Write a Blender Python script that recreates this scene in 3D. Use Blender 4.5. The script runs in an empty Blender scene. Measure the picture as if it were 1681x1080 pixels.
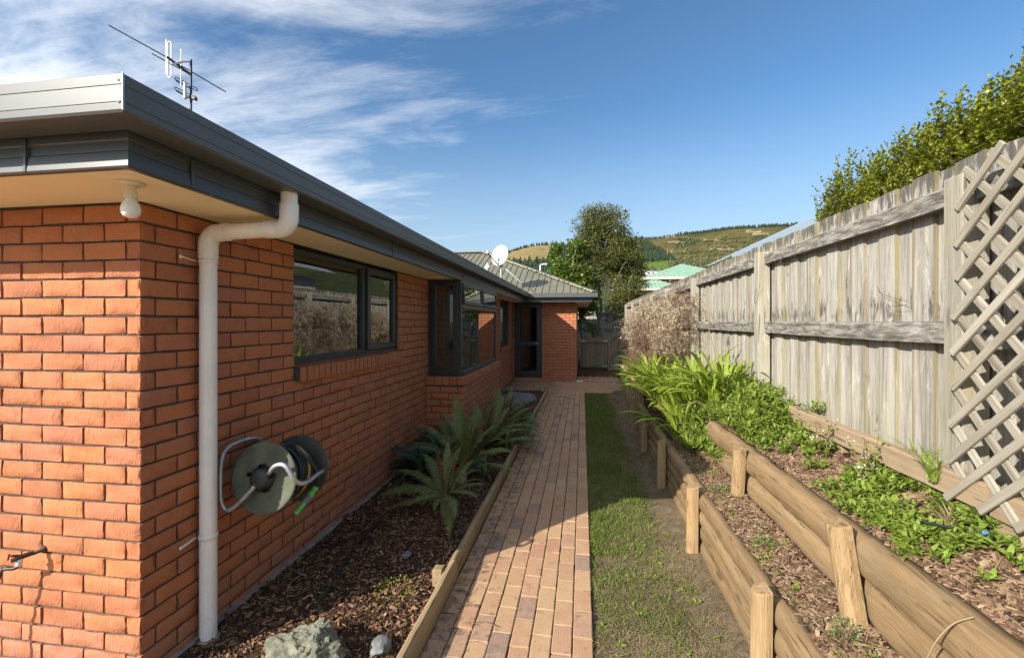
import bpy, math, random
import numpy as np
from mathutils import Vector, Matrix, Quaternion
R = math.radians
random.seed(7)
rng = np.random.default_rng(7)
scene = bpy.context.scene
COL = scene.collection

# ---------------------------------------------------------------- camera, sky, sun, exposure
CH = 1.7
YAW = math.atan(115 / 747.0)
cd = bpy.data.cameras.new('camera')
cd.sensor_width = 36.0
cd.lens = 36.0 * 747.0 / 1681.0
cd.shift_y = -12.0 / 1681.0
cd.clip_start = 0.05
cd.clip_end = 6000
cam = bpy.data.objects.new('camera', cd)
COL.objects.link(cam)
cam.location = (0, 0, CH)
cam.rotation_euler = (R(90), 0, YAW)
scene.camera = cam

SUN_D = Vector((0.89, 1.0, -0.71)).normalized()      # the way the light travels
sl = bpy.data.lights.new('sun', 'SUN')
sl.energy = 3.8
sl.angle = R(0.53)
sl.color = (1.0, 0.93, 0.82)
sun = bpy.data.objects.new('sun', sl)
COL.objects.link(sun)
sun.location = (-6, -8, 12)
sun.rotation_euler = SUN_D.to_track_quat('-Z', 'Y').to_euler()

scene.view_settings.view_transform = 'Standard'
scene.view_settings.look = 'None'
scene.view_settings.gamma = 1
scene.view_settings.use_curve_mapping = False
scene.view_settings.exposure = 1.22

world = bpy.data.worlds.new('World')
scene.world = world
world.use_nodes = True


class NT:
    """small wrapper for building node trees"""
    def __init__(s, tree):
        s.t = tree

    def n(s, typ, **kw):
        nd = s.t.nodes.new(typ)
        for k, v in kw.items():
            setattr(nd, k, v)
        return nd

    def set(s, sock, v):
        if isinstance(v, bpy.types.NodeSocket):
            s.t.links.new(v, sock)
        elif v is not None:
            if hasattr(sock, 'default_value') and hasattr(sock.default_value, '__len__') and isinstance(v, (tuple, list)) and len(sock.default_value) == 4 and len(v) == 3:
                v = (*v, 1)
            sock.default_value = v

    def math(s, op, a, b=None, c=None, clamp=False):
        nd = s.n('ShaderNodeMath', operation=op, use_clamp=clamp)
        for i, q in enumerate((a, b, c)):
            if q is not None:
                s.set(nd.inputs[i], q)
        return nd.outputs[0]

    def vmath(s, op, a, b=None):
        nd = s.n('ShaderNodeVectorMath', operation=op)
        s.set(nd.inputs[0], a)
        if b is not None:
            s.set(nd.inputs[1], b)
        return nd.outputs[1] if op in ('DOT_PRODUCT', 'LENGTH') else nd.outputs[0]

    def mapping(s, vec, scale=(1, 1, 1), loc=(0, 0, 0), rot=(0, 0, 0)):
        nd = s.n('ShaderNodeMapping')
        s.set(nd.inputs['Vector'], vec)
        s.set(nd.inputs['Location'], loc)
        s.set(nd.inputs['Rotation'], rot)
        s.set(nd.inputs['Scale'], scale)
        return nd.outputs[0]

    def noise(s, vec, scale=5, detail=4, rough=0.55, dist=0.0):
        nd = s.n('ShaderNodeTexNoise')
        s.set(nd.inputs['Vector'], vec)
        s.set(nd.inputs['Scale'], scale)
        s.set(nd.inputs['Detail'], detail)
        s.set(nd.inputs['Roughness'], rough)
        s.set(nd.inputs['Distortion'], dist)
        return nd.outputs['Fac']

    def voronoi(s, vec, scale=5, feature='F1'):
        nd = s.n('ShaderNodeTexVoronoi', feature=feature)
        s.set(nd.inputs['Vector'], vec)
        s.set(nd.inputs['Scale'], scale)
        return nd.outputs['Distance']

    def ramp(s, fac, stops, interp='LINEAR'):
        nd = s.n('ShaderNodeValToRGB')
        cr = nd.color_ramp
        cr.interpolation = interp
        while len(cr.elements) < len(stops):
            cr.elements.new(0.5)
        for e, (p, c) in zip(cr.elements, stops):
            e.position = p
            if not hasattr(c, '__len__'):
                c = (c, c, c)
            e.color = (*c, 1) if len(c) == 3 else c
        s.set(nd.inputs[0], fac)
        return nd.outputs[0]

    def mix(s, fac, a, b, blend='MIX'):
        nd = s.n('ShaderNodeMix', data_type='RGBA', blend_type=blend)
        s.set(nd.inputs[0], fac)
        s.set(nd.inputs[6], a)
        s.set(nd.inputs[7], b)
        return nd.outputs[2]

    def maprange(s, v, a, b, c=0.0, d=1.0, smooth=True):
        nd = s.n('ShaderNodeMapRange')
        if smooth:
            nd.interpolation_type = 'SMOOTHSTEP'
        s.set(nd.inputs[0], v)
        for i, q in enumerate((a, b, c, d)):
            s.set(nd.inputs[i + 1], q)
        return nd.outputs[0]

    def bump(s, h, strength=0.3, dist=0.01):
        nd = s.n('ShaderNodeBump')
        s.set(nd.inputs['Height'], h)
        s.set(nd.inputs['Strength'], strength)
        s.set(nd.inputs['Distance'], dist)
        return nd.outputs[0]


# ---- sky: Nishita with a bank of cirrus to the north-west
w = NT(world.node_tree)
bg = world.node_tree.nodes['Background']
sky = w.n('ShaderNodeTexSky')
sky.sky_type = 'NISHITA'
sky.sun_disc = False
sky.sun_elevation = math.asin(-SUN_D.z)
sky.sun_rotation = math.atan2(-SUN_D.x, -SUN_D.y)
sky.altitude = 50
sky.air_density = 1.0
sky.dust_density = 0.3
sky.ozone_density = 5.5
tc = w.n('ShaderNodeTexCoord')
dirv = tc.outputs['Generated']
sep = w.n('ShaderNodeSeparateXYZ')
w.set(sep.inputs[0], dirv)
zc = w.math('MAXIMUM', sep.outputs[2], 0.0)
den = w.math('ADD', zc, 0.12)
px = w.math('DIVIDE', sep.outputs[0], den)
py = w.math('DIVIDE', sep.outputs[1], den)
cmb = w.n('ShaderNodeCombineXYZ')
w.set(cmb.inputs[0], px)
w.set(cmb.inputs[1], py)
P = cmb.outputs[0]
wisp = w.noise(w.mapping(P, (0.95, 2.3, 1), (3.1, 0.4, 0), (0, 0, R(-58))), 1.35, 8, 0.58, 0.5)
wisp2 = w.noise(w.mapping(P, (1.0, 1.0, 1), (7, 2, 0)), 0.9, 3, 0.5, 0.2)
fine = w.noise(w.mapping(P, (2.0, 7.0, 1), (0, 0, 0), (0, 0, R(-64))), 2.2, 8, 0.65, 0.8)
# where the bank lies: to the left of the view and overhead, thinning to the right; extended unseen behind to lift the shade
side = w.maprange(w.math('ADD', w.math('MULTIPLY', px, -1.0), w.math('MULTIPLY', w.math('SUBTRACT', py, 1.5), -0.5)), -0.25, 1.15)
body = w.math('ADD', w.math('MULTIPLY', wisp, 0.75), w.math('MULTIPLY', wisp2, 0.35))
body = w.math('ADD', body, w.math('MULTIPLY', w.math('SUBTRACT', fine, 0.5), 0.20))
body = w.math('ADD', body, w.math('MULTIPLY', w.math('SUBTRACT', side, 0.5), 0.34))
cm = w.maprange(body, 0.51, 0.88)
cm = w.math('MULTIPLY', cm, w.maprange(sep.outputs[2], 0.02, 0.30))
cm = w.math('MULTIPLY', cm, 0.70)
hz = w.math('MULTIPLY', w.maprange(sep.outputs[2], 0.44, 0.0), 0.80)          # paler air low over the hills
skyh = w.mix(hz, w.mix(1.0, sky.outputs[0], (0.90, 1.03, 1.0), 'MULTIPLY'), (3.6, 4.3, 4.7))
# thin cloud scatters forward: brightened towards the unseen sun to add ambient light
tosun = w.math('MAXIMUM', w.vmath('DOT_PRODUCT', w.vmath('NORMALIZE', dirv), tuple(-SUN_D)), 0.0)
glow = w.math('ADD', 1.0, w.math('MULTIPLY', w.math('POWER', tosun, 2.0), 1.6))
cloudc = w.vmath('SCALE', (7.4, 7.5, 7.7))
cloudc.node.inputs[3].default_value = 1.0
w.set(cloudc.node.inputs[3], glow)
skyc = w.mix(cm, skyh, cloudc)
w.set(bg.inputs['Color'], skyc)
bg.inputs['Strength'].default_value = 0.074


# ---------------------------------------------------------------- mesh helpers
class MB:
    """collects shapes and links them as one mesh object"""
    def __init__(s):
        s.v = []
        s.f = []
        s.sm = []

    def add(s, verts, faces, smooth=False):
        o = len(s.v)
        s.v.extend([tuple(p) for p in verts])
        for f in faces:
            s.f.append(tuple(i + o for i in f))
            s.sm.append(smooth)
        return s

    def box(s, x0, x1, y0, y1, z0, z1):
        return s.add([(x0, y0, z0), (x1, y0, z0), (x1, y1, z0), (x0, y1, z0),
                      (x0, y0, z1), (x1, y0, z1), (x1, y1, z1), (x0, y1, z1)],
                     [(0, 3, 2, 1), (4, 5, 6, 7), (0, 1, 5, 4), (1, 2, 6, 5), (2, 3, 7, 6), (3, 0, 4, 7)])

    def cbox(s, x0, x1, y0, y1, z0, z1, c=0.004):
        """box with chamfered edges"""
        vs, fs = [], []
        X, Y, Z = (x0, x1), (y0, y1), (z0, z1)
        idx = {}
        for i in (0, 1):
            for j in (0, 1):
                for k in (0, 1):
                    sx, sy, sz = (1 - 2 * i), (1 - 2 * j), (1 - 2 * k)
                    for a, d in (('x', (0, c, c)), ('y', (c, 0, c)), ('z', (c, c, 0))):
                        idx[i, j, k, a] = len(vs)
                        vs.append((X[i] + sx * d[0], Y[j] + sy * d[1], Z[k] + sz * d[2]))
        g = lambda i, j, k, a: idx[i, j, k, a]
        fs += [(g(0, 0, 0, 'x'), g(0, 0, 1, 'x'), g(0, 1, 1, 'x'), g(0, 1, 0, 'x')), (g(1, 0, 0, 'x'), g(1, 1, 0, 'x'), g(1, 1, 1, 'x'), g(1, 0, 1, 'x'))]
        fs += [(g(0, 0, 0, 'y'), g(1, 0, 0, 'y'), g(1, 0, 1, 'y'), g(0, 0, 1, 'y')), (g(0, 1, 0, 'y'), g(0, 1, 1, 'y'), g(1, 1, 1, 'y'), g(1, 1, 0, 'y'))]
        fs += [(g(0, 0, 0, 'z'), g(0, 1, 0, 'z'), g(1, 1, 0, 'z'), g(1, 0, 0, 'z')), (g(0, 0, 1, 'z'), g(1, 0, 1, 'z'), g(1, 1, 1, 'z'), g(0, 1, 1, 'z'))]
        for i in (0, 1):
            for j in (0, 1):
                fs.append((g(i, j, 0, 'x'), g(i, j, 1, 'x'), g(i, j, 1, 'y'), g(i, j, 0, 'y')))
                fs.append((g(i, 0, j, 'x'), g(i, 1, j, 'x'), g(i, 1, j, 'z'), g(i, 0, j, 'z')))
                fs.append((g(0, i, j, 'y'), g(1, i, j, 'y'), g(1, i, j, 'z'), g(0, i, j, 'z')))
                for k in (0, 1):
                    fs.append((g(i, j, k, 'x'), g(i, j, k, 'y'), g(i, j, k, 'z')))
        return s.add(vs, fs)

    def bar(s, p, q, wdt, thk, up=(0, 0, 1)):
        """rectangular bar from p to q"""
        p, q = Vector(p), Vector(q)
        d = (q - p).normalized()
        a = d.cross(Vector(up)).normalized()
        b = a.cross(d)
        vs = []
        for e in (p, q):
            for i, j in ((-1, -1), (1, -1), (1, 1), (-1, 1)):
                vs.append(e + a * i * wdt / 2 + b * j * thk / 2)
        return s.add(vs, [(0, 1, 2, 3), (7, 6, 5, 4), (0, 4, 5, 1), (1, 5, 6, 2), (2, 6, 7, 3), (3, 7, 4, 0)])

    def tube(s, pts, r, n=8, smooth=True, caps=True):
        pts = [Vector(p) for p in pts]
        m = len(pts)
        rs = list(r) if hasattr(r, '__len__') else [r] * m
        up = None
        vs = []
        for i, p in enumerate(pts):
            d = (pts[min(i + 1, m - 1)] - pts[max(i - 1, 0)]).normalized()
            if up is None:
                up = Vector((0, 0, 1)) if abs(d.z) < 0.9 else Vector((1, 0, 0))
            a = d.cross(up)
            if a.length < 1e-5:
                a = d.orthogonal()
            a.normalize()
            b = a.cross(d).normalized()
            up = b
            for k in range(n):
                t = 2 * math.pi * k / n
                vs.append(p + (a * math.cos(t) + b * math.sin(t)) * rs[i])
        fs = []
        for i in range(m - 1):
            for k in range(n):
                fs.append((i * n + k, i * n + (k + 1) % n, (i + 1) * n + (k + 1) % n, (i + 1) * n + k))
        s.add(vs, fs, smooth)
        if caps:
            s.add(vs[:n], [tuple(range(n))])
            s.add(vs[-n:], [tuple(range(n - 1, -1, -1))])
        return s

    def lathe(s, prof, c, axis=(0, 0, 1), n=16, smooth=True):
        """prof: (radius, height along axis)"""
        q = Vector((0, 0, 1)).rotation_difference(Vector(axis))
        vs = []
        for r, h in prof:
            for k in range(n):
                t = 2 * math.pi * k / n
                vs.append(Vector(c) + q @ Vector((r * math.cos(t), r * math.sin(t), h)))
        fs = []
        for i in range(len(prof) - 1):
            for k in range(n):
                fs.append((i * n + k, i * n + (k + 1) % n, (i + 1) * n + (k + 1) % n, (i + 1) * n + k))
        return s.add(vs, fs, smooth)

    def sweep(s, prof, a, b, nseg=1, jit=0.0, smooth=False, axis='y', bend=0.0, seed=0):
        """prof: closed loop of (u,v); extruded from a to b along an axis"""
        rd = random.Random(seed)
        m = len(prof)
        vs = []
        for i in range(nseg + 1):
            t = i / nseg
            w_ = a + (b - a) * t
            ou = rd.uniform(-jit, jit)
            ov = rd.uniform(-jit, jit) + bend * math.sin(math.pi * t)
            for (u, v) in prof:
                u2, v2 = u + ou + rd.uniform(-jit, jit) * 0.4, v + ov + rd.uniform(-jit, jit) * 0.4
                vs.append((u2, w_, v2) if axis == 'y' else ((w_, u2, v2) if axis == 'x' else (u2, v2, w_)))
        fs = []
        for i in range(nseg):
            for k in range(m):
                fs.append((i * m + k, i * m + (k + 1) % m, (i + 1) * m + (k + 1) % m, (i + 1) * m + k))
        s.add(vs, fs, smooth)
        s.add(vs[:m], [tuple(range(m))])
        s.add(vs[-m:], [tuple(range(m))])
        return s

    def mesh(s, name, mat):
        me = bpy.data.meshes.new(name)
        me.from_pydata(s.v, [], s.f)
        me.polygons.foreach_set('use_smooth', s.sm)
        if mat:
            me.materials.append(mat)
        me.update()
        return me

    def build(s, name, mat, parent=None):
        return link(name, s.mesh(name, mat), parent)


def link(name, me, parent=None, loc=None, rot=None, scale=None):
    o = bpy.data.objects.new(name, me)
    COL.objects.link(o)
    if parent is not None:
        o.parent = parent
    if loc is not None:
        o.location = loc
    if rot is not None:
        o.rotation_euler = rot
    if scale is not None:
        o.scale = scale
    return o


def tag(o, label=None, cat=None, group=None, kind=None):
    if label:
        o['label'] = label
    if cat:
        o['category'] = cat
    if group:
        o['group'] = group
    if kind:
        o['kind'] = kind
    return o


def thing(name, label, cat, loc=(0, 0, 0), rz=0, group=None):
    o = bpy.data.objects.new(name, None)
    o.empty_display_size = 0.1
    COL.objects.link(o)
    o.location = loc
    o.rotation_euler = (0, 0, rz)
    return tag(o, label, cat, group)


def wpart(mb, name, mat, parent):
    """part whose mesh is in world coordinates, under a parent Empty that is only translated"""
    o = mb.build(name, mat, parent)
    o.location = -Vector(parent.location)
    return o


def npmesh(name, V, F, mat, smooth=False):
    """V (n,3), F (m,k) uniform polygons"""
    me = bpy.data.meshes.new(name)
    V = np.asarray(V, np.float32)
    F = np.asarray(F, np.int32)
    me.vertices.add(len(V))
    me.vertices.foreach_set('co', V.ravel())
    k = F.shape[1]
    me.loops.add(F.size)
    me.loops.foreach_set('vertex_index', F.ravel())
    me.polygons.add(len(F))
    me.polygons.foreach_set('loop_start', np.arange(0, F.size, k, dtype=np.int32))
    me.polygons.foreach_set('use_smooth', np.full(len(F), smooth))
    if mat:
        me.materials.append(mat)
    me.update(calc_edges=True)
    return me


def scatter(tv, tf, Ms, pos):
    """copies of a template: Ms (N,3,3), pos (N,3) -> V, F"""
    tv = np.asarray(tv, float)
    tf = np.asarray(tf, int)
    V = np.einsum('nij,kj->nki', Ms, tv) + pos[:, None, :]
    n, k = V.shape[:2]
    F = tf[None] + (np.arange(n) * k)[:, None, None]
    return V.reshape(-1, 3), F.reshape(-1, tf.shape[1])


def rotm(yaw, pitch, roll, sc):
    """N rotation matrices Rz(yaw) Rx(pitch) Ry(roll) times a scale (N,) or (N,3)"""
    cy, sy, cp, sp, cr, sr = np.cos(yaw), np.sin(yaw), np.cos(pitch), np.sin(pitch), np.cos(roll), np.sin(roll)
    z = np.zeros_like(cy)
    o = np.ones_like(cy)
    Z = np.stack([np.stack([cy, -sy, z], -1), np.stack([sy, cy, z], -1), np.stack([z, z, o], -1)], 1)
    X = np.stack([np.stack([o, z, z], -1), np.stack([z, cp, -sp], -1), np.stack([z, sp, cp], -1)], 1)
    Y = np.stack([np.stack([cr, z, sr], -1), np.stack([z, o, z], -1), np.stack([-sr, z, cr], -1)], 1)
    M_ = Z @ X @ Y
    sc = np.asarray(sc)
    if sc.ndim == 1:
        return M_ * sc[:, None, None]
    return M_ * sc[:, None, :]


def vnoise(x, y, seed=0):
    """cheap smooth value noise on arrays, 0..1"""
    x = np.asarray(x, float)
    y = np.asarray(y, float)
    xi, yi = np.floor(x).astype(int), np.floor(y).astype(int)
    fx, fy = x - xi, y - yi
    fx, fy = fx * fx * (3 - 2 * fx), fy * fy * (3 - 2 * fy)

    def h(a, b):
        n = (a * 374761393 + b * 668265263 + seed * 974711) & 0x7fffffff
        n = ((n ^ (n >> 13)) * 1274126177) & 0x7fffffff
        return ((n ^ (n >> 16)) & 0xffff) / 65535.0
    return (h(xi, yi) * (1 - fx) + h(xi + 1, yi) * fx) * (1 - fy) + (h(xi, yi + 1) * (1 - fx) + h(xi + 1, yi + 1) * fx) * fy


def fbm(x, y, seed=0, o=4):
    a, s_, t = 1.0, 0.0, 0.0
    for i in range(o):
        s_ = s_ + a * vnoise(np.asarray(x) * 2 ** i, np.asarray(y) * 2 ** i, seed + i * 17)
        t += a
        a *= 0.5
    return s_ / t


# ---------------------------------------------------------------- materials
def mat(name):
    m = bpy.data.materials.new(name)
    m.use_nodes = True
    t = NT(m.node_tree)
    b = m.node_tree.nodes['Principled BSDF']
    return m, t, b


def coords(t, rand=True, scale=(1, 1, 1)):
    c = t.n('ShaderNodeTexCoord').outputs['Object']
    if rand:
        oi = t.n('ShaderNodeObjectInfo').outputs['Random']
        off = t.n('ShaderNodeCombineXYZ')
        t.set(off.inputs[0], t.math('MULTIPLY', oi, 37.0))
        t.set(off.inputs[1], t.math('MULTIPLY', oi, 91.0))
        t.set(off.inputs[2], t.math('MULTIPLY', oi, 53.0))
        c = t.vmath('ADD', c, off.outputs[0])
    return t.mapping(c, scale)


def piece_random(t):
    oi = t.n('ShaderNodeObjectInfo').outputs['Random']
    isl = t.n('ShaderNodeNewGeometry').outputs['Random Per Island']
    return t.math('FRACT', t.math('ADD', t.math('MULTIPLY', oi, 7.31), isl))


def m_brick(name='brick_clay'):
    m, t, b = mat(name)
    pr_ = piece_random(t)
    col = t.ramp(pr_, [(0.0, (0.35, 0.122, 0.055)), (0.12, (0.40, 0.140, 0.060)), (0.4, (0.44, 0.158, 0.064)), (0.6, (0.46, 0.164, 0.059)), (0.82, (0.425, 0.152, 0.072)), (1.0, (0.385, 0.140, 0.076))])
    g = t.n('ShaderNodeNewGeometry').outputs['Position']
    n1 = t.noise(g, 26, 5, 0.6, 0.4)
    col = t.mix(t.maprange(n1, 0.45, 0.75, 0, 0.30), col, (0.44, 0.19, 0.10))
    n2 = t.noise(g, 9, 3, 0.5)
    col = t.mix(t.maprange(n2, 0.5, 0.8, 0, 0.28), col, (0.24, 0.085, 0.05))
    n3 = t.noise(g, 420, 2, 0.5)
    col = t.mix(t.maprange(n3, 0.66, 0.74, 0, 0.6), col, (0.09, 0.045, 0.03))
    sepz = t.n('ShaderNodeSeparateXYZ')
    t.set(sepz.inputs[0], g)
    low = t.math('MULTIPLY', t.maprange(sepz.outputs[2], 0.42, 0.0), t.maprange(t.noise(g, 14, 4, 0.6), 0.35, 0.65))
    col = t.mix(t.math('MULTIPLY', low, 0.5), col, (0.40, 0.24, 0.18))       # lime bloom rising from the damp course
    t.set(b.inputs['Base Color'], col)
    b.inputs['Roughness'].default_value = 0.85
    crease = t.noise(t.mapping(g, (26, 26, 15), (0, 0, 0), (0.3, 0.6, 0)), 1.0, 4, 0.55, 2.2)
    h = t.math('ADD', t.math('MULTIPLY', t.noise(g, 70, 6, 0.65), 0.35), t.math('MULTIPLY', crease, 1.25))
    t.set(b.inputs['Normal'], t.bump(h, 0.62, 0.009))
    return m


def m_simple(name, col, rough=0.6, metal=0.0, var=0.12, scale=8, bump=0.0, bscale=40, spec=0.5, rand=False):
    m, t, b = mat(name)
    c = coords(t, rand)
    n_ = t.noise(c, scale, 5, 0.6)
    dark = tuple(x * (1 - var * 1.6) for x in col)
    lite = tuple(min(1, x * (1 + var)) for x in col)
    t.set(b.inputs['Base Color'], t.ramp(n_, [(0.3, dark), (0.55, col), (0.75, lite)]))
    b.inputs['Roughness'].default_value = rough
    b.inputs['Metallic'].default_value = metal
    b.inputs['Specular IOR Level'].default_value = spec
    if bump:
        t.set(b.inputs['Normal'], t.bump(t.noise(c, bscale, 5, 0.6), bump, 0.01))
    return m


def m_wood(name, base, dark, light, axis='y', grain=1.0, patch=None, patch_amt=0.0, rough=0.85, knots=True, greens=None, bump=0.5):
    m, t, b = mat(name)
    sc = {'x': (1.1, 24, 24), 'y': (24, 1.1, 24), 'z': (24, 24, 1.1)}[axis]
    c0 = coords(t, True)
    c = t.mapping(c0, tuple(q * grain for q in sc))
    n1 = t.noise(c, 1.0, 6, 0.65, 0.6)
    n2 = t.noise(c, 4.5, 4, 0.6, 0.3)
    rnd = piece_random(t)
    col = t.ramp(t.math('ADD', t.math('MULTIPLY', n1, 0.65), t.math('MULTIPLY', n2, 0.35)), [(0.30, dark), (0.48, base), (0.66, light)])
    col = t.mix(0.34, col, t.ramp(rnd, [(0, tuple(q * 0.55 for q in base)), (0.5, base), (1, light)]))
    blot = t.noise(c0, 3.2, 3, 0.5)
    col = t.mix(t.maprange(blot, 0.45, 0.75, 0, 0.45), col, tuple(q * 0.72 for q in base))
    if greens:
        gn = t.noise(t.mapping(c0, (2, 2, 2), (5, 3, 1)), 1.6, 4, 0.6)
        col = t.mix(t.maprange(gn, 0.52, 0.72, 0, 0.55), col, greens)
    if patch:
        pn = t.noise(t.mapping(c, (0.5, 0.5, 1.6), (3, 1, 8)), 1.5, 8, 0.72, 0.5)
        col = t.mix(t.maprange(pn, 0.56, 0.66, 0, patch_amt), col, patch)
    if knots:
        kc = t.mapping(c0, {'x': (1.2, 6, 6), 'y': (6, 1.2, 6), 'z': (6, 6, 1.2)}[axis])
        k = t.voronoi(kc, 1.6)
        col = t.mix(t.maprange(k, 0.15, 0.06, 0, 0.6), col, tuple(q * 0.5 for q in dark))
    crack = t.maprange(t.noise(t.mapping(c, (1, 1, 1), (9, 4, 2)), 1.6, 4, 0.6, 0.3), 0.61, 0.67)
    col = t.mix(t.math('MULTIPLY', crack, 0.65), col, tuple(q * 0.3 for q in dark))
    t.set(b.inputs['Base Color'], col)
    b.inputs['Roughness'].default_value = rough
    b.inputs['Specular IOR Level'].default_value = 0.25
    h = t.math('SUBTRACT', n2, t.math('MULTIPLY', crack, 0.8))
    t.set(b.inputs['Normal'], t.bump(h, bump, 0.004))
    return m


def m_fence(name, axis='z'):
    """weathered grey pailings: silver, white lichen bloom, black mould near rails and tops, a little green"""
    m, t, b = mat(name)
    oc = t.n('ShaderNodeTexCoord').outputs['Object']
    g = t.n('ShaderNodeNewGeometry').outputs['Position']
    rnd = piece_random(t)
    c0 = coords(t, True)
    sc = (17, 17, 1.2) if axis == 'z' else (17, 1.2, 17)
    c = t.mapping(c0, sc)
    n1 = t.noise(c, 1.0, 7, 0.68, 0.5)
    n2 = t.noise(c, 4.0, 4, 0.6, 0.2)
    col = t.ramp(t.math('ADD', t.math('MULTIPLY', n1, 0.6), t.math('MULTIPLY', n2, 0.4)), [(0.32, (0.115, 0.103, 0.088)), (0.46, (0.30, 0.280, 0.245)), (0.60, (0.45, 0.430, 0.390))])
    col = t.mix(0.30, col, t.ramp(rnd, [(0, (0.21, 0.19, 0.155)), (0.35, (0.38, 0.36, 0.32)), (0.7, (0.28, 0.255, 0.205)), (1, (0.43, 0.415, 0.38))]))
    strk = t.noise(t.mapping(c, (1.5, 1.5, 0.6) if axis == 'z' else (1.5, 0.6, 1.5), (8, 2, 5)), 1.0, 5, 0.6, 0.4)
    col = t.mix(t.maprange(strk, 0.49, 0.70, 0, 0.82), col, (0.15, 0.128, 0.10))
    lich = t.noise(t.mapping(c, (0.6, 0.6, 2.2) if axis == 'z' else (0.6, 2.2, 0.6), (4, 4, 4)), 1.7, 8, 0.75, 0.6)
    col = t.mix(t.maprange(lich, 0.53, 0.66, 0, 0.52), col, (0.58, 0.57, 0.53))
    z = t.n('ShaderNodeSeparateXYZ')
    t.set(z.inputs[0], g)
    zz = z.outputs[2]
    md = t.noise(t.mapping(g, (5, 9, 2.2) if axis == 'z' else (6, 3.2, 16)), 2.2, 8, 0.72, 0.4)
    band = t.math('MAXIMUM', t.math('MULTIPLY', t.maprange(zz, 2.22, 2.40), 0.20),
                  t.math('MULTIPLY', t.maprange(t.math('ABSOLUTE', t.math('SUBTRACT', zz, 1.75)), 0.16, 0.0), 0.13))
    mould = t.maprange(t.math('ADD', md, band), 0.58, 0.71, 0, 0.82 if axis == 'z' else 0.9)
    if axis != 'z':
        mould = t.maprange(t.math('ADD', md, 0.10), 0.40, 0.76, 0, 0.92)
    col = t.mix(mould, col, (0.062, 0.055, 0.046))
    gr = t.noise(t.mapping(c, (0.8, 0.8, 0.7), (1, 7, 3)), 1.0, 3, 0.5)
    col = t.mix(t.maprange(gr, 0.58, 0.76, 0, 0.5), col, (0.30, 0.275, 0.12))
    low = t.math('MULTIPLY', t.maprange(zz, 1.55, 1.05), t.maprange(t.noise(c, 0.7, 4, 0.6), 0.42, 0.62))
    col = t.mix(t.math('MULTIPLY', low, 0.35), col, (0.36, 0.33, 0.19))
    if axis == 'z':
        oy = t.n('ShaderNodeSeparateXYZ')
        t.set(oy.inputs[0], oc)
        ed = t.maprange(t.math('ADD', t.math('ABSOLUTE', oy.outputs[1]), t.math('MULTIPLY', t.noise(c, 0.6, 3), 0.012)), 0.062, 0.076)
        col = t.mix(t.math('MULTIPLY', ed, 0.62), col, t.ramp(rnd, [(0, (0.20, 0.16, 0.075)), (0.5, (0.14, 0.115, 0.075)), (1, (0.25, 0.20, 0.08))]))
    t.set(b.inputs['Base Color'], col)
    b.inputs['Roughness'].default_value = 0.9
    b.inputs['Specular IOR Level'].default_value = 0.2
    t.set(b.inputs['Normal'], t.bump(t.math('ADD', n2, t.math('MULTIPLY', lich, 0.4)), 0.55, 0.004))
    return m


def m_leaf(name, cols, trans=0.3, rough=0.45, spec=0.4, vein=True):
    m, t, b = mat(name)
    pr_ = piece_random(t)
    k = len(cols) - 1
    col = t.ramp(pr_, [(i / max(1, k), c) for i, c in enumerate(cols)])
    g = t.n('ShaderNodeNewGeometry').outputs['Position']
    n_ = t.noise(g, 35, 3, 0.5)
    col = t.mix(t.maprange(n_, 0.4, 0.75, 0, 0.35), col, tuple(q * 0.6 for q in cols[len(cols) // 2]))
    t.set(b.inputs['Base Color'], col)
    b.inputs['Roughness'].default_value = rough
    b.inputs['Specular IOR Level'].default_value = spec
    tr = t.n('ShaderNodeBsdfTranslucent')
    t.set(tr.inputs['Color'], t.mix(0.5, col, (1.0, 0.9, 0.2), 'MULTIPLY'))
    t.set(tr.inputs['Color'], col)
    mx = t.n('ShaderNodeMixShader')
    mx.inputs[0].default_value = trans
    out = m.node_tree.nodes['Material Output']
    t.t.links.new(b.outputs[0], mx.inputs[1])
    t.t.links.new(tr.outputs[0], mx.inputs[2])
    t.t.links.new(mx.outputs[0], out.inputs[0])
    return m


def m_chip(name, cols):
    m, t, b = mat(name)
    pr_ = piece_random(t)
    k = len(cols) - 1
    col = t.ramp(pr_, [(i / k, c) for i, c in enumerate(cols)])
    g = t.n('ShaderNodeNewGeometry').outputs['Position']
    col = t.mix(t.maprange(t.noise(g, 90, 3, 0.6), 0.4, 0.7, 0, 0.4), col, tuple(q * 0.45 for q in cols[k // 2]))
    t.set(b.inputs['Base Color'], col)
    b.inputs['Roughness'].default_value = 0.9
    b.inputs['Specular IOR Level'].default_value = 0.2
    return m


def m_soil(name, a, bcol, c2, scale=14, bump=0.8):
    m, t, b = mat(name)
    g = t.n('ShaderNodeNewGeometry').outputs['Position']
    n1 = t.noise(g, scale, 8, 0.7, 0.5)
    col = t.ramp(n1, [(0.3, a), (0.52, bcol), (0.72, c2)])
    n2 = t.noise(g, scale * 0.14, 4, 0.6)
    col = t.mix(t.maprange(n2, 0.4, 0.65, 0, 0.5), col, a)
    t.set(b.inputs['Base Color'], col)
    b.inputs['Roughness'].default_value = 0.95
    b.inputs['Specular IOR Level'].default_value = 0.15
    t.set(b.inputs['Normal'], t.bump(t.noise(g, scale * 4, 8, 0.7), bump, 0.02))
    return m


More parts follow.
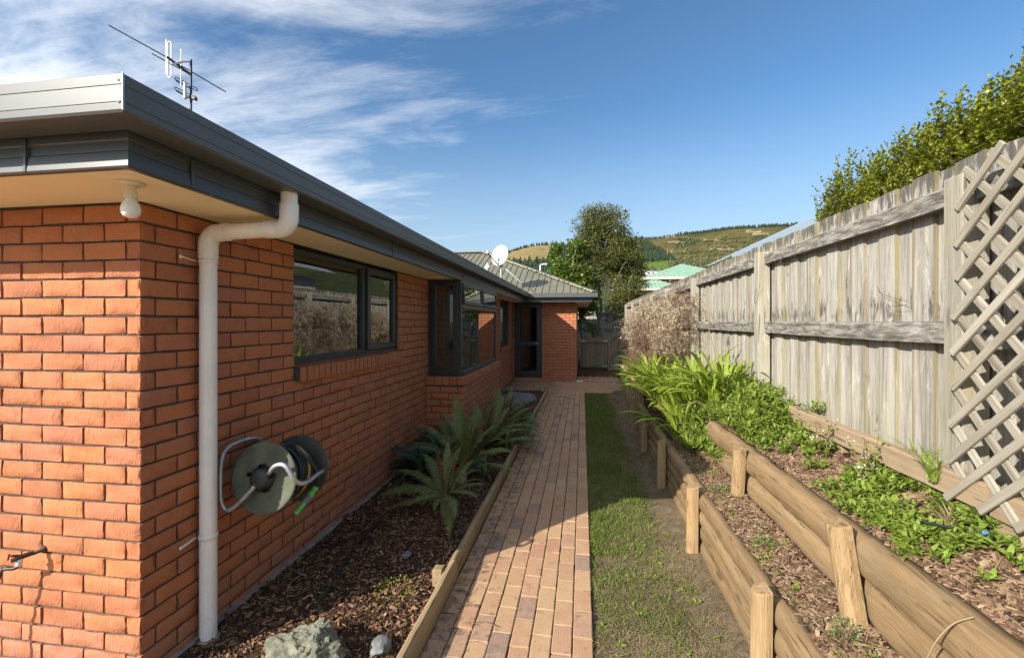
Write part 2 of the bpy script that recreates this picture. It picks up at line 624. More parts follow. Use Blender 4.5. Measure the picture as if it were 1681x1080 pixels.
def m_paver():
    m, t, b = mat('clay_paver')
    pr_ = piece_random(t)
    g = t.n('ShaderNodeNewGeometry').outputs['Position']
    col = t.ramp(pr_, [(0.0, (0.37, 0.205, 0.130)), (0.2, (0.40, 0.245, 0.145)), (0.45, (0.43, 0.285, 0.165)), (0.65, (0.39, 0.225, 0.145)),
                       (0.86, (0.355, 0.225, 0.150)), (0.95, (0.30, 0.195, 0.145)), (0.99, (0.235, 0.165, 0.135)), (1.0, (0.23, 0.16, 0.135))])
    n1 = t.noise(g, 20, 5, 0.6)
    col = t.mix(t.maprange(n1, 0.42, 0.7, 0, 0.4), col, (0.47, 0.30, 0.155))
    n2 = t.noise(g, 7, 4, 0.6)
    col = t.mix(t.maprange(n2, 0.52, 0.75, 0, 0.35), col, (0.36, 0.185, 0.11))
    pit = t.noise(t.mapping(g, (150, 110, 150)), 1.0, 3, 0.6)
    col = t.mix(t.maprange(pit, 0.62, 0.70, 0, 0.75), col, (0.075, 0.05, 0.035))
    # dark lichen and grime towards the timber edge on the left
    sx = t.n('ShaderNodeSeparateXYZ')
    t.set(sx.inputs[0], g)
    edge = t.maprange(sx.outputs[0], -0.42, -0.80)
    gm = t.noise(g, 16, 8, 0.72, 0.3)
    fac = t.maprange(t.math('ADD', gm, t.math('MULTIPLY', edge, 0.13)), 0.57, 0.71, 0, 0.72)
    col = t.mix(fac, col, (0.085, 0.070, 0.042))
    t.set(b.inputs['Base Color'], col)
    b.inputs['Roughness'].default_value = 0.88
    b.inputs['Specular IOR Level'].default_value = 0.3
    h = t.math('SUBTRACT', t.noise(g, 55, 5, 0.6), t.math('MULTIPLY', t.maprange(pit, 0.6, 0.7), 0.7))
    t.set(b.inputs['Normal'], t.bump(h, 0.5, 0.004))
    return m


def m_glass(name='window_glass'):
    m, t, b = mat(name)
    out = m.node_tree.nodes['Material Output']
    tr = t.n('ShaderNodeBsdfTransparent')
    tr.inputs[0].default_value = (0.62, 0.66, 0.65, 1)
    gl = t.n('ShaderNodeBsdfGlossy')
    gl.inputs['Roughness'].default_value = 0.0
    gl.inputs['Color'].default_value = (0.95, 0.98, 0.96, 1)
    fr = t.n('ShaderNodeFresnel')
    fr.inputs['IOR'].default_value = 1.75
    g = t.n('ShaderNodeNewGeometry').outputs['Position']
    t.set(gl.inputs['Normal'], t.bump(t.noise(g, 0.9, 1, 0.4), 0.03, 0.05))
    mx = t.n('ShaderNodeMixShader')
    t.set(mx.inputs[0], t.math('ADD', t.math('MULTIPLY', fr.outputs[0], 1.15), 0.07, clamp=True))
    t.t.links.new(tr.outputs[0], mx.inputs[1])
    t.t.links.new(gl.outputs[0], mx.inputs[2])
    t.t.links.new(mx.outputs[0], out.inputs[0])
    return m


BRICK = m_brick()
MORTAR = m_soil('mortar', (0.065, 0.056, 0.048), (0.115, 0.101, 0.086), (0.18, 0.160, 0.138), 60, 0.6)
CONC = m_simple('concrete', (0.30, 0.285, 0.26), 0.9, 0, 0.2, 12, 0.4, 60)
GUTTER = m_simple('gutter_steel', (0.082, 0.086, 0.086), 0.44, 0, 0.06, 5, spec=0.6)
FASCIA = m_simple('fascia_steel', (0.050, 0.055, 0.058), 0.36, 0, 0.06, 5, spec=0.6)
SOFFIT = m_simple('soffit_paint', (0.84, 0.72, 0.48), 0.6, 0, 0.03, 2.5)
ROOF = m_simple('roof_steel', (0.150, 0.145, 0.100), 0.5, 0, 0.12, 3)
RIDGE = m_simple('ridge_steel', (0.15, 0.15, 0.115), 0.5, 0, 0.12, 3)
LICHEN = m_simple('ridge_lichen', (0.42, 0.39, 0.28), 0.9, 0, 0.3, 40, 0.5)
JOINERY = m_simple('window_joinery', (0.034, 0.043, 0.043), 0.38, 0, 0.06, 6, spec=0.5)
GLASS = m_glass()
PVC = m_simple('white_pvc', (0.82, 0.79, 0.74), 0.4, 0, 0.07, 6, spec=0.4)
t_ = NT(PVC.node_tree)
b_ = PVC.node_tree.nodes['Principled BSDF']
g_ = t_.n('ShaderNodeNewGeometry').outputs['Position']
z_ = t_.n('ShaderNodeSeparateXYZ')
t_.set(z_.inputs[0], g_)
low_ = t_.maprange(z_.outputs[2], 0.75, 0.0, -0.06, 0.05)
sp_ = t_.maprange(t_.math('ADD', t_.noise(g_, 130, 3, 0.6), low_), 0.66, 0.70, 0, 0.7)
old_ = b_.inputs['Base Color'].links[0].from_socket
st_ = t_.maprange(t_.noise(t_.mapping(g_, (30, 30, 2.5)), 1.0, 5, 0.6), 0.52, 0.75, 0, 0.35)
t_.set(b_.inputs['Base Color'], t_.mix(sp_, t_.mix(st_, old_, (0.52, 0.48, 0.42)), (0.16, 0.12, 0.08)))
CREAM = m_simple('cream_plastic', (0.70, 0.63, 0.46), 0.4, 0, 0.04, 8)
INT = m_simple('interior_plaster', (0.30, 0.28, 0.25), 0.9, 0, 0.04, 2)
BLIND = m_simple('blind_cloth', (0.42, 0.40, 0.35), 0.9, 0, 0.06, 3)
CURTAIN = m_simple('curtain_cloth', (0.34, 0.35, 0.36), 0.95, 0, 0.15, 5)
PAVER = m_paver()
DIRT = m_soil('joint_sand', (0.020, 0.016, 0.011), (0.040, 0.031, 0.020), (0.07, 0.055, 0.035), 30)
MOSS = m_leaf('joint_moss', [(0.035, 0.05, 0.012), (0.06, 0.085, 0.02), (0.05, 0.06, 0.02)], 0.1, 0.9, 0.1)
LOG = m_wood('treated_pine_log', (0.245, 0.158, 0.078), (0.10, 0.064, 0.033), (0.345, 0.245, 0.138), 'y', greens=(0.195, 0.160, 0.092), grain=2.0, patch=(0.30, 0.265, 0.205), patch_amt=0.6, bump=0.9)
LOGPOST = m_wood('treated_pine_post', (0.285, 0.186, 0.092), (0.155, 0.095, 0.043), (0.41, 0.29, 0.155), 'z', grain=1.8, patch=(0.38, 0.32, 0.23), patch_amt=0.4, bump=0.8)
EDGE = m_wood('edging_timber', (0.31, 0.225, 0.125), (0.17, 0.115, 0.062), (0.42, 0.32, 0.19), 'y', greens=(0.20, 0.17, 0.10))
SLEEPER = m_wood('old_sleeper', (0.27, 0.195, 0.12), (0.14, 0.095, 0.06), (0.38, 0.29, 0.19), 'y')
PALING = m_fence('fence_paling', 'z')
RAIL = m_fence('fence_rail', 'y')
FPOST = m_wood('fence_post', (0.32, 0.295, 0.235), (0.16, 0.14, 0.105), (0.43, 0.41, 0.35), 'z', greens=(0.34, 0.27, 0.12), patch=(0.60, 0.58, 0.52), patch_amt=0.45)
LATT = m_wood('lattice_slat', (0.265, 0.235, 0.182), (0.12, 0.10, 0.075), (0.39, 0.365, 0.305), 'x', patch=(0.11, 0.095, 0.078), patch_amt=0.8, knots=False, grain=1.1)
GATEW = m_wood('gate_board', (0.24, 0.195, 0.14), (0.12, 0.095, 0.066), (0.35, 0.30, 0.23), 'z', patch=(0.05, 0.045, 0.035), patch_amt=0.5)
SOIL = m_soil('bark_soil', (0.028, 0.017, 0.011), (0.065, 0.036, 0.022), (0.13, 0.075, 0.045), 18)
EARTH = m_soil('lawn_soil', (0.085, 0.062, 0.036), (0.16, 0.122, 0.075), (0.25, 0.20, 0.13), 14)
CHIP = m_chip('bark_chip', [(0.050, 0.029, 0.019), (0.13, 0.072, 0.044), (0.20, 0.120, 0.072), (0.33, 0.220, 0.135), (0.095, 0.055, 0.036), (0.42, 0.31, 0.205)])
CHIPD = m_chip('dark_bark_chip', [(0.035, 0.019, 0.012), (0.11, 0.056, 0.031), (0.21, 0.108, 0.056), (0.40, 0.25, 0.14), (0.07, 0.037, 0.024), (0.30, 0.185, 0.10)])
GRASS = m_leaf('grass_blade', [(0.075, 0.115, 0.020), (0.125, 0.180, 0.030), (0.175, 0.230, 0.045), (0.22, 0.215, 0.07)], 0.3, 0.6, 0.2)
STRAW = m_leaf('dry_straw', [(0.26, 0.19, 0.10), (0.40, 0.31, 0.18), (0.18, 0.125, 0.07)], 0.15, 0.8, 0.2)
COVER = m_leaf('ground_cover_leaf', [(0.130, 0.195, 0.026), (0.190, 0.270, 0.036), (0.245, 0.320, 0.055), (0.16, 0.23, 0.030)], 0.3, 0.5, 0.35)
AGA = m_leaf('agapanthus_leaf', [(0.150, 0.225, 0.020), (0.225, 0.310, 0.026), (0.295, 0.370, 0.045), (0.18, 0.265, 0.024)], 0.35, 0.36, 0.5)
FERN = m_leaf('fern_frond', [(0.110, 0.150, 0.048), (0.155, 0.195, 0.062), (0.190, 0.225, 0.075), (0.17, 0.175, 0.05)], 0.3, 0.5, 0.4)
FERNB = m_leaf('brown_frond', [(0.075, 0.036, 0.018), (0.12, 0.058, 0.026), (0.16, 0.085, 0.03)], 0.2, 0.7, 0.2)
DARKLEAF = m_leaf('dark_strap_leaf', [(0.030, 0.070, 0.036), (0.045, 0.095, 0.045), (0.06, 0.115, 0.05)], 0.2, 0.35, 0.5)
CLIVIA = m_leaf('clivia_leaf', [(0.055, 0.11, 0.035), (0.085, 0.155, 0.04), (0.13, 0.195, 0.045), (0.19, 0.18, 0.045)], 0.25, 0.38, 0.5)
OLIVE = m_leaf('olive_tree_leaf', [(0.080, 0.098, 0.022), (0.145, 0.160, 0.034), (0.215, 0.210, 0.058), (0.105, 0.122, 0.030)], 0.35, 0.45, 0.4)
LIME = m_leaf('lime_tree_leaf', [(0.075, 0.125, 0.016), (0.120, 0.185, 0.022), (0.165, 0.225, 0.030), (0.09, 0.145, 0.018)], 0.3, 0.4, 0.45)
HEDGE = m_leaf('hedge_leaf', [(0.095, 0.120, 0.014), (0.185, 0.210, 0.020), (0.290, 0.300, 0.032), (0.14, 0.165, 0.016)], 0.3, 0.35, 0.55)
YOUNG = m_leaf('yellow_green_leaf', [(0.20, 0.25, 0.03), (0.28, 0.32, 0.045), (0.24, 0.30, 0.05)], 0.35, 0.5, 0.3)
PETAL = m_leaf('pale_petal', [(0.62, 0.55, 0.42), (0.70, 0.64, 0.52)], 0.3, 0.6, 0.2)
BARKM = m_simple('tree_bark', (0.24, 0.205, 0.16), 0.95, 0, 0.4, 9, 0.8, 30)
TWIG = m_leaf('dead_stem', [(0.080, 0.045, 0.03), (0.15, 0.088, 0.058), (0.22, 0.145, 0.095), (0.105, 0.07, 0.048)], 0.0, 0.9, 0.1)
FLUFF = m_leaf('seed_head', [(0.40, 0.32, 0.215), (0.52, 0.435, 0.31), (0.60, 0.52, 0.39), (0.34, 0.25, 0.16)], 0.3, 0.95, 0.05)
ROCKM, t_, b_ = mat('green_grey_rock')
g_ = t_.n('ShaderNodeNewGeometry').outputs['Position']
c_ = t_.ramp(t_.noise(g_, 12, 8, 0.68, 0.6), [(0.28, (0.06, 0.066, 0.050)), (0.42, (0.20, 0.205, 0.15)), (0.58, (0.30, 0.29, 0.21)), (0.78, (0.45, 0.43, 0.34))])
c_ = t_.mix(t_.maprange(t_.voronoi(g_, 34), 0.05, 0.0, 0, 0.6), c_, (0.62, 0.60, 0.52))
c_ = t_.mix(t_.maprange(t_.noise(g_, 5, 3), 0.5, 0.7, 0, 0.5), c_, (0.22, 0.27, 0.22))
t_.set(b_.inputs['Base Color'], c_)
b_.inputs['Roughness'].default_value = 0.9
t_.set(b_.inputs['Normal'], t_.bump(t_.noise(g_, 22, 10, 0.75, 0.8), 1.0, 0.035))
ROCKG = m_simple('grey_rock', (0.17, 0.175, 0.175), 0.85, 0, 0.35, 14, 0.8, 30)
ALU = m_simple('galvanised_tube', (0.52, 0.53, 0.54), 0.42, 0.75, 0.15, 18)
DARKM = m_simple('dark_steel', (0.055, 0.055, 0.06), 0.5, 0.4, 0.1)
WHITEM = m_simple('pale_alloy', (0.70, 0.68, 0.68), 0.45, 0.2, 0.05)
BLACKP = m_simple('black_plastic', (0.016, 0.016, 0.017), 0.5, 0, 0.1)
DISH = m_simple('dish_paint', (0.43, 0.40, 0.38), 0.5, 0, 0.04, 6)
BULB = m_simple('frosted_bulb', (0.80, 0.76, 0.70), 0.2, 0, 0.03)
BRASS = m_simple('old_brass', (0.085, 0.058, 0.034), 0.55, 0.6, 0.25, 20)


def m_plaster(name, col):
    return m_simple(name, col, 0.8, 0, 0.06, 1.5)


# ---------------------------------------------------------------- setting: ground
def grid_mesh(name, xs, ys, zf, material, smooth=True):
    X, Y = np.meshgrid(xs, ys)
    Z = zf(X, Y)
    V = np.stack([X.ravel(), Y.ravel(), Z.ravel()], -1)
    nx, ny = len(xs), len(ys)
    i = np.arange(nx * ny).reshape(ny, nx)
    F = np.stack([i[:-1, :-1], i[:-1, 1:], i[1:, 1:], i[1:, :-1]], -1).reshape(-1, 4)
    return npmesh(name, V, F, material, smooth)


GROUND = m_soil('far_ground', (0.055, 0.060, 0.030), (0.10, 0.11, 0.050), (0.16, 0.15, 0.085), 1.2, 0.5)
gm = MB().add([(-3000, -3000, -0.06), (3000, -3000, -0.06), (3000, 3000, -0.06), (-3000, 3000, -0.06)], [(0, 1, 2, 3)])
tag(gm.build('ground', GROUND), kind='structure')

# lawn strip: earth under the grass
def lawn_z(X, Y):
    return -0.015 + 0.03 * (fbm(X * 3, Y * 3, 3) - 0.5) + 0.05 * np.clip((X - 0.6) / 0.25, 0, 1)
lawn = link('lawn', grid_mesh('lawn', np.linspace(0.062, 1.12, 36), np.linspace(0.2, 11.3, 200), lawn_z, EARTH))
tag(lawn, kind='structure')
litter_z = lambda X, Y: -0.012 + 0.03 * fbm(X * 4, Y * 4, 9)
tag(link('leaf_litter_ground', grid_mesh('leaf_litter_ground', np.linspace(-0.2, 1.7, 24), np.linspace(14.3, 21, 40), litter_z, SOIL)), kind='structure')

BOUNCE_YARD = m_soil('bounce_paving', (0.34, 0.24, 0.15), (0.44, 0.31, 0.19), (0.52, 0.38, 0.25), 9, 0.4)  # unseen paving behind and beside the camera, added to bounce sunlight onto the house
tag(link('bounce_yard', grid_mesh('bounce_yard', np.linspace(-9, 4, 14), np.linspace(-9, 0.19, 12), lambda X, Y: 0 * X - 0.004, BOUNCE_YARD, False)), kind='structure')
tag(link('front_bounce_yard', grid_mesh('front_bounce_yard', np.linspace(-9, -2.03, 14), np.linspace(0.192, 1.74, 6), lambda X, Y: 0 * X - 0.004, BOUNCE_YARD, False)), kind='structure')
# left garden bed
def bedl_z(X, Y):
    return 0.035 + 0.05 * (fbm(X * 2.2, Y * 2.2, 21) - 0.4) + 0.03 * (fbm(X * 9, Y * 9, 5) - 0.5)
bed_l = link('garden_bed', grid_mesh('garden_bed', np.linspace(-2.02, -0.855, 40), np.linspace(0.9, 10.83, 220), bedl_z, SOIL))
tag(bed_l, kind='structure')

# right terraces
def wallx(Y):                                        # face of the lower wall drifts right beyond six metres
    return 0.86 + 0.035 * np.clip(np.asarray(Y, float) - 6.0, 0, 6)
def bedr_z(X, Y):
    X = np.asarray(X, float); Y = np.asarray(Y, float)
    t = np.clip((X - 0.93) / 0.62, 0, 1)
    slope = 0.44 + 0.50 * t + 0.02 * np.clip(Y - 6, 0, 6)
    near_low = 0.43 + 0.05 * np.clip((X - 0.9) / 0.25, 0, 1)
    near_up = 0.775 + 0.14 * np.clip((X - 1.2) / 0.35, 0, 1)
    near = np.where(X < 1.17, near_low, near_up)
    k = np.clip((Y - 4.35) / 0.5, 0, 1)
    z = near * (1 - k) + slope * k
    return z + 0.035 * (fbm(X * 8, Y * 8, 31) - 0.5)
tag(link('lower_garden_bed', grid_mesh('lower_garden_bed', np.linspace(0.90, 1.165, 14), np.linspace(0.3, 4.9, 120), bedr_z, SOIL)), kind='structure')
tag(link('upper_garden_bed', grid_mesh('upper_garden_bed', np.linspace(1.175, 1.60, 22), np.linspace(0.3, 4.9, 120), bedr_z, SOIL)), kind='structure')
tag(link('far_garden_bed', grid_mesh('far_garden_bed', np.linspace(0.90, 1.66, 30), np.linspace(4.88, 13.0, 140), lambda X, Y: np.where(X < wallx(Y) + 0.03, -0.03, bedr_z(X, Y)), SOIL)), kind='structure')


def in_view(p, margin=60):
    """rough test that a point falls inside the photograph's frame"""
    c, s = math.cos(YAW), math.sin(YAW)
    D = p[1] * c - p[0] * s
    if D < 0.3:
        return False
    u = 840.5 + 747 * (p[0] * c + p[1] * s) / D
    v = 528 - 747 * (p[2] - CH) / D
    return -margin < u < 1681 + margin and -margin < v < 1080 + margin


# ---------------------------------------------------------------- path of clay pavers
path = MB().box(-0.815, 0.060, 0.2, 11.0, -0.055, -0.004)
path.box(-1.98, 1.06, 11.001, 12.98, -0.055, -0.004)
path.box(-0.15, 1.10, 12.981, 14.4, -0.055, -0.004)
path_o = tag(path.build('path', DIRT), kind='structure')


def paver_mesh(seed):
    rd = random.Random(seed)
    mb = MB()
    xs = [0, 0.005, 0.05, 0.099, 0.1040]
    ys = [0, 0.005, 0.07, 0.15, 0.2115, 0.2165]
    vs, ix = [], {}
    for j, y in enumerate(ys):
        for i, x in enumerate(xs):
            e = (i in (0, len(xs) - 1)) + (j in (0, len(ys) - 1))
            z = rd.uniform(-0.0012, 0.0012) - (0.004 if e else 0)
            ix[i, j] = len(vs)
            vs.append((x + rd.uniform(-.0012, .0012), y + rd.uniform(-.0015, .0015), z))
    fs = []
    for j in range(len(ys) - 1):
        for i in range(len(xs) - 1):
            fs.append((ix[i, j], ix[i + 1, j], ix[i + 1, j + 1], ix[i, j + 1]))
    # outer skirt
    ring = [(0, 0), (4, 0), (4, 5), (0, 5)]
    base = len(vs)
    for (i, j) in ring:
        x, y, z = vs[ix[i, j]]
        vs.append((x, y, -0.03))
    for a in range(4):
        b = (a + 1) % 4
        i0, i1 = ix[ring[a]], ix[ring[b]]
        fs.append((i0, base + a, base + b, i1))
    mb.add(vs, fs)
    return mb.mesh('paver', PAVER)


PV = [paver_mesh(i) for i in range(10)]
pav = []
pitch = 0.1094
for cidx in range(8):
    x0 = -0.8135 + cidx * pitch
    off = -0.11 * (cidx % 2) + random.uniform(-0.02, 0.02)
    y = 0.35 + off
    while y < 10.95:
        pav.append((x0, y, 0))
        y += 0.2225
for rr in range(18):                                   # crossing before the door, courses running across
    y0 = 11.01 + rr * pitch
    if y0 > 12.9:
        break
    x = -1.97 - 0.11 * (rr % 2)
    while x < 1.02:
        if x > -1.99:
            pav.append((x, y0, 1))
        x += 0.2225
for cidx in range(11):
    x0 = -0.14 + cidx * pitch
    y = 12.99 - 0.11 * (cidx % 2) + 0.12
    while y < 14.2:
        pav.append((x0, y, 0))
        y += 0.2225
pav = [p for p in pav]
pav.sort(key=lambda p: p[0] ** 2 + p[1] ** 2 if in_view((p[0] + 0.05, p[1] + 0.15, 0), 30) else 1e6 + p[1])
stV, stF, o_ = [], [], 0
for i, (x, y, r) in enumerate(pav):
    dz = random.uniform(0.0, 0.006) + 0.004
    me = PV[random.randrange(10)]
    tilt = (random.uniform(-.012, .012), random.uniform(-.014, .014))
    rz = random.uniform(-.008, .008)
    if i < 300:
        o = link('paver', me, path_o, (x, y, dz), (tilt[0], tilt[1], rz) if r == 0 else (tilt[1], tilt[0], R(-90) + rz))
        if r:
            o.location.y += 0.1055
    else:
        co = np.array([v.co[:] for v in me.vertices])
        if r:
            co = np.stack([co[:, 1], co[:, 0], co[:, 2]], -1)
        stV.append(co + np.array([x, y, dz]))
        for f in me.polygons:
            q = tuple(k + o_ for k in f.vertices)
            stF.append(q[::-1] if r else q)
        o_ += len(co)
tag(link('paver_field', npmesh('paver_field', np.concatenate(stV), stF, PAVER), path_o), kind='stuff')
# moss and grit in the joints
N = 5200
ci = rng.integers(0, 9, N)
xx = -0.8145 + ci * pitch + rng.normal(0, 0.0018, N)
yy = 0.5 + 10.4 * rng.random(N) ** 1.5
keep = fbm(xx * 4, yy * 3, 77) > 0.50
xx, yy = xx[keep], yy[keep]
n_ = len(xx)
mv = [(-.5, -.5, 0), (.5, -.5, 0), (.5, .5, 0), (-.5, .5, 0), (0, 0, .8)]
mf = [(0, 1, 4), (1, 2, 4), (2, 3, 4), (3, 0, 4)]
V, F = scatter(mv, mf, rotm(rng.random(n_) * 6, rng.normal(0, .3, n_), rng.normal(0, .3, n_), np.stack([rng.uniform(.003, .007, n_), rng.uniform(.004, .013, n_), rng.uniform(.003, .006, n_)], -1)), np.stack([xx, yy, np.full(n_, -0.001)], -1))
tag(link('joint_moss', npmesh('joint_moss', V, F, MOSS), path_o), kind='stuff')

# ---------------------------------------------------------------- the brick house
HB = Vector((-2.0, 1.8, 0.0))
house = thing('brick_house', 'low red brick house with dark gutters and ribbed olive roof beside the paved path', 'house', HB)
XW, YF, YD, XR = -2.0, 1.8, 13.0, -0.16        # side wall, front wall, door wall, right end of the door wing
COURSE, PITCH, BH, JT = 0.0863, 0.233, 0.0758, 0.0105
ZS = 2.25                                       # soffit


def brick_mesh(seed, name='brick', mt=None):
    """unit-length brick: x 0..1 along the wall, y outward (metres), z 0..1 height"""
    rd = random.Random(seed)
    xs = [0, 0.018, 0.27, 0.52, 0.76, 0.982, 1]
    zs = [0, 0.055, 0.5, 0.945, 1]
    vs, ix = [], {}
    for j, z in enumerate(zs):
        for i, x in enumerate(xs):
            e = i in (0, len(xs) - 1) or j in (0, len(zs) - 1)
            ix[i, j] = len(vs)
            vs.append((x + (rd.uniform(-.006, .006) if 0 < i < 6 else rd.uniform(-.003, .003)), rd.uniform(-.0030, .0026) - (0.0016 if e else 0), z + (rd.uniform(-.03, .03) if not e else rd.uniform(-.012, .012))))
    fs = []
    for j in range(len(zs) - 1):
        for i in range(len(xs) - 1):
            fs.append((ix[i, j], ix[i, j + 1], ix[i + 1, j + 1], ix[i + 1, j]))
    ring = [(0, 0), (6, 0), (6, 4), (0, 4)]
    base = len(vs)
    for q in ring:
        x, y, z = vs[ix[q]]
        vs.append((x, -0.02, z))
    for a in range(4):
        b = (a + 1) % 4
        fs.append((ix[ring[a]], ix[ring[b]], base + b, base + a))
    mb = MB()
    mb.add(vs, fs)
    for k in range(24):
        mb.sm[k] = True
    return mb.mesh(name, mt or BRICK)


BM = [brick_mesh(100 + i) for i in range(14)]
BCO = [np.array([v.co[:] for v in m.vertices]) for m in BM]
BFA = [[tuple(p.vertices) for p in m.polygons] for m in BM]


def wall_mortar(mb, axis, plane, thick, s0, s1, z0, z1, opens):
    """backing wall with openings; axis 's' runs along; plane is the mortar face, thickness goes inward (negative normal)"""
    cuts = sorted({s0, s1, *[o[0] for o in opens], *[o[1] for o in opens]})
    cuts = [c for c in cuts if s0 <= c <= s1]
    for a, b in zip(cuts[:-1], cuts[1:]):
        mid = (a + b) / 2
        zz = [(z0, z1)]
        for o in opens:
            if o[0] < mid < o[1]:
                nz = []
                for (p, q) in zz:
                    if o[2] > p:
                        nz.append((p, min(q, o[2])))
                    if o[3] < q:
                        nz.append((max(p, o[3]), q))
                zz = nz
        for p, q in zz:
            if q - p < 1e-4:
                continue
            if axis == 'y':
                mb.box(plane - thick, plane, a, b, p, q)
            elif axis == '-x':                      # faces -Y, runs along x
                mb.box(a, b, plane, plane + thick, p, q)
            else:
                raise ValueError(axis)


def brick_spans(s0, s1, nrow, opens, first, corner_end=None, z0=0.0):
    """list of (start, end, z) of bricks in stretcher bond; first = (length in even rows, length in odd rows)"""
    out = []
    for r in range(nrow):
        z = z0 + r * COURSE + JT * 0.5
        s = s0
        L = first[r % 2]
        while s < s1 - 0.01:
            e = min(s + L, s1)
            L = PITCH - JT
            spans = [(s, e)]
            for o in opens:
                if z + BH > o[2] + 0.02 and z < o[3] - 0.02:
                    ns = []
                    for (a, b) in spans:
                        if b <= o[0] or a >= o[1]:
                            ns.append((a, b))
                        else:
                            if a < o[0] - 0.02:
                                ns.append((a, o[0] - 0.001))
                            if b > o[1] + 0.02:
                                ns.append((o[1] + 0.001, b))
                    spans = ns
            out += [(a, b, z) for a, b in spans if b - a > 0.015]
            s = e + JT
    return out


# openings: (s0, s1, z0, z1)
W1 = (2.93, 4.76, 15 * COURSE, 2.30)
W2 = (11.12, 12.38, 11 * COURSE, 2.30)
BAYO = (5.77, 8.20, 12 * COURSE, 2.30)
side_open = [W1, W2, BAYO]
NROW = 26
DOORO = (-1.935, -1.135, 0.095, 2.30)

walls = []            # (name, mortar object, list of bricks [(loc, rz, L, normal)])


def bricks_side(X, spans):                     # outward +X : local x -> -Y
    return [((X, b, z), R(-90), b - a, (1, 0, 0)) for a, b, z in spans]


def bricks_front(Y, spans):                    # outward -Y : local x -> -X
    return [((b, Y, z), R(180), b - a, (0, -1, 0)) for a, b, z in spans]


mb = MB()
wall_mortar(mb, 'y', XW - 0.008, 0.10, YF + 0.009, YD + 0.2, 0.0, ZS + 0.02, side_open)
ws = wpart(mb, 'wall', MORTAR, house)
walls.append((ws, bricks_side(XW, brick_spans(YF + 0.002, YD - 0.003, NROW, side_open, (0.070, 0.187)))))
mb = MB()
wall_mortar(mb, '-x', YF + 0.008, 0.10, -8.0, XW - 0.0095, 0.0, ZS + 0.02, [])
wf = wpart(mb, 'wall', MORTAR, house)
# front bricks are laid out leftwards from the corner
sp = brick_spans(0.0005, 2.4, NROW, [], (0.187, 0.070))
walls.append((wf, bricks_front(YF, [(XW - b, XW - a, z) for a, b, z in sp])))
# door wall and the end of the wing
mb = MB()
wall_mortar(mb, '-x', YD + 0.008, 0.10, XW + 0.0, XR - 0.0095, 0.0, ZS + 0.02, [DOORO])
wd = wpart(mb, 'wall', MORTAR, house)
sp = brick_spans(0.0005, XR - XW - 0.004, NROW, [(XR - DOORO[1], XR - DOORO[0], DOORO[2], DOORO[3])], (0.187, 0.070))
walls.append((wd, bricks_front(YD, [(XR - b, XR - a, z) for a, b, z in sp])))
mb = MB()
wall_mortar(mb, 'y', XR - 0.008, 0.10, YD + 0.009, 18.0, 0.0, ZS + 0.02, [])
wr = wpart(mb, 'wall', MORTAR, house)
walls.append((wr, bricks_side(XR, brick_spans(YD + 0.002, 18.0, NROW, [], (0.070, 0.187)))))
# base of the box window
BX0, BX1, BY0, BY1 = XW, -1.51, 5.69, 8.27
mb = MB()
mb.box(BX0 - 0.005, BX1 - 0.006, BY0 + 0.006, BY1 - 0.006, 0.0, 0.955)
wb = wpart(mb, 'wall', MORTAR, house)
spb = brick_spans(BY0 + 0.002, BY1 - 0.002, 10, [], (0.070, 0.187))
spn = brick_spans(0.0005, BX1 - XW - 0.002, 10, [], (0.187, 0.070))
walls.append((wb, bricks_side(BX1, spb) + bricks_front(BY0, [(BX1 - b, BX1 - a, z) for a, b, z in spn])))

allb = []
for wi, (wo, bl) in enumerate(walls):
    for k, (loc, rz, L, nrm) in enumerate(bl):
        cen = Vector(loc) + Vector((-nrm[1] * 0 - (L / 2 if nrm[1] else 0), -(L / 2) if nrm[0] else 0, BH / 2))
        dv = Vector((0, 0, CH)) - cen
        d2 = dv.length_squared
        a = L * max(0.0, dv.dot(Vector(nrm))) / (d2 ** 1.5)
        if not in_view(cen, 25):
            a = 0
        allb.append((a, wi, loc, rz, L))
allb.sort(key=lambda q: -q[0])
rest = {}
rb = random.Random(5)
for i, (a, wi, loc, rz, L) in enumerate(allb):
    k = rb.randrange(len(BM))
    jy = rb.uniform(-0.0022, 0.0018)
    jz = rb.uniform(-0.0012, 0.0012)
    tilt = rb.uniform(-0.006, 0.006)
    dx, dy = (jy, 0) if abs(rz - R(-90)) < 0.01 else (0, -jy)
    p = (loc[0] + dx, loc[1] + dy, loc[2] + jz)
    if i < 300 and a > 0:
        o = link('brick', BM[k], walls[wi][0], p, (0, tilt, rz), (L, 1, BH))
    else:
        c, s = math.cos(rz), math.sin(rz)
        co = BCO[k] * np.array([L, 1, BH])
        co = np.stack([co[:, 0] * c - co[:, 1] * s, co[:, 0] * s + co[:, 1] * c, co[:, 2] + tilt * -(co[:, 0] - L / 2)], -1) + np.array(p)
        V, F, off = rest.setdefault(wi, ([], [], [0]))
        V.append(co)
        F.extend([tuple(q + off[0] for q in f) for f in BFA[k]])
        off[0] += len(co)
for wi, (V, F, off) in rest.items():
    tag(link('brick_courses', npmesh('brick_courses', np.concatenate(V), F, BRICK), walls[wi][0]), kind='stuff')

# concrete footing strip
mb = MB()
mb.cbox(XW - 0.02, XW + 0.028, YF - 0.03, BY0 - 0.002, -0.05, 0.052, 0.006)
mb.cbox(-8, XW + 0.028, YF - 0.045, YF - 0.002, -0.05, 0.03, 0.006)
wpart(mb, 'footing', CONC, house)


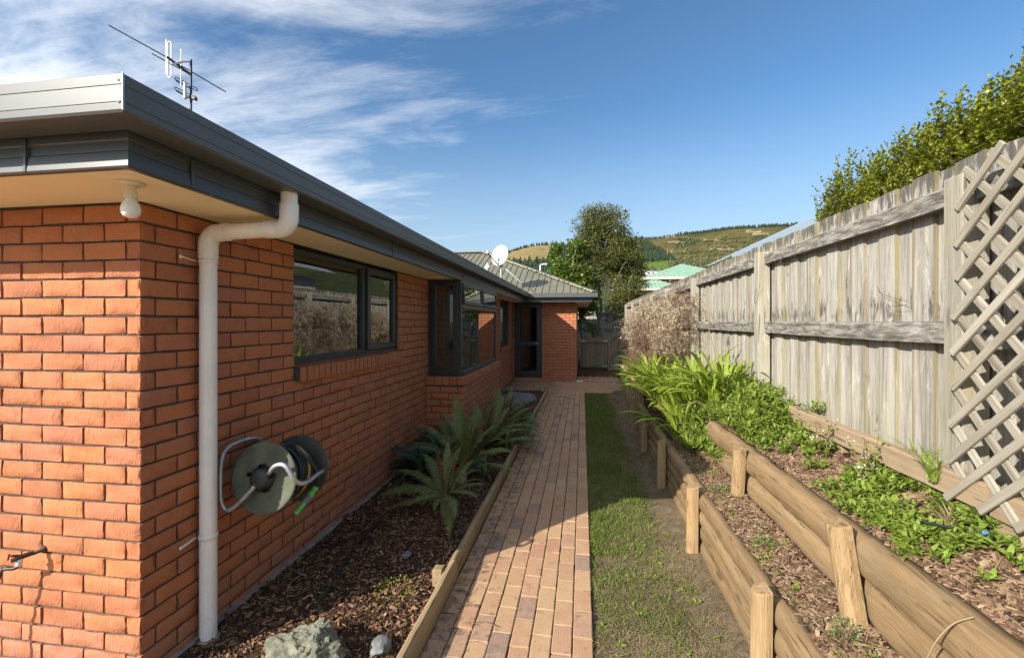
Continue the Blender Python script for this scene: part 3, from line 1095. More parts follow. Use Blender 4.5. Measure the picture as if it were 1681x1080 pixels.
# sill bricks laid on edge
def sill(y0, y1, xin, xout, ztop, drop, n, name='sill'):
    mbm = MB()
    mbm.box(xin, xout - 0.012, y0, y1, ztop - 0.12, ztop - 0.02)
    so = wpart(mbm, name, MORTAR, house)
    pit = (y1 - y0) / n
    rd = random.Random(n)
    for k in range(n):
        a, b = y0 + k * pit + 0.0055, y0 + (k + 1) * pit - 0.0055
        w_ = b - a
        m2 = MB()
        j = [rd.uniform(-.002, .002) for _ in range(8)]
        xo = xout + rd.uniform(-.004, .003)
        m2.add([(xin, 0, ztop - 0.105 + j[0]), (xo - .004, 0, ztop - 0.105 - drop + j[1]), (xo - .004, w_, ztop - 0.105 - drop + j[2]), (xin, w_, ztop - 0.105),
                (xin, 0, ztop), (xo - .008, .003, ztop - drop + j[3]), (xo - .008, w_ - .003, ztop - drop + j[4]), (xin, w_, ztop),
                (xo, .003, ztop - drop - .010 + j[5]), (xo, w_ - .003, ztop - drop - .010 + j[6]), (xo, .002, ztop - 0.097 - drop), (xo, w_ - .002, ztop - 0.097 - drop)],
               [(0, 1, 2, 3), (4, 7, 6, 5), (5, 6, 9, 8), (8, 9, 11, 10), (1, 10, 11, 2), (0, 4, 5, 8), (0, 8, 10, 1), (7, 3, 6), (3, 2, 11), (3, 11, 9), (3, 9, 6)])
        link('brick', m2.mesh('brick', BRICK), so, (0, a, 0))
    return so


sill(W1[0] + 0.002, W1[1] + 0.03, XW - 0.085, XW + 0.050, 15 * COURSE + 0.108, 0.024, 24)
sill(W2[0] - 0.02, W2[1] + 0.02, XW - 0.085, XW + 0.035, 11 * COURSE + 0.108, 0.014, 16)
# box-window sill: long side of bricks on edge, and four bricks on the near end
sill(BY0 + 0.10, BY1 + 0.01, -1.60, BX1 + 0.022, 0.990, 0.012, 33)
mbm = MB()
mbm.box(XW + 0.001, BX1 - 0.0, BY0 + 0.004, BY0 + 0.11, 0.868, 0.975)
so = wpart(mbm, 'sill', MORTAR, house)
for k in range(5):
    a = XW + 0.004 + k * 0.1022
    m2 = MB().cbox(0, 0.0955, 0, 0.125, 0, 0.106, 0.004)
    link('brick', m2.mesh('brick', BRICK), so, (a, BY0 - 0.020, 0.883 + random.uniform(-.001, .001)))
mbm = MB().box(XW, -1.60, BY0 + 0.11, BY1 - 0.02, 0.86, 0.965)
wpart(mbm, 'sill_bed', MORTAR, house)
# brick step under the door
mbm = MB().box(DOORO[0], DOORO[1], YD + 0.012, YD + 0.13, 0, 0.085)
so = wpart(mbm, 'door_sill', MORTAR, house)
for k in range(8):
    m2 = MB().cbox(0, 0.092, 0, 0.11, 0, 0.086, 0.003)
    link('brick', m2.mesh('brick', BRICK), so, (DOORO[0] + 0.002 + k * 0.0999, YD - 0.014, 0.006))


# windows -------------------------------------------------------------
def frame_rect(mb, axis, d0, d1, s0, s1, z0, z1, w_, c=0.003, sides='lrtb'):
    """rectangular aluminium frame between depths d0..d1"""
    def bx(a0, a1, zz0, zz1):
        if axis == 'y':
            mb.cbox(d0, d1, a0, a1, zz0, zz1, c)
        else:
            mb.cbox(a0, a1, d0, d1, zz0, zz1, c)
    bx(s0, s1, z0, z0 + w_)
    bx(s0, s1, z1 - w_, z1)
    bx(s0, s0 + w_, z0 + w_, z1 - w_)
    bx(s1 - w_, s1, z0 + w_, z1 - w_)


def pane(axis, d, s0, s1, z0, z1, parent):
    mb_ = MB()
    if axis == 'y':
        mb_.box(d - 0.003, d + 0.003, s0, s1, z0, z1)
    else:
        mb_.box(s0, s1, d - 0.003, d + 0.003, z0, z1)
    return mb_.build('pane', GLASS, parent)


# first window: a fixed light and an opening sash
xg = XW - 0.080
z0, z1 = W1[2] + 0.105, 2.235
mb = MB()
frame_rect(mb, 'y', xg - 0.035, xg + 0.030, W1[0] + .002, W1[1] - .002, z0, z1, 0.042)
mb.cbox(xg - 0.03, xg + 0.034, 4.035, 4.085, z0 + .042, z1 - .042, 0.003)
mb.cbox(xg + 0.030, xg + 0.052, W1[0] + .002, W1[1] - .002, z0 - .004, z0 + 0.02, 0.003)
win = wpart(mb, 'window', JOINERY, house)
pane('y', xg, W1[0] + .044, 4.035, z0 + .042, z1 - .042, win)
mb = MB()
frame_rect(mb, 'y', xg + 0.012, xg + 0.058, 4.095, W1[1] - 0.02, z0 + .028, z1 - .02, 0.058, 0.004)
mb.cbox(xg - 0.03, xg - 0.01, 4.41, 4.47, z0 + .05, z0 + 0.075)
sash = mb.build('sash', JOINERY, win)
pane('y', xg + 0.03, 4.15, W1[1] - .075, z0 + .085, z1 - .075, win)
mb = MB()
for k in range(3):
    mb.box(xg - 0.10 - 0.001 * k, xg - 0.096 - 0.001 * k, W1[0] + .03, W1[1] - .03, z1 - 0.135 + k * 0.035, z1 - 0.105 + k * 0.035)
mb.tube([(xg - 0.098, W1[0] + .03, z1 - 0.142), (xg - 0.098, W1[1] - .03, z1 - 0.142)], 0.009, 6)
mb.build('blind', BLIND, win)

# second window beyond the box window, its sash ajar
z0, z1 = W2[2] + 0.105, 2.235
mb = MB()
frame_rect(mb, 'y', xg - 0.035, xg + 0.030, W2[0] + .002, W2[1] - .002, z0, z1, 0.042)
mb.cbox(xg - 0.03, xg + 0.034, 11.73, 11.78, z0 + .042, z1 - .042, 0.003)
win = wpart(mb, 'window', JOINERY, house)
pane('y', xg, 11.78, W2[1] - .044, z0 + .042, z1 - .042, win)
mb = MB()
frame_rect(mb, 'y', -0.022, 0.022, 0.0, 0.60, z0 + .03, z1 - .02, 0.052, 0.003)
sash = mb.build('sash', JOINERY, win)
sash.location = (xg + 0.045, W2[0] + 0.02, 0)
sash.rotation_euler = (0, 0, 0)
pn = pane('y', 0, 0.05, 0.55, z0 + .08, z1 - .07, sash)

# box window
gx = -1.558
bz0, bz1 = 0.992, ZS - 0.002
zt = 1.90
mb = MB()
# posts, head, base
mb.cbox(gx - 0.055, gx + 0.004, 5.745, 5.805, bz0, bz1, 0.004)
mb.cbox(gx - 0.055, gx + 0.004, 8.165, 8.225, bz0, bz1, 0.004)
mb.cbox(gx - 0.05, gx + 0.002, 5.806, 8.164, bz1 - 0.06, bz1, 0.004)
mb.cbox(gx - 0.05, gx + 0.022, 5.806, 8.164, bz0, bz0 + 0.05, 0.004)
mb.cbox(gx - 0.05, gx + 0.010, 5.806, 8.164, zt - 0.03, zt + 0.03, 0.004)
mb.cbox(gx - 0.05, gx + 0.006, 6.96, 7.01, zt + 0.031, bz1 - 0.061, 0.004)
# near end frame
mb.cbox(XW + 0.002, XW + 0.05, 5.747, 5.80, bz0, bz1, 0.004)
mb.cbox(XW + 0.051, gx - 0.056, 5.749, 5.80, bz0, bz0 + 0.05, 0.004)
mb.cbox(XW + 0.051, gx - 0.056, 5.749, 5.80, bz1 - 0.05, bz1, 0.004)
mb.cbox(XW + 0.002, gx - 0.056, 8.175, 8.22, bz0, bz1, 0.004)
bwin = wpart(mb, 'box_window', JOINERY, house)
pane('y', gx - 0.02, 5.80, 8.17, bz0 + .05, zt - .03, bwin)
mb = MB()
frame_rect(mb, 'x', 5.728, 5.770, XW + 0.055, gx - 0.045, bz0 + 0.035, bz1 - 0.03, 0.055, 0.004)
mb.cbox(XW + 0.068, XW + 0.078, 5.722, 5.730, bz0 + 0.5, bz0 + 0.62, 0.002)
sash = mb.build('sash', JOINERY, bwin)
pane('x', 5.752, XW + 0.108, gx - 0.098, bz0 + .088, bz1 - .083, bwin)
for a, b in ((5.812, 6.955), (7.015, 8.158)):
    mb = MB()
    frame_rect(mb, 'y', -0.018, 0.020, a, b, -(bz1 - zt) + 0.075, 0.0, 0.042, 0.003)
    sash = mb.build('sash', JOINERY, bwin)
    sash.location = (gx + 0.0, 0, bz1 - 0.045)
    sash.rotation_euler = (0, R(-3.5), 0)
    pane('y', 0, a + .04, b - .04, -(bz1 - zt) + 0.113, -0.04, sash)
mb = MB()
vs = []
for k in range(25):
    x = XW + 0.055 + k * 0.0139
    vs += [(x, 5.825 + 0.006 * math.sin(k * 1.3), bz0 + 0.055), (x, 5.825 + 0.006 * math.sin(k * 1.3), bz1 - 0.06)]
mb.add(vs, [(2 * k, 2 * k + 2, 2 * k + 3, 2 * k + 1) for k in range(24)], True)
mb.build('curtain', CURTAIN, bwin)
wpart(MB().box(XW - 0.03, gx - 0.055, 5.81, 8.16, 0.967, 0.988), 'window_ledge', CREAM, house)

# glazed door
mb = MB()
dx0, dx1 = DOORO[0] + 0.002, DOORO[1] - 0.002
frame_rect(mb, 'x', YD + 0.03, YD + 0.095, dx0, dx1, 0.10, ZS, 0.05)
wpart(mb, 'door_frame', JOINERY, house)
mb = MB()
a0, a1 = dx0 + 0.054, dx1 - 0.054
mb.cbox(a0, a0 + 0.10, YD + 0.04, YD + 0.085, 0.155, ZS - 0.054)
mb.cbox(a1 - 0.10, a1, YD + 0.04, YD + 0.085, 0.155, ZS - 0.054)
mb.cbox(a0 + 0.101, a1 - 0.101, YD + 0.042, YD + 0.083, 0.155, 0.28)
mb.cbox(a0 + 0.101, a1 - 0.101, YD + 0.042, YD + 0.083, 1.02, 1.13)
mb.cbox(a0 + 0.101, a1 - 0.101, YD + 0.042, YD + 0.083, ZS - 0.15, ZS - 0.054)
door = wpart(mb, 'door', JOINERY, house)
pane('x', YD + 0.062, a0 + 0.10, a1 - 0.10, 0.28, 1.02, door)
pane('x', YD + 0.062, a0 + 0.10, a1 - 0.10, 1.13, ZS - 0.15, door)
mb = MB().tube([(a1 - 0.05, YD + 0.035, 1.08), (a1 - 0.05, YD - 0.005, 1.08), (a1 - 0.13, YD - 0.005, 1.08)], 0.009, 6)
mb.build('handle', ALU, door)

# rooms behind the glass
mb = MB()
mb.box(-8.0, -7.9, YF + 0.12, 18, 0, ZS)
mb.box(-7.9, -0.3, 17.9, 18.0, 0, ZS)
mb.box(-7.9, XW - 0.2, YF + 0.111, YF + 0.14, 0, ZS)
mb.box(-7.9, XW - 0.12, YF + 0.15, 17.9, 0.0, 0.02)
mb.box(-7.9, XW - 0.12, YF + 0.15, 17.9, ZS + 0.03, ZS + 0.05)
mb.box(-7.9, XW - 0.5, 5.30, 5.40, 0.021, ZS + 0.029)
mb.box(-7.9, XW - 0.5, 10.2, 10.3, 0.021, ZS + 0.029)
wpart(mb, 'interior_wall', INT, house)
wpart(MB().box(XW, XR - 0.12, YD + 0.12, 17.9, 0.0, 0.02).box(XW, XR - 0.12, YD + 0.12, 17.9, ZS + 0.03, ZS + 0.05), 'interior_floor', INT, house)


# eaves -----------------------------------------------------------------
def eave_pts(o, z):
    return [(-8.0, YF - o, z), (XW + o, YF - o, z), (XW + o, YD - o, z), (XR + o, YD - o, z), (XR + o, 18.0, z)]


def eave_sweep(prof, name, material, closed=True, segs=(0, 1, 2, 3)):
    """prof: loop of (offset from the wall, z)"""
    m2 = MB()
    m = len(prof)
    vs = []
    for o, z in prof:
        vs.append(eave_pts(o, z))
    for sgm in segs:
        V = [vs[k][sgm] for k in range(m)] + [vs[k][sgm + 1] for k in range(m)]
        F = [(k, (k + 1) % m, m + (k + 1) % m, m + k) for k in range(m if closed else m - 1)]
        m2.add(V, F)
        if closed and sgm in (segs[0], segs[-1]):
            m2.add(V[:m] if sgm == segs[0] else V[m:], [tuple(range(m))])
    return wpart(m2, name, material, house)


eave_sweep([(0.0005, ZS), (0.412, ZS), (0.412, ZS + 0.012), (0.0005, ZS + 0.012)], 'soffit', SOFFIT)
eave_sweep([(0.4125, ZS - 0.012), (0.436, ZS - 0.012), (0.440, ZS - 0.006), (0.436, ZS + 0.045), (0.431, ZS + 0.050), (0.431, ZS + 0.085), (0.436, ZS + 0.090), (0.436, ZS + 0.20), (0.4125, ZS + 0.20)], 'fascia', FASCIA)
gb, gt = ZS + 0.112, ZS + 0.228
gh = gt - gb
gprof = [(0.4365, gb + 0.02), (0.450, gb), (0.572, gb - 0.004), (0.578, gb + 0.004), (0.579, gb + gh * 0.20), (0.5765, gb + gh * 0.215), (0.5765, gb + gh * 0.235), (0.579, gb + gh * 0.25),
         (0.580, gb + gh * 0.66), (0.5775, gb + gh * 0.675), (0.5775, gb + gh * 0.695), (0.580, gb + gh * 0.71), (0.581, gt - 0.003), (0.577, gt), (0.566, gt), (0.566, gt - 0.006), (0.573, gt - 0.008), (0.571, gb + 0.006), (0.452, gb + 0.01), (0.4365, gb + 0.03)]
gut = eave_sweep(gprof, 'gutter', GUTTER)
# mitre cover with its rivets, and brackets along the fascia
m2 = MB()
cxg, cyg = XW + 0.581, YF - 0.581
for zz in (gt - 0.022, gb + 0.026):
    m2.lathe([(0.0, 0.003), (0.0035, 0.002), (0.0045, 0.0)], (cxg - 0.014, cyg + 0.0005, zz), (0, -1, 0), 8)
m2.box(cxg - 0.0005, cxg + 0.0008, cyg - 0.0008, cyg + 0.006, gb, gt)
m2.build('rivet', ALU, gut)
for y in (1.62, 3.6, 5.9, 8.2, 10.5):
    MB().cbox(XW + 0.4365, XW + 0.4425, y, y + 0.012, ZS - 0.008, ZS + 0.11, 0.001).build('fascia_joiner', FASCIA, gut)
for x in (-2.0, -3.2):
    MB().cbox(x, x + 0.012, YF - 0.4425, YF - 0.4365, ZS - 0.008, ZS + 0.11, 0.001).build('fascia_joiner', FASCIA, gut)
# soffit vents
m2 = MB().cbox(XW + 0.10, XW + 0.26, 5.40, 5.58, ZS - 0.012, ZS - 0.001, 0.003)
wpart(m2, 'soffit_vent', CREAM, house)
m2 = MB()
for y in (3.0, 5.4, 7.8, 10.2):
    m2.box(XW + 0.003, XW + 0.41, y, y + 0.018, ZS - 0.003, ZS - 0.0005)
m2.box(-3.2, -3.182, YF - 0.41, YF - 0.003, ZS - 0.003, ZS - 0.0005)
wpart(m2, 'soffit_joint', SOFFIT, house)

# roof -------------------------------------------------------------------
EO, ZE, SL, HW = 0.52, gt - 0.006, 0.45, 3.9
x0r, y0r, xr_, yd_ = XW + EO, YF - EO, XR + EO, YD - EO
zr = ZE + HW * SL
th = 0.03
A_ = (x0r, y0r); Bm = (x0r - HW, y0r + HW)
V_ = (x0r, yd_); Wm = (x0r - HW, yd_ + HW)
H_ = (xr_, yd_); Am = (xr_ - HW, yd_ + HW)
def rp(p, z): return (p[0], p[1], z)
m2 = MB()
for dz in (0, ):
    m2.add([rp(A_, ZE), rp(V_, ZE), rp(Wm, zr), rp(Bm, zr)], [(0, 1, 2, 3)])            # side slope
    m2.add([(x0r - 2 * HW, y0r, ZE), rp(A_, ZE), rp(Bm, zr)], [(0, 1, 2)])              # front hip
    m2.add([rp(V_, ZE), rp(H_, ZE), rp(Am, zr), rp(Wm, zr)], [(0, 1, 2, 3)])            # slope over the door
    m2.add([rp(H_, ZE), (xr_, yd_ + 2 * HW, ZE), rp(Am, zr)], [(0, 1, 2)])              # right hip
    m2.add([(x0r - 2 * HW, y0r, ZE), rp(Bm, zr), rp(Wm, zr), (x0r - 2 * HW, yd_ + 2 * HW, ZE)], [(0, 1, 2, 3)])
    m2.add([rp(Wm, zr), rp(Am, zr), (xr_, yd_ + 2 * HW, ZE), (x0r - 2 * HW, yd_ + 2 * HW, ZE)], [(0, 1, 2, 3)])
roof = wpart(m2, 'roof', ROOF, house)
rd = random.Random(3)
x = xr_ - 0.12
while x > x0r - HW + 0.1:                      # ribs over the door wing
    top = min(yd_ + HW, yd_ + (xr_ - x))
    lo = yd_ if x > x0r else yd_ + (x0r - x)
    p = Vector((x, lo + 0.005, ZE + (lo - yd_) * SL + 0.008))
    q = Vector((x, top, ZE + (top - yd_) * SL + 0.008))
    if top - lo > 0.05:
        MB().bar(p, q, 0.038, 0.030, (0, 0, 1)).build('rib', ROOF, roof)
    x -= 0.195
yy_ = y0r + 0.2
while yy_ < yd_ + HW - 0.2:                    # ribs on the long slope
    top = min(HW, yy_ - y0r)
    lo = 0.0 if yy_ < yd_ else yy_ - yd_
    if top - lo > 0.1:
        MB().bar((x0r - lo - 0.005, yy_, ZE + lo * SL + 0.008), (x0r - top, yy_, ZE + top * SL + 0.008), 0.038, 0.030).build('rib', ROOF, roof)
    yy_ += 0.38
m2 = MB()
m2.bar(Vector(rp(H_, ZE + 0.03)), Vector(rp(Am, zr + 0.03)), 0.20, 0.035)
m2.bar(Vector(rp(A_, ZE + 0.03)).lerp(Vector(rp(Bm, zr + 0.03)), 0.16), Vector(rp(Bm, zr + 0.03)), 0.20, 0.035)
m2.bar(Vector(rp(Am, zr + 0.03)), Vector(rp(Wm, zr + 0.03)), 0.22, 0.035)
m2.bar(Vector(rp(Bm, zr + 0.03)), Vector(rp(Wm, zr + 0.03)), 0.22, 0.035)
rcap = m2.build('ridge_cap', RIDGE, roof)
m2 = MB()                                       # pale weathered mortar edge under the hip cap and in the valley
for (p, q, off) in ((rp(H_, ZE), rp(Am, zr), Vector((-0.085, -0.085, 0))), ):
    p, q = Vector(p) + off + Vector((0, 0, .035)), Vector(q) + off + Vector((0, 0, .035))
    nseg = 70
    for k in range(nseg):
        a, b = p.lerp(q, k / nseg), p.lerp(q, (k + 1) / nseg)
        if rd.random() < 0.8:
            m2.bar(a + Vector((0, 0, rd.uniform(-.006, .006))), b, 0.03 + rd.uniform(-.012, .012), 0.022)
m2.build('hip_bedding', LICHEN, roof)
m2 = MB()
for k in range(60):
    s_ = rd.uniform(0, 0.9) ** 1.5
    c = Vector((x0r - s_ + rd.uniform(-.06, .10), yd_ + s_ + rd.uniform(-.03, .06), ZE + s_ * SL + 0.012))
    r_ = rd.uniform(0.008, 0.03)
    m2.lathe([(r_, 0), (r_ * .6, r_ * .4), (0, r_ * .5)], c, (0, 0, 1), 5)
m2.build('valley_lichen', LICHEN, roof)
# pipe vent on the roof
m2 = MB()
c0 = Vector((-2.41, 11.5, ZE + (x0r + 2.41) * SL))
m2.lathe([(0.055, -0.05), (0.055, 0.17), (0.075, 0.18), (0.08, 0.20), (0.06, 0.25), (0.03, 0.27), (0.025, 0.31), (0, 0.315)], c0, (0, 0, 1), 12)
wpart(m2, 'roof_vent', PVC, house)

# downpipe -----------------------------------------------------------------
PX, PY, PR = -1.945, 2.125, 0.041
def arc(c, a, b, n=6):
    """quarter bend from c+a to c+b"""
    c, a, b = Vector(c), Vector(a), Vector(b)
    return [c + a * math.cos(t * math.pi / 2 / n) + b * math.sin(t * math.pi / 2 / n) for t in range(n + 1)]
m2 = MB()
m2.tube([(PX, PY, 0.0), (PX, PY, 2.07)], PR, 18)
dpipe = wpart(m2, 'downpipe', PVC, house)
rb_ = 0.062
gx_ = XW + 0.507
zrun = 2.165
m2 = MB()
bend1 = arc((PX + rb_, PY, 2.165 - rb_), (-rb_, 0, 0), (0, 0, rb_))
m2.tube([(PX, PY, 2.03)] + bend1 + [(PX + 0.12, PY, zrun + 0.003)], PR + 0.0055, 16)
m2.build('elbow', PVC, dpipe)
m2 = MB()
m2.tube([(PX + 0.10, PY, zrun + 0.002), (gx_ - 0.09, PY + 0.015, zrun + 0.012)], PR, 16)
m2.build('offset_pipe', PVC, dpipe)
m2 = MB()
bend2 = arc((gx_ - rb_, PY + 0.02, zrun + 0.012 + rb_), (0, 0, -rb_), (rb_, 0, 0))
m2.tube([(gx_ - 0.125, PY + 0.015, zrun + 0.012)] + bend2 + [(gx_, PY + 0.02, zrun + 0.14)], PR + 0.0055, 16)
m2.tube([(gx_, PY + 0.02, zrun + 0.13), (gx_, PY + 0.02, gb + 0.004)], PR, 16)
m2.build('elbow', PVC, dpipe)
for (zz, dz) in ((2.015, 0.012), (0.575, -0.012)):
    m2 = MB()
    m2.lathe([(PR + 0.0005, 0), (PR + 0.004, 0.001), (PR + 0.004, 0.022), (PR + 0.0005, 0.023)], (PX, PY, zz - 0.011), (0, 0, 1), 18)
    m2.bar((XW + 0.004, PY - 0.030, zz), (XW + 0.004, PY - 0.115, zz + dz), 0.004, 0.020, (1, 0, 0))
    m2.lathe([(0, 0.003), (0.010, 0.003), (0.010, 0)], (XW + 0.006, PY - 0.118, zz + dz), (1, 0, 0), 10)
    br = m2.build('bracket', PVC, dpipe)
for (zz) in (2.062,):
    m2 = MB().lathe([(PR + 0.0006, 0), (PR + 0.0035, 0.001), (PR + 0.0035, 0.012), (PR + 0.0006, 0.013)], (PX, PY, zz), (0, 0, 1), 18)
    m2.build('collar', PVC, dpipe)
m2 = MB().lathe([(0.10, -0.03), (0.095, 0.02), (0.055, 0.045), (0.04, 0.046)], (PX + 0.0, PY, 0.0), (0, 0, 1), 14)
m2.build('pipe_footing', CONC, dpipe)
# small drain outlet at the foot of the far corner
m2 = MB().cbox(XR + 0.004, XR + 0.16, 12.93, 12.99, 0.012, 0.05, 0.006)
wpart(m2, 'drain_outlet', PVC, house)


# ---------------------------------------------------------------- things fixed to the house
t = thing('light_fitting', 'cream batten holder with a bare frosted bulb under the house eave', 'light', (-1.765, 1.55, ZS))
MB().lathe([(0.0, -0.001), (0.046, -0.001), (0.046, -0.006), (0.038, -0.011), (0.024, -0.014), (0.0, -0.014)], (0, 0, 0), (0, 0, 1), 20).build('base', CREAM, t)
MB().lathe([(0.018, -0.012), (0.020, -0.03), (0.023, -0.062), (0.0235, -0.064), (0, -0.064)], (0, 0, 0), (0, 0, 1), 18).build('lamp_holder', CREAM, t)
MB().lathe([(0.016, -0.060), (0.018, -0.070), (0.028, -0.085), (0.0335, -0.104), (0.032, -0.122), (0.024, -0.134), (0.012, -0.140), (0, -0.1415)], (0, 0, 0), (0, 0, 1), 20).build('bulb', BULB, t)
m2 = MB()
for s_ in (-1, 1):
    m2.lathe([(0, -0.0085), (0.005, -0.008), (0.006, -0.005)], (0.034 * s_, 0.012 * s_, 0), (0, 0, 1), 8)
m2.build('screw', DARKM, t)

# smooth the polyline with Catmull-Rom
def catmull(pts, n=5):
    P = [Vector(p) for p in pts]
    P = [P[0] * 2 - P[1]] + P + [P[-1] * 2 - P[-2]]
    out = []
    for i in range(1, len(P) - 2):
        for k in range(n):
            u = k / n
            out.append(0.5 * ((2 * P[i]) + (P[i + 1] - P[i - 1]) * u + (2 * P[i - 1] - 5 * P[i] + 4 * P[i + 1] - P[i + 2]) * u * u + (3 * P[i] - P[i - 1] - 3 * P[i + 1] + P[i + 2]) * u ** 3))
    out.append(P[-2])
    return out
# hose reel ------------------------------------------------------------------
t = thing('hose_reel', 'old hose reel of faded green discs on a bent tube frame', 'hose reel', (XW, 2.5, 0.75))
REELG = m_simple('faded_green_paint', (0.088, 0.096, 0.064), 0.75, 0.05, 0.35, 7)
REELD = m_simple('dark_green_paint', (0.045, 0.05, 0.042), 0.65, 0.1, 0.2, 6)
base = Vector(t.location)
def rl(p): return Vector(p) - base
c1, c2 = rl((-1.72, 2.245, 0.847)), rl((-1.72, 2.570, 0.803))
ax = (c2 - c1).normalized()
def disc(c, flip):
    s_ = -1 if flip else 1
    return MB().lathe([(0.0, 0.0), (0.07, 0.0), (0.085, 0.008 * s_), (0.165, 0.010 * s_), (0.186, 0.003 * s_), (0.195, 0.006 * s_), (0.196, 0.012 * s_), (0.19, 0.016 * s_), (0.165, 0.019 * s_), (0.0, 0.015 * s_)], c, ax, 48)
disc(c1, False).build('disc', REELG, t)
o = disc(c2, True).build('disc', REELD, t)
tag(o, 'darker disc of the hose reel nearer the far end')
MB().tube([c1 + ax * 0.015, c2 - ax * 0.015], 0.075, 20).build('drum', REELD, t)
hub = MB().lathe([(0.0, -0.040), (0.035, -0.040), (0.05, -0.034), (0.068, -0.018), (0.072, 0.004)], c1, ax, 12).build('hub', BLACKP, t)
for k in range(5):
    a_ = k * 2 * math.pi / 5 + 0.5
    b1 = ax.orthogonal().normalized()
    b2 = ax.cross(b1)
    MB().lathe([(0.012, -0.034), (0.012, 0.0)], c1 + (b1 * math.cos(a_) + b2 * math.sin(a_)) * 0.068, ax, 6).build('hub_lug', BLACKP, hub)
# tube frame: loop on the wall, out to the hub, over and round the back disc
fr = [(-1.985, 2.583, 0.932), (-1.955, 2.512, 0.985), (-1.945, 2.417, 1.01), (-1.942, 2.29, 1.011), (-1.94, 2.226, 0.985), (-1.94, 2.203, 0.916), (-1.94, 2.199, 0.801), (-1.935, 2.199, 0.729), (-1.92, 2.205, 0.688), (-1.89, 2.205, 0.680), (-1.83, 2.200, 0.72), (-1.755, 2.195, 0.792), (-1.73, 2.198, 0.822)]
m2 = MB().tube([rl(p) for p in catmull(fr)], 0.0125, 10)
fo = m2.build('frame_tube', ALU, t)
fr2 = [(-1.662, 2.215, 0.886), (-1.619, 2.2, 0.929), (-1.576, 2.195, 0.945), (-1.545, 2.195, 0.934), (-1.523, 2.2, 0.898), (-1.509, 2.215, 0.858), (-1.5, 2.255, 0.827), (-1.5, 2.321, 0.815), (-1.52, 2.435, 0.814), (-1.56, 2.57, 0.796), (-1.63, 2.72, 0.78), (-1.72, 2.859, 0.774), (-1.85, 3.032, 0.756), (-1.985, 3.196, 0.722)]
MB().tube([rl(p) for p in catmull(fr2)], 0.0125, 10).build('frame_tube', ALU, t)
m2 = MB()
b1 = ax.cross(Vector((0, 0, 1))).normalized()
b2 = b1.cross(ax)
HOSEM, th_, bh_ = mat('garden_hose')
u_ = th_.n('ShaderNodeNewGeometry').outputs['Random Per Island']
th_.set(bh_.inputs['Base Color'], th_.ramp(u_, [(0.0, (0.014, 0.022, 0.024)), (0.45, (0.016, 0.03, 0.032)), (0.62, (0.020, 0.028, 0.026)), (0.66, (0.030, 0.036, 0.03)), (0.74, (0.42, 0.27, 0.06)), (1.0, (0.46, 0.30, 0.07))], 'CONSTANT'))
bh_.inputs['Roughness'].default_value = 0.4
rh = random.Random(12)
for lay in range(3):
    for k in range(8 - lay):
        c = c1 + ax * (0.05 + k * 0.029 + lay * 0.012)
        rr_ = 0.105 + lay * 0.022 + rh.uniform(0, .008)
        sk = ax * rh.uniform(-.02, .02)
        m2.tube([c + (b1 * math.cos(a) + b2 * math.sin(a)) * rr_ + sk * math.sin(a) for a in np.linspace(0, 2 * math.pi, 33)], 0.0095 if rh.random() < .7 else 0.006, 6, caps=False)
m2.build('hose_coil', HOSEM, t)
# loose end of the hose over the top, down to the nozzle
le = [c1 + ax * 0.10 + b2 * 0.145, c1 + ax * 0.16 + b2 * 0.165 + b1 * 0.04, rl((-1.60, 2.38, 0.965)), rl((-1.555, 2.43, 0.888)), rl((-1.53, 2.467, 0.799)), rl((-1.54, 2.485, 0.736)), rl((-1.55, 2.475, 0.70))]
MB().tube(catmull(le, 6), 0.010, 8).build('hose_end', HOSEM, t)
NOZG = m_simple('bright_green_plastic', (0.115, 0.42, 0.10), 0.45, 0, 0.05)
NOZGR = m_simple('grey_plastic', (0.16, 0.18, 0.19), 0.5, 0, 0.05)
p0, p1 = rl((-1.55, 2.477, 0.723)), rl((-1.585, 2.335, 0.625))
axn = (p1 - p0).normalized()
L_ = (p1 - p0).length
noz = MB().lathe([(0.0, 0.0), (0.017, 0.0), (0.018, 0.004), (0.018, 0.02), (0.013, 0.022), (0.013, 0.028), (0.018, 0.03), (0.019, 0.055), (0.0165, 0.06)], p0, axn, 14).build('nozzle', NOZG, t)
MB().lathe([(0.016, 0.058), (0.0185, 0.062), (0.018, 0.10), (0.015, 0.108)], p0, axn, 14).build('nozzle_grip', NOZGR, noz)
MB().lathe([(0.0145, 0.104), (0.0155, 0.112), (0.0125, L_ - 0.012), (0.0135, L_), (0.007, L_), (0.005, L_ - 0.01), (0, L_ - 0.01)], p0, axn, 14).build('nozzle_tip', NOZG, noz)

# garden tap on the front wall -------------------------------------------------
t = thing('garden_tap', 'small brass garden tap with a black hose connector on the sunlit brick wall', 'tap', (-2.53, YF, 0.62))
MB().lathe([(0, 0.0), (0.024, 0.001), (0.024, 0.004), (0.012, 0.008), (0.011, 0.05), (0, 0.05)], (0, 0, 0), (0, -1, 0), 12).build('wall_flange', BRASS, t)
MB().tube([(0, -0.04, 0), (-0.018, -0.07, 0.0), (-0.035, -0.10, -0.004), (-0.055, -0.125, -0.012)], [0.011, 0.014, 0.015, 0.012], 10).build('body', BRASS, t)
m2 = MB().tube([(-0.03, -0.09, 0.005), (-0.058, -0.125, 0.016)], 0.006, 8)
m2.bar((-0.085, -0.12, -0.012), (-0.05, -0.135, 0.032), 0.007, 0.007)
m2.build('handle', BRASS, t)
MB().lathe([(0.010, 0.0), (0.013, 0.006), (0.013, 0.018), (0.015, 0.02), (0.015, 0.045), (0.011, 0.048), (0, 0.048)], (-0.03, -0.095, -0.008), (-0.25, -0.1, -1), 12).build('hose_connector', WHITEM, t)
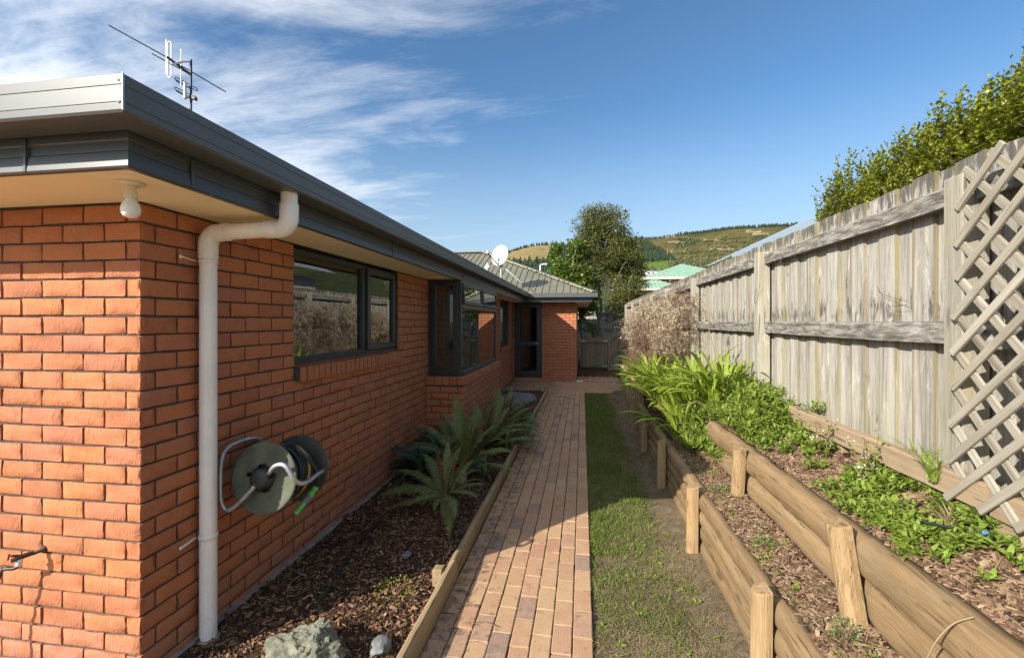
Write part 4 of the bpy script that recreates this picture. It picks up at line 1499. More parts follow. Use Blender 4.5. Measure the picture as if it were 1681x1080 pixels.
MB().tube(catmull([(-0.042, -0.10, -0.055), (-0.06, -0.11, -0.065), (-0.10, -0.12, -0.065), (-0.125, -0.125, -0.085), (-0.15, -0.13, -0.17), (-0.18, -0.13, -0.30), (-0.20, -0.12, -0.46), (-0.19, -0.12, -0.62), (-0.18, -0.15, -0.79)], 5), [0.011] * 13 + [0.0085] * 28, 8).build('hose', BLACKP, t)

t.scale = (0.78, 0.78, 0.78)

# TV antenna -------------------------------------------------------------------
t = thing('tv_antenna', 'thin roof TV antenna with long rods and folded loops above the gutter', 'antenna', (-5.10, 5.28, ZE + (x0r + 5.10) * SL))
zb = t.location.z
def at(u, v, D=6.0):
    """point at a forward depth D seen at a photo position, relative to the antenna base"""
    c, s = math.cos(YAW), math.sin(YAW)
    xc = (u - 840.5) / 747
    return Vector(((xc * c - s) * D, (xc * s + c) * D, CH - (v - 528) / 747 * D)) - Vector((-5.10, 5.28, zb))
mast_x = at(313.5, 150)
MB().tube([(mast_x.x, mast_x.y, 0), (mast_x.x, mast_x.y, at(313, 98).z)], 0.014, 8).build('mast', DARKM, t)
MB().tube([at(178.5, 42, 5.6), at(273, 94, 5.9), at(371, 151.5, 6.3)], 0.0075, 6).build('rod', DARKM, t)
MB().tube([at(249.5, 88.5, 5.85), at(309, 121, 6.0)], 0.0075, 6).build('rod', DARKM, t)
MB().tube([at(273, 93, 5.7), at(291, 107, 5.85), at(312, 122, 6.0)], 0.016, 6).build('boom', DARKM, t)
MB().tube([at(281, 107, 5.75), at(297, 102, 5.9), at(313, 101, 6.0)], 0.014, 6).build('boom', WHITEM, t)
MB().tube([at(273.5, 65.5, 5.72), at(273.5, 122, 5.72)], 0.008, 6).build('rod', WHITEM, t)
def loop(u0, v0, u1, v1, wdu, D):
    a, b = at(u0, v0, D), at(u1, v1, D)
    d = (b - a).normalized()
    right = at(u0 + 10, v0, D) - at(u0, v0, D)
    sd = (right - d * right.dot(d)).normalized() * wdu
    pts = []
    for k in range(9):
        th2 = math.pi * k / 8
        pts.append(a + sd * math.cos(th2) - d * wdu * math.sin(th2))
    for k in range(9):
        th2 = math.pi * k / 8
        pts.append(b - sd * math.cos(th2) + d * wdu * math.sin(th2))
    pts.append(pts[0])
    return MB().tube(pts, 0.0085, 6)
loop(278.5, 72, 278.5, 125, 0.022, 5.78).build('folded_dipole', WHITEM, t)
MB().tube([at(297.5, 81, 5.9), at(297, 142, 5.9)], 0.006, 6).build('rod', WHITEM, t)
for dv in (0, 16.5):
    a, b = at(289, 129.5 + dv, 5.9), at(322, 147 + dv, 6.1)
    d = (b - a).normalized()
    sd = Vector((0, 0, 1)) * 0.017
    pts = [a + sd * math.cos(k * math.pi / 6) - d * 0.017 * math.sin(k * math.pi / 6) for k in range(7)] + [b - sd * math.cos(k * math.pi / 6) + d * 0.017 * math.sin(k * math.pi / 6) for k in range(7)]
    MB().tube(pts + [pts[0]], 0.006, 6).build('folded_dipole', DARKM, t)
    MB().tube([at(289, 133 + dv, 5.9), at(312, 146 + dv, 6.0)], 0.006, 6).build('rod', DARKM, t)
MB().tube([at(303.5, 136, 5.95), at(303.5, 162, 5.95)], 0.018, 8).build('boom', WHITEM, t)
MB().tube([at(302, 163, 5.95), at(312, 158, 6.0)], 0.014, 8).build('boom', WHITEM, t)
MB().tube(catmull([at(313, 157), at(321, 159), at(322, 163), at(316, 164), at(313, 170)], 4), 0.009, 6).build('cable', BLACKP, t)
MB().bar(at(313, 158), at(321, 163), 0.04, 0.04).build('junction_box', BLACKP, t)
for dx in (-0.10, 0.06):
    MB().tube([(mast_x.x + dx, mast_x.y - 0.08, -0.05 if dx < 0 else 0.05), (mast_x.x, mast_x.y, at(313, 172).z)], 0.008, 6).build('stay', DARKM, t)
MB().lathe([(0.07, 0), (0.065, 0.16), (0.05, 0.2), (0, 0.21)], (mast_x.x - 0.12, mast_x.y, at(313, 193).z - 0.1), (0, 0, 1), 12).build('flashing_boot', WHITEM, t)

# satellite dish ---------------------------------------------------------------
dp = Vector((-2.20, 12.30, ZE + (x0r + 2.20) * SL))
t = thing('satellite_dish', 'pale round satellite dish on a short pole at the roof valley', 'satellite dish', dp)
cz = 1.80 + CH - dp.z
fdir = Vector((-0.62, -0.72, 0.42)).normalized()
MB().tube([(0, 0.02, -0.02), (0, 0.02, cz - 0.16)], 0.021, 10).build('pole', ALU, t)
prof = [(0.0, 0.0), (0.07, 0.003), (0.14, 0.012), (0.21, 0.028), (0.265, 0.045), (0.292, 0.055), (0.296, 0.052), (0.265, 0.038), (0.14, 0.004), (0, -0.008)]
vd = Vector((0.18, -0.90, 0.05)).normalized()
fdir = Vector((-0.50, -0.86, 0.20)).normalized()
MB().lathe(prof, (0, -0.02, cz), fdir, 40).build('dish', DISH, t)
dc = Vector((0, -0.02, cz))
rim = dc + Vector((0.02, -0.03, -0.26))
lnb = dc + fdir * 0.36 + Vector((-0.14, 0, 0.02))
MB().tube(catmull([rim + Vector((0, .04, 0.0)), rim + fdir * 0.12 + Vector((-.03, 0, 0.0)), lnb + Vector((0.02, 0.02, -0.06))], 6), 0.015, 8).build('arm', DARKM, t)
MB().tube([lnb + Vector((0, 0, -0.02)), lnb + Vector((0.03, 0.05, 0.0)), lnb + Vector((0.05, 0.08, 0.01))], [0.038, 0.036, 0.022], 10).build('receiver', WHITEM, t)
MB().cbox(-0.035, 0.035, -0.045, 0.045, cz - 0.28, cz - 0.17, 0.006).build('clamp', DARKM, t)
MB().tube(catmull([(0, 0.02, cz - 0.2), (0.10, -0.02, cz - 0.33), (0.32, -0.05, cz - 0.52), (0.52, -0.02, cz - 0.70), (0.62, 0.05, cz - 0.76)], 5), 0.010, 6).build('cable', WHITEM, t)

# ---------------------------------------------------------------- timber edging of the left bed
t = thing('timber_edging', 'long low timber board edging between the bark bed and the paved path', 'garden edging', (-0.835, 1.0, 0))
def edge_prof(w_, h, x1):
    return [(x1 - w_, -0.05), (x1, -0.05), (x1 + 0.002, h * 0.55), (x1 - 0.004, h * 0.86), (x1 - w_ * 0.3, h), (x1 - w_ * 0.7, h * 0.99), (x1 - w_ + 0.003, h * 0.9), (x1 - w_, h * 0.6)]
for k, (a, b, h, dx, bend) in enumerate(((0.9, 2.92, 0.125, 0.0, 0.004), (2.925, 5.95, 0.125, -0.003, -0.006), (5.96, 8.55, 0.115, 0.006, 0.004), (8.56, 10.86, 0.105, 0.010, 0.0))):
    o = wpart(MB().sweep(edge_prof(0.052, h, -0.818 + dx), a, b, 14, 0.0022, k > 0, 'y', bend, k), 'board', EDGE, t)
o = wpart(MB().sweep([(10.80, -0.05), (10.855, -0.05), (10.855, 0.10), (10.84, 0.115), (10.81, 0.115), (10.80, 0.10)], -1.98, -0.862, 6, 0.002, False, 'x'), 'board', SLEEPER, t)
for (x, y, h) in ((-0.905, 2.80, 0.135), (-0.91, 10.74, 0.12), (-0.905, 5.9, 0.12)):
    wpart(MB().cbox(x - 0.032, x + 0.032, y - 0.035, y + 0.035, -0.05, h, 0.006), 'stake', EDGE, t)

# ---------------------------------------------------------------- retaining walls of half-round logs
def half_round(x, z, r, depth, n=7):
    """D section bulging to -x, between z-r and z+r"""
    p = [(x + depth, z + r * 0.98), (x + depth, z - r * 0.98)]
    for k in range(n + 1):
        a = -math.pi / 2 + math.pi * k / n
        p.append((x + depth * 0.55 - depth * 0.55 * math.cos(a) ** 0.7, z + r * math.copysign(abs(math.sin(a)) ** 0.8, a)))
    return p


def round_post(x, y, w_, z0, z1, lean=(0, 0), seed=0, slant=0.012):
    """half-round post, flat side back against the logs (to +x), slightly slanted sawn top"""
    rd_ = random.Random(seed)
    m2 = MB()
    pr_ = []
    for k in range(9):
        a = -math.pi / 2 + math.pi * k / 8
        pr_.append((-math.cos(a) * w_ * 0.52, math.sin(a) * w_ * 0.55))
    pr_ = [(0.028, -w_ * 0.50)] + pr_ + [(0.028, w_ * 0.50)]
    n = len(pr_)
    vs = []
    for i, (zz, sh) in enumerate(((z0, 1.0), (z0 + (z1 - z0) * 0.5, 1.0), (z1 - 0.008, 1.0), (z1, 0.93))):
        tt = (zz - z0) / (z1 - z0)
        for (a, b) in pr_:
            s_ = slant * a / w_ * 2 if i >= 2 else 0
            vs.append((x + a * sh + lean[0] * tt + rd_.uniform(-.001, .001), y + b * sh + lean[1] * tt + rd_.uniform(-.001, .001), zz + s_))
    fs = []
    for i in range(3):
        for k in range(n):
            fs.append((i * n + k, i * n + (k + 1) % n, (i + 1) * n + (k + 1) % n, (i + 1) * n + k))
    fs.append(tuple(range(3 * n, 4 * n)))
    m2.add(vs, fs)
    return m2


LWALL = thing('retaining_wall', 'lower retaining wall of four half-round pine logs with short posts beside the grass strip', 'retaining wall', (0.80, 1.0, 0))
rows = [(0.045, 0.056), (0.160, 0.0545), (0.272, 0.0545), (0.388, 0.058)]
lposts = [0.95, 2.21, 3.50, 4.80, 6.10, 7.30]
rl_ = random.Random(9)
for ri, (z, r) in enumerate(rows):
    cuts = [0.35, 2.22 if ri == 0 else (2.23 if ri % 2 else 3.5), 4.80 if ri % 2 else 6.1, 7.3]
    if ri == 3:
        cuts = [0.35, 2.24, 3.52, 4.82, 7.3]
    for a, b in zip(cuts[:-1], cuts[1:]):
        x = 0.842 + rl_.uniform(-0.007, 0.008)
        wpart(MB().sweep(half_round(x, z, r * rl_.uniform(.97, 1.03), 0.075), a + 0.003, b - 0.003, 16, 0.0045, True, 'y', rl_.uniform(-.006, .006), ri * 10 + int(a)), 'log', LOG, LWALL)
for k, y in enumerate(lposts):
    wpart(round_post(0.800, y, 0.090, -0.10, (0.53, 0.500, 0.500, 0.495, 0.50, 0.53)[k], (0.004, 0.01 * rl_.uniform(-1, 1)), k), 'post', LOGPOST, LWALL)
# beyond seven metres the wall steps up and drifts to the right
for ri in range(5):
    z = 0.06 + ri * 0.125
    for a, b in ((7.32, 9.3), (9.32, 11.3)):
        x0_ = 0.86 + 0.035 * (a - 6)
        o = wpart(MB().sweep(half_round(0, z, 0.064, 0.075), 0, b - a, 8, 0.003, True, 'y', 0, ri), 'log', LOG, LWALL)
        o.location = Vector((x0_ - 0.03, a, 0)) - Vector(LWALL.location)
        o.rotation_euler = (0, 0, -math.atan(0.035))
for k, y in enumerate((8.2, 9.25, 10.3, 11.25, 11.9)):
    x0_ = 0.86 + 0.035 * (y - 6) - 0.055
    wpart(round_post(x0_, y, 0.10, -0.1, 0.66 if y < 11.5 else 0.60, (0, 0), 40 + k), 'post', LOGPOST, LWALL)
o = wpart(MB().sweep(half_round(0, 0.0, 0.05, 0.07), 0, 0.55, 4, 0.003, True, 'y', 0, 3), 'log', LOG, LWALL)
o.location = Vector((1.05, 11.32, 0.61)) - Vector(LWALL.location)
o.rotation_euler = (0, 0, R(-88))

UWALL = thing('retaining_wall', 'upper retaining wall of two wide rounded logs with leaning posts below the fence', 'retaining wall', (1.12, 1.0, 0.43))
for ri, (z, r) in enumerate(((0.540, 0.084), (0.715, 0.082))):
    cuts = [0.35, 2.10, 4.38] if ri else [0.35, 2.06, 4.36]
    for a, b in zip(cuts[:-1], cuts[1:]):
        wpart(MB().sweep(half_round(1.130 + (0.014 if ri == 0 else 0.0), z, r * 1.0, 0.095, 9), a + 0.003, b - 0.003, 18, 0.0055, True, 'y', 0.004, 70 + ri * 3 + int(a)), 'log', LOG, UWALL)
wpart(round_post(1.092, 3.45, 0.088, 0.36, 0.815, (0.0, -0.06), 60), 'post', LOGPOST, UWALL)
wpart(round_post(1.106, 2.00, 0.092, 0.30, 0.838, (-0.016, 0.15), 61), 'post', LOGPOST, UWALL)
wpart(round_post(1.075, 0.95, 0.105, 0.30, 0.83, (0.02, 0.0), 62), 'post', LOGPOST, UWALL)

# sleeper edging at the foot of the fence
t = thing('timber_sleeper', 'weathered timber sleeper edging on short stakes along the foot of the paling fence', 'garden edging', (1.53, 1.0, 0.85))
for a, b, dx, dz in ((0.4, 1.96, 0.01, -0.01), (1.97, 3.62, 0.0, 0.0)):
    wpart(MB().sweep([(1.50 + dx, 0.985 + dz), (1.555 + dx, 0.985 + dz), (1.555 + dx, 1.082 + dz), (1.545 + dx, 1.09 + dz), (1.508 + dx, 1.088 + dz), (1.50 + dx, 1.075 + dz)], a, b, 10, 0.002, False, 'y', -0.004, 3), 'board', SLEEPER, t)
for y in (1.1, 1.35, 1.6, 1.85, 2.05, 2.3, 2.52, 2.75, 2.98, 3.2, 3.45):
    wpart(MB().cbox(1.528, 1.575, y, y + 0.14, 0.72, 0.983 + random.uniform(-.004, 0), 0.006), 'stake', SLEEPER, t)

# ---------------------------------------------------------------- paling fence on the right
FX = 1.65
t = thing('paling_fence', 'tall weathered grey paling fence with posts and rails above the planted terraces', 'fence', (FX, 0, 0.5))
FENCE = t
pal = []
for k in range(6):
    rd_ = random.Random(k + 50)
    m2 = MB()
    w_, h, th_ = 0.152, 1.46, 0.018
    xs = np.linspace(-w_ / 2, w_ / 2, 4)
    vs = []
    cup = rd_.uniform(-.003, .003)
    nz_ = 5
    for j in range(nz_):
        z = h * j / (nz_ - 1)
        for x in xs:
            vs.append((-th_ / 2 + cup * (1 - (2 * x / w_) ** 2) + rd_.uniform(-.0012, .0012), x + rd_.uniform(-.0015, .0015), z + (rd_.uniform(-.006, .006) if j == nz_ - 1 else 0)))
    nb = len(vs)
    for (x, z) in ((-w_ / 2, 0), (w_ / 2, 0), (w_ / 2, h), (-w_ / 2, h)):
        vs.append((th_ / 2, x, z))
    fs = []
    for j in range(nz_ - 1):
        for i in range(3):
            a = j * 4 + i
            fs.append((a, a + 4, a + 5, a + 1))
    fs.append((nb, nb + 1, nb + 2, nb + 3))
    L_i = [j * 4 for j in range(nz_)]
    R_i = [j * 4 + 3 for j in range(nz_)]
    fs.append(tuple(L_i + [nb + 3, nb])[::-1])
    fs.append(tuple(R_i + [nb + 2, nb + 1]))
    T_i = [(nz_ - 1) * 4 + i for i in range(4)]
    fs.append(tuple(T_i + [nb + 2, nb + 3]))
    m2.add(vs, fs)
    pal.append(m2.mesh('paling', PALING))
y = 0.3
k = 0
rf = random.Random(77)
while y < 17.6:
    front = (k % 2 == 0)
    o = link('paling', pal[rf.randrange(6)], t)
    o.location = (0.004 if front else 0.017, y, (0.445 + rf.uniform(-.008, .008)))
    o.rotation_euler = (rf.uniform(-.004, .004), 0, rf.uniform(-.025, .025))
    y += 0.134 + rf.uniform(-.006, .010)
    k += 1
fposts = [0.0, 2.17, 4.355, 6.80, 8.92, 10.77, 12.80, 14.8, 17.0]
for k, y in enumerate(fposts):
    hgt = 2.31 if k != 1 else 2.30
    wpart(MB().cbox(FX - 0.112, FX - 0.012, y - 0.05, y + 0.05, 0.3, hgt + rf.uniform(-.01, .012), 0.004), 'post', FPOST, t)
for a, b in zip(fposts[:-1], fposts[1:]):
    for (z0, z1, dx) in ((2.205, 2.293, 0.0), (1.598, 1.694, 0.004)):
        dz = rf.uniform(-.006, .006)
        m2 = MB().sweep([(FX - 0.060 + dx, z0 + dz), (FX - 0.0115, z0 + dz), (FX - 0.0115, z1 + dz + .004), (FX - 0.052 + dx, z1 + dz), (FX - 0.060 + dx, z1 - .008 + dz)], a + 0.0515, b - 0.0515, 12, 0.0018, False, 'y', rf.uniform(-.008, .004), int(a * 10))
        wpart(m2, 'rail', RAIL, t)
# bits of wire left on the palings
m2 = MB()
m2.tube(catmull([(FX - .02, 2.83, 1.90), (FX - .03, 2.76, 1.85), (FX - .025, 2.66, 1.82), (FX - .03, 2.56, 1.80)], 4), 0.0012, 4)
m2.tube(catmull([(FX - .02, 2.74, 1.80), (FX - .03, 2.69, 1.78), (FX - .03, 2.57, 1.785)], 4), 0.0012, 4)
m2.tube(catmull([(FX - .12, 4.33, 2.0), (FX - .118, 4.38, 1.9), (FX - .118, 4.33, 1.87), (FX - .118, 4.25, 2.03)], 4), 0.0015, 4)
m2.tube(catmull([(FX - .065, 3.92, 2.22), (FX - .085, 3.92, 2.18), (FX - .09, 3.90, 2.15), (FX - .07, 3.88, 2.16)], 4), 0.003, 5)
tag(wpart(m2, 'wire', DARKM, t), kind='stuff')

# ---------------------------------------------------------------- lattice panel
LX = 1.497
t = thing('lattice_panel', 'grey diagonal timber lattice panel leaning on the fence post, right end of the garden', 'trellis', (LX, 1.5, 0.95))
ly0, ly1, lz0, lz1 = 0.55, 2.125, 0.985, 2.345
def clip_diag(c, sgn):
    """line z = c + sgn*(-(y)) inside the panel rectangle; returns end points"""
    pts = []
    for y in (ly0, ly1):
        z = c - sgn * y
        if lz0 <= z <= lz1:
            pts.append((y, z))
    for z in (lz0, lz1):
        y = (c - z) * sgn
        if ly0 < y < ly1:
            pts.append((y, z))
    pts = sorted(set((round(a, 4), round(b, 4)) for a, b in pts))
    return (pts[0], pts[-1]) if len(pts) >= 2 else None
lm = {}
def slat(p, q, xoff, seed):
    L_ = math.hypot(q[0] - p[0], q[1] - p[1])
    rd_ = random.Random(seed)
    m2 = MB()
    e = rd_.uniform(0.004, 0.03)
    m2.cbox(-e, L_ + e * 0.8, -0.0155, 0.0155, -0.006, 0.006, 0.0018)
    o = link('slat', m2.mesh('slat', LATT), t)
    a = math.atan2(q[1] - p[1], q[0] - p[0])
    # local x along the slat in the y-z plane, local z -> -x (towards the path)
    ex = Vector((0, math.cos(a), math.sin(a)))
    ez = Vector((-1, 0, 0))
    ey = ez.cross(ex)
    M_ = Matrix((ex, ey, ez)).transposed().to_4x4()
    o.matrix_local = Matrix.Translation(Vector((LX + xoff, p[0], p[1])) - Vector(t.location)) @ M_
k = 0
c = 2.66 - 0.1495 * 12
while c < 5.2:
    e = clip_diag(c, 1)            # rises towards the camera: front layer
    if e and math.hypot(e[1][0] - e[0][0], e[1][1] - e[0][1]) > 0.10:
        slat(e[0], e[1], -0.0068, k)
    k += 1
    c += 0.1495
c = -1.6
while c < 2.4:
    e = clip_diag(c, -1)
    if e and math.hypot(e[1][0] - e[0][0], e[1][1] - e[0][1]) > 0.10:
        slat(e[0], e[1], 0.0068, k)
    k += 1
    c += 0.1495
t.rotation_euler = (0, R(2.0), 0)

# ---------------------------------------------------------------- gate, raked side fence, fences behind
GY = 16.3
t = thing('garden_gate', 'small dark timber board gate with pale hinges at the end of the path', 'gate', (-0.07, GY, 0))
for k in range(8):
    x = -0.055 + k * 0.117
    wpart(MB().cbox(x, x + 0.112, GY + 0.002 * (k % 2), GY + 0.022, 0.06, 1.15 + random.uniform(-.01, .01), 0.003), 'board', GATEW, t)
wpart(MB().cbox(-0.05, 0.88, GY - 0.045, GY - 0.002, 0.97, 1.06, 0.004), 'rail', GATEW, t)
wpart(MB().cbox(-0.05, 0.88, GY - 0.045, GY - 0.002, 0.10, 0.19, 0.004), 'rail', GATEW, t)
for x in (-0.03, 0.74):
    wpart(MB().cbox(x, x + 0.15, GY - 0.052, GY - 0.046, 0.99, 1.04, 0.001), 'hinge', ALU, t)
wpart(MB().cbox(0.70, 0.86, GY - 0.052, GY - 0.046, 0.125, 0.165, 0.001), 'hinge', ALU, t)
t = thing('gate_post', 'dark timber gate post on the right of the small garden gate', 'post', (0.94, GY, 0))
MB().cbox(-0.05, 0.05, -0.05, 0.05, -0.1, 1.18, 0.006).build('post', GATEW, t)
t = thing('raked_fence', 'dark board fence with a sloping top rail between the gate and the paling fence', 'fence', (0.99, GY, 0))
for k in range(5):
    x = 0.0 + k * 0.128
    MB().add([(x, 0, 0), (x + .124, 0, 0), (x + .124, .02, 0), (x, .02, 0), (x, 0, 1.10 + x * 0.95), (x + .124, 0, 1.10 + (x + .124) * 0.95), (x + .124, .02, 1.10 + (x + .124) * 0.95), (x, .02, 1.10 + x * 0.95)],
             [(0, 3, 2, 1), (4, 5, 6, 7), (0, 1, 5, 4), (1, 2, 6, 5), (2, 3, 7, 6), (3, 0, 4, 7)]).build('board', GATEW, t)
for z in (1.08, 0.46):
    MB().bar((0.0, -0.025, z), (0.64, -0.025, z + 0.61), 0.045, 0.09).build('rail', GATEW, t)
t = thing('back_fence', 'sunlit timber paling fence under the trees behind the gate', 'fence', (0.5, 21.2, 0))
for k in range(26):
    MB().cbox(-1.2 + k * 0.15, -1.2 + k * 0.15 + 0.146, 0.006 * (k % 2), 0.02 + 0.006 * (k % 2), 0, 2.25 + random.uniform(-.02, .02), 0.003).build('paling', PALING, t)
for z in (0.5, 1.3, 2.0):
    MB().cbox(-1.2, 2.7, -0.045, -0.001, z, z + 0.09, 0.003).build('rail', RAIL, t)
DARKB = m_wood('dark_stained_board', (0.085, 0.078, 0.072), (0.045, 0.04, 0.038), (0.14, 0.13, 0.12), 'z', knots=False)
t = thing('dark_board_fence', 'dark grey stained board fence beyond the end of the paling fence', 'fence', (2.1, 24.0, 0))
for k in range(17):
    MB().cbox(k * 0.16, k * 0.16 + 0.145, 0, 0.02, 0, 2.86 + k * 0.012, 0.003).build('board', DARKB, t)
MB().bar((-0.05, -0.02, 2.89), (2.75, -0.02, 3.10), 0.08, 0.05).build('capping', DARKB, t)

# ---------------------------------------------------------------- bark chips, grass, straw
CHV = [(-.5, -.5, -.5), (.5, -.42, -.5), (.46, .5, -.5), (-.48, .38, -.5), (-.46, -.4, .5), (.42, -.5, .5), (.5, .36, .5), (-.4, .5, .5)]
CHF = [(4, 5, 6, 7), (0, 1, 5, 4), (1, 2, 6, 5), (2, 3, 7, 6), (3, 0, 4, 7)]


def chips(name, n, xr, yr, zf, material, parent, lmin=0.012, lmax=0.055, ypow=1.5, lift=0.006, keepf=None):
    x = xr[0] + (xr[1] - xr[0]) * rng.random(n)
    y = yr[0] + (yr[1] - yr[0]) * rng.random(n) ** ypow
    if keepf is not None:
        k = keepf(x, y)
        x, y = x[k], y[k]
        n = len(x)
    L = lmin + (lmax - lmin) * rng.random(n) ** 2.2
    W = L * rng.uniform(0.16, 0.5, n)
    T = rng.uniform(0.002, 0.006, n)
    z = zf(x, y) + rng.uniform(0.0, lift * 2, n)
    V, F = scatter(CHV, CHF, rotm(rng.random(n) * 6.283, rng.normal(0, .22, n), rng.normal(0, .30, n), np.stack([L, W, T], -1)), np.stack([x, y, z], -1))
    return tag(link(name, npmesh(name, V, F, material), parent), kind='stuff')


chips('bark_chips', 26000, (-1.98, -0.86), (1.0, 10.8), bedl_z, CHIPD, bed_l, 0.006, 0.046, 1.9)
chips('bark_chips', 12000, (0.905, 1.14), (0.5, 4.9), bedr_z, CHIP, None, 0.006, 0.045, 1.3)
chips('bark_chips', 16000, (1.225, 1.52), (0.6, 4.8), bedr_z, CHIP, None, 0.006, 0.050, 1.2)
chips('bark_chips', 2500, (0.98, 1.55), (4.7, 12.5), bedr_z, CHIP, None, 0.012, 0.05, 1.4, keepf=lambda x, y: x > wallx(y) + 0.08)
chips('dead_leaves', 1500, (-0.1, 1.1), (14.3, 16.2), litter_z, CHIPD, None, 0.02, 0.06, 1.0)
chips('dead_leaves', 700, (0.45, 0.80), (5.5, 11.0), lawn_z, CHIPD, lawn, 0.015, 0.045, 1.0)

BLV = [(-.5, 0, 0), (.5, 0, 0), (.36, .10, .5), (-.36, .10, .5), (0.0, .34, 1.0)]
BLF3 = [(0, 1, 2), (0, 2, 3), (3, 2, 4)]


def blades(name, x, y, z, h, wd, material, parent, lean=0.45, droop=1.0):
    n = len(x)
    tv = np.array(BLV) * np.array([1, droop, 1])
    V, F = scatter(tv, BLF3, rotm(rng.random(n) * 6.283, rng.normal(0, lean, n), rng.normal(0, lean, n), np.stack([wd, h, h], -1)), np.stack([x, y, z], -1))
    return tag(link(name, npmesh(name, V, F, material), parent), kind='stuff')


n = 190000
x = 0.065 + 0.75 * rng.random(n)
y = 0.9 + 10.1 * rng.random(n) ** 1.7
patch = fbm(x * 3.3, y * 2.6, 41, 4)
edge_r = np.clip((0.80 - x) / 0.34, 0, 1)
dens = np.clip((patch - 0.47) * 5.5, 0, 1) * edge_r
dens = np.where(y > 3.4, np.clip((dens * 1.4 + 0.30) * np.clip((0.66 - x) / 0.26, 0, 1), 0, 1), dens * 0.27)
k = rng.random(n) < dens
x, y = x[k], y[k]
hh = rng.uniform(0.010, 0.034, len(x)) * (0.8 + 0.5 * (y > 3))
blades('grass', x, y, lawn_z(x, y), hh, rng.uniform(.0022, .0048, len(x)) * (1 + 0.12 * y), GRASS, lawn, 0.55)
n = 1500
ci_ = rng.random((70, 2)) * np.array([0.62, 3.6]) + np.array([0.09, 1.2])
ci_ = np.repeat(ci_, 22, 0) + rng.normal(0, .014, (1540, 2))
x, y = ci_[:, 0], ci_[:, 1]
blades('grass', x, y, lawn_z(x, y), rng.uniform(.025, .065, len(x)), rng.uniform(.0022, .0042, len(x)), GRASS, lawn, 0.6, 1.3)
n = 42000
x = 0.07 + 0.75 * rng.random(n)
y = 0.9 + 9 * rng.random(n) ** 1.9
dens = np.clip((fbm(x * 2.5, y * 2.2, 51) - 0.40) * 3, 0.10, 1) * np.clip(0.35 + (x - 0.1) / 0.6, 0, 1) * np.where(y > 3.6, 0.35, 1)
k = rng.random(n) < dens
x, y = x[k], y[k]
m_ = len(x)
STV = [(-.5, -.5, 0), (-.5, .5, 0), (0, .5, .6), (0, -.5, .6), (.5, .5, .1), (.5, -.5, .1)]
STF = [(0, 3, 2, 1), (3, 5, 4, 2)]
V, F = scatter(STV, STF, rotm(rng.random(m_) * 6.283, rng.normal(0, .15, m_), rng.normal(0, .18, m_), np.stack([rng.uniform(.02, .10, m_), rng.uniform(.0009, .0022, m_), rng.uniform(.004, .014, m_)], -1)), np.stack([x, y, lawn_z(x, y) + rng.uniform(.002, .012, m_)], -1))
tag(link('dry_straw', npmesh('dry_straw', V, F, STRAW), lawn), kind='stuff')
chips('soil_crumbs', 3500, (0.065, 0.82), (1.0, 6.0), lawn_z, m_chip('soil_crumb', [(0.05, 0.035, 0.02), (0.12, 0.09, 0.055), (0.20, 0.16, 0.10)]), lawn, 0.004, 0.014, 1.5, 0.003)
# straw on the terraces
n = 1600
x = np.where(rng.random(n) < 0.35, 0.91 + 0.19 * rng.random(n), 1.23 + 0.29 * rng.random(n))
y = 0.7 + 4.2 * rng.random(n)
V, F = scatter(STV, STF, rotm(rng.random(n) * 6.283, rng.normal(0, .15, n), rng.normal(0, .2, n), np.stack([rng.uniform(.03, .15, n), rng.uniform(.001, .003, n), rng.uniform(.004, .02, n)], -1)), np.stack([x, y, bedr_z(x, y) + rng.uniform(.006, .022, n)], -1))
tag(link('dry_straw', npmesh('dry_straw', V, F, STRAW)), kind='stuff')
# thin grass along the brick wall in the bark bed
n = 900
x = -1.95 + 0.5 * rng.random(n) ** 2
y = 1.7 + 3.2 * rng.random(n)
k = fbm(x * 6, y * 5, 61) > 0.52
x, y = x[k], y[k]
blades('grass', x, y, bedl_z(x, y), rng.uniform(.02, .06, len(x)), rng.uniform(.002, .004, len(x)), GRASS, bed_l, 0.5)

# ---------------------------------------------------------------- leaves and rosettes
LFV = [(0, 0, 0), (-.5, .38, .06), (0, .42, .0), (.5, .38, .06), (-.32, .74, .02), (0, .76, -.05), (.32, .74, .02), (0, 1.0, -.16)]
LFF = [(0, 2, 1), (0, 3, 2), (1, 2, 5), (1, 5, 4), (2, 3, 6), (2, 6, 5), (4, 5, 7), (5, 6, 7)]
KITEV = [(0, 0, 0), (-.5, .45, .10), (0, 1, -.03), (.5, .45, .10)]
KITEF = [(0, 3, 1), (3, 2, 1)]


def rosettes(centres, per, lmin, lmax, wr, seed, stem=0.03, pitch=(0.05, 1.1)):
    """leaf placements: every centre gets `per` leaves in little upright whorls"""
    r2 = np.random.default_rng(seed)
    c = np.repeat(np.asarray(centres), per, 0)
    n = len(c)
    yaw = r2.random(n) * 6.283
    pit = r2.uniform(pitch[0], pitch[1], n)
    L = r2.uniform(lmin, lmax, n)
    W = L * r2.uniform(wr * .8, wr * 1.2, n)
    off = np.stack([r2.normal(0, .012, n), r2.normal(0, .012, n), r2.random(n) * stem], -1)
    return rotm(yaw, pit, r2.normal(0, .2, n), np.stack([W, L, L], -1)), c + off


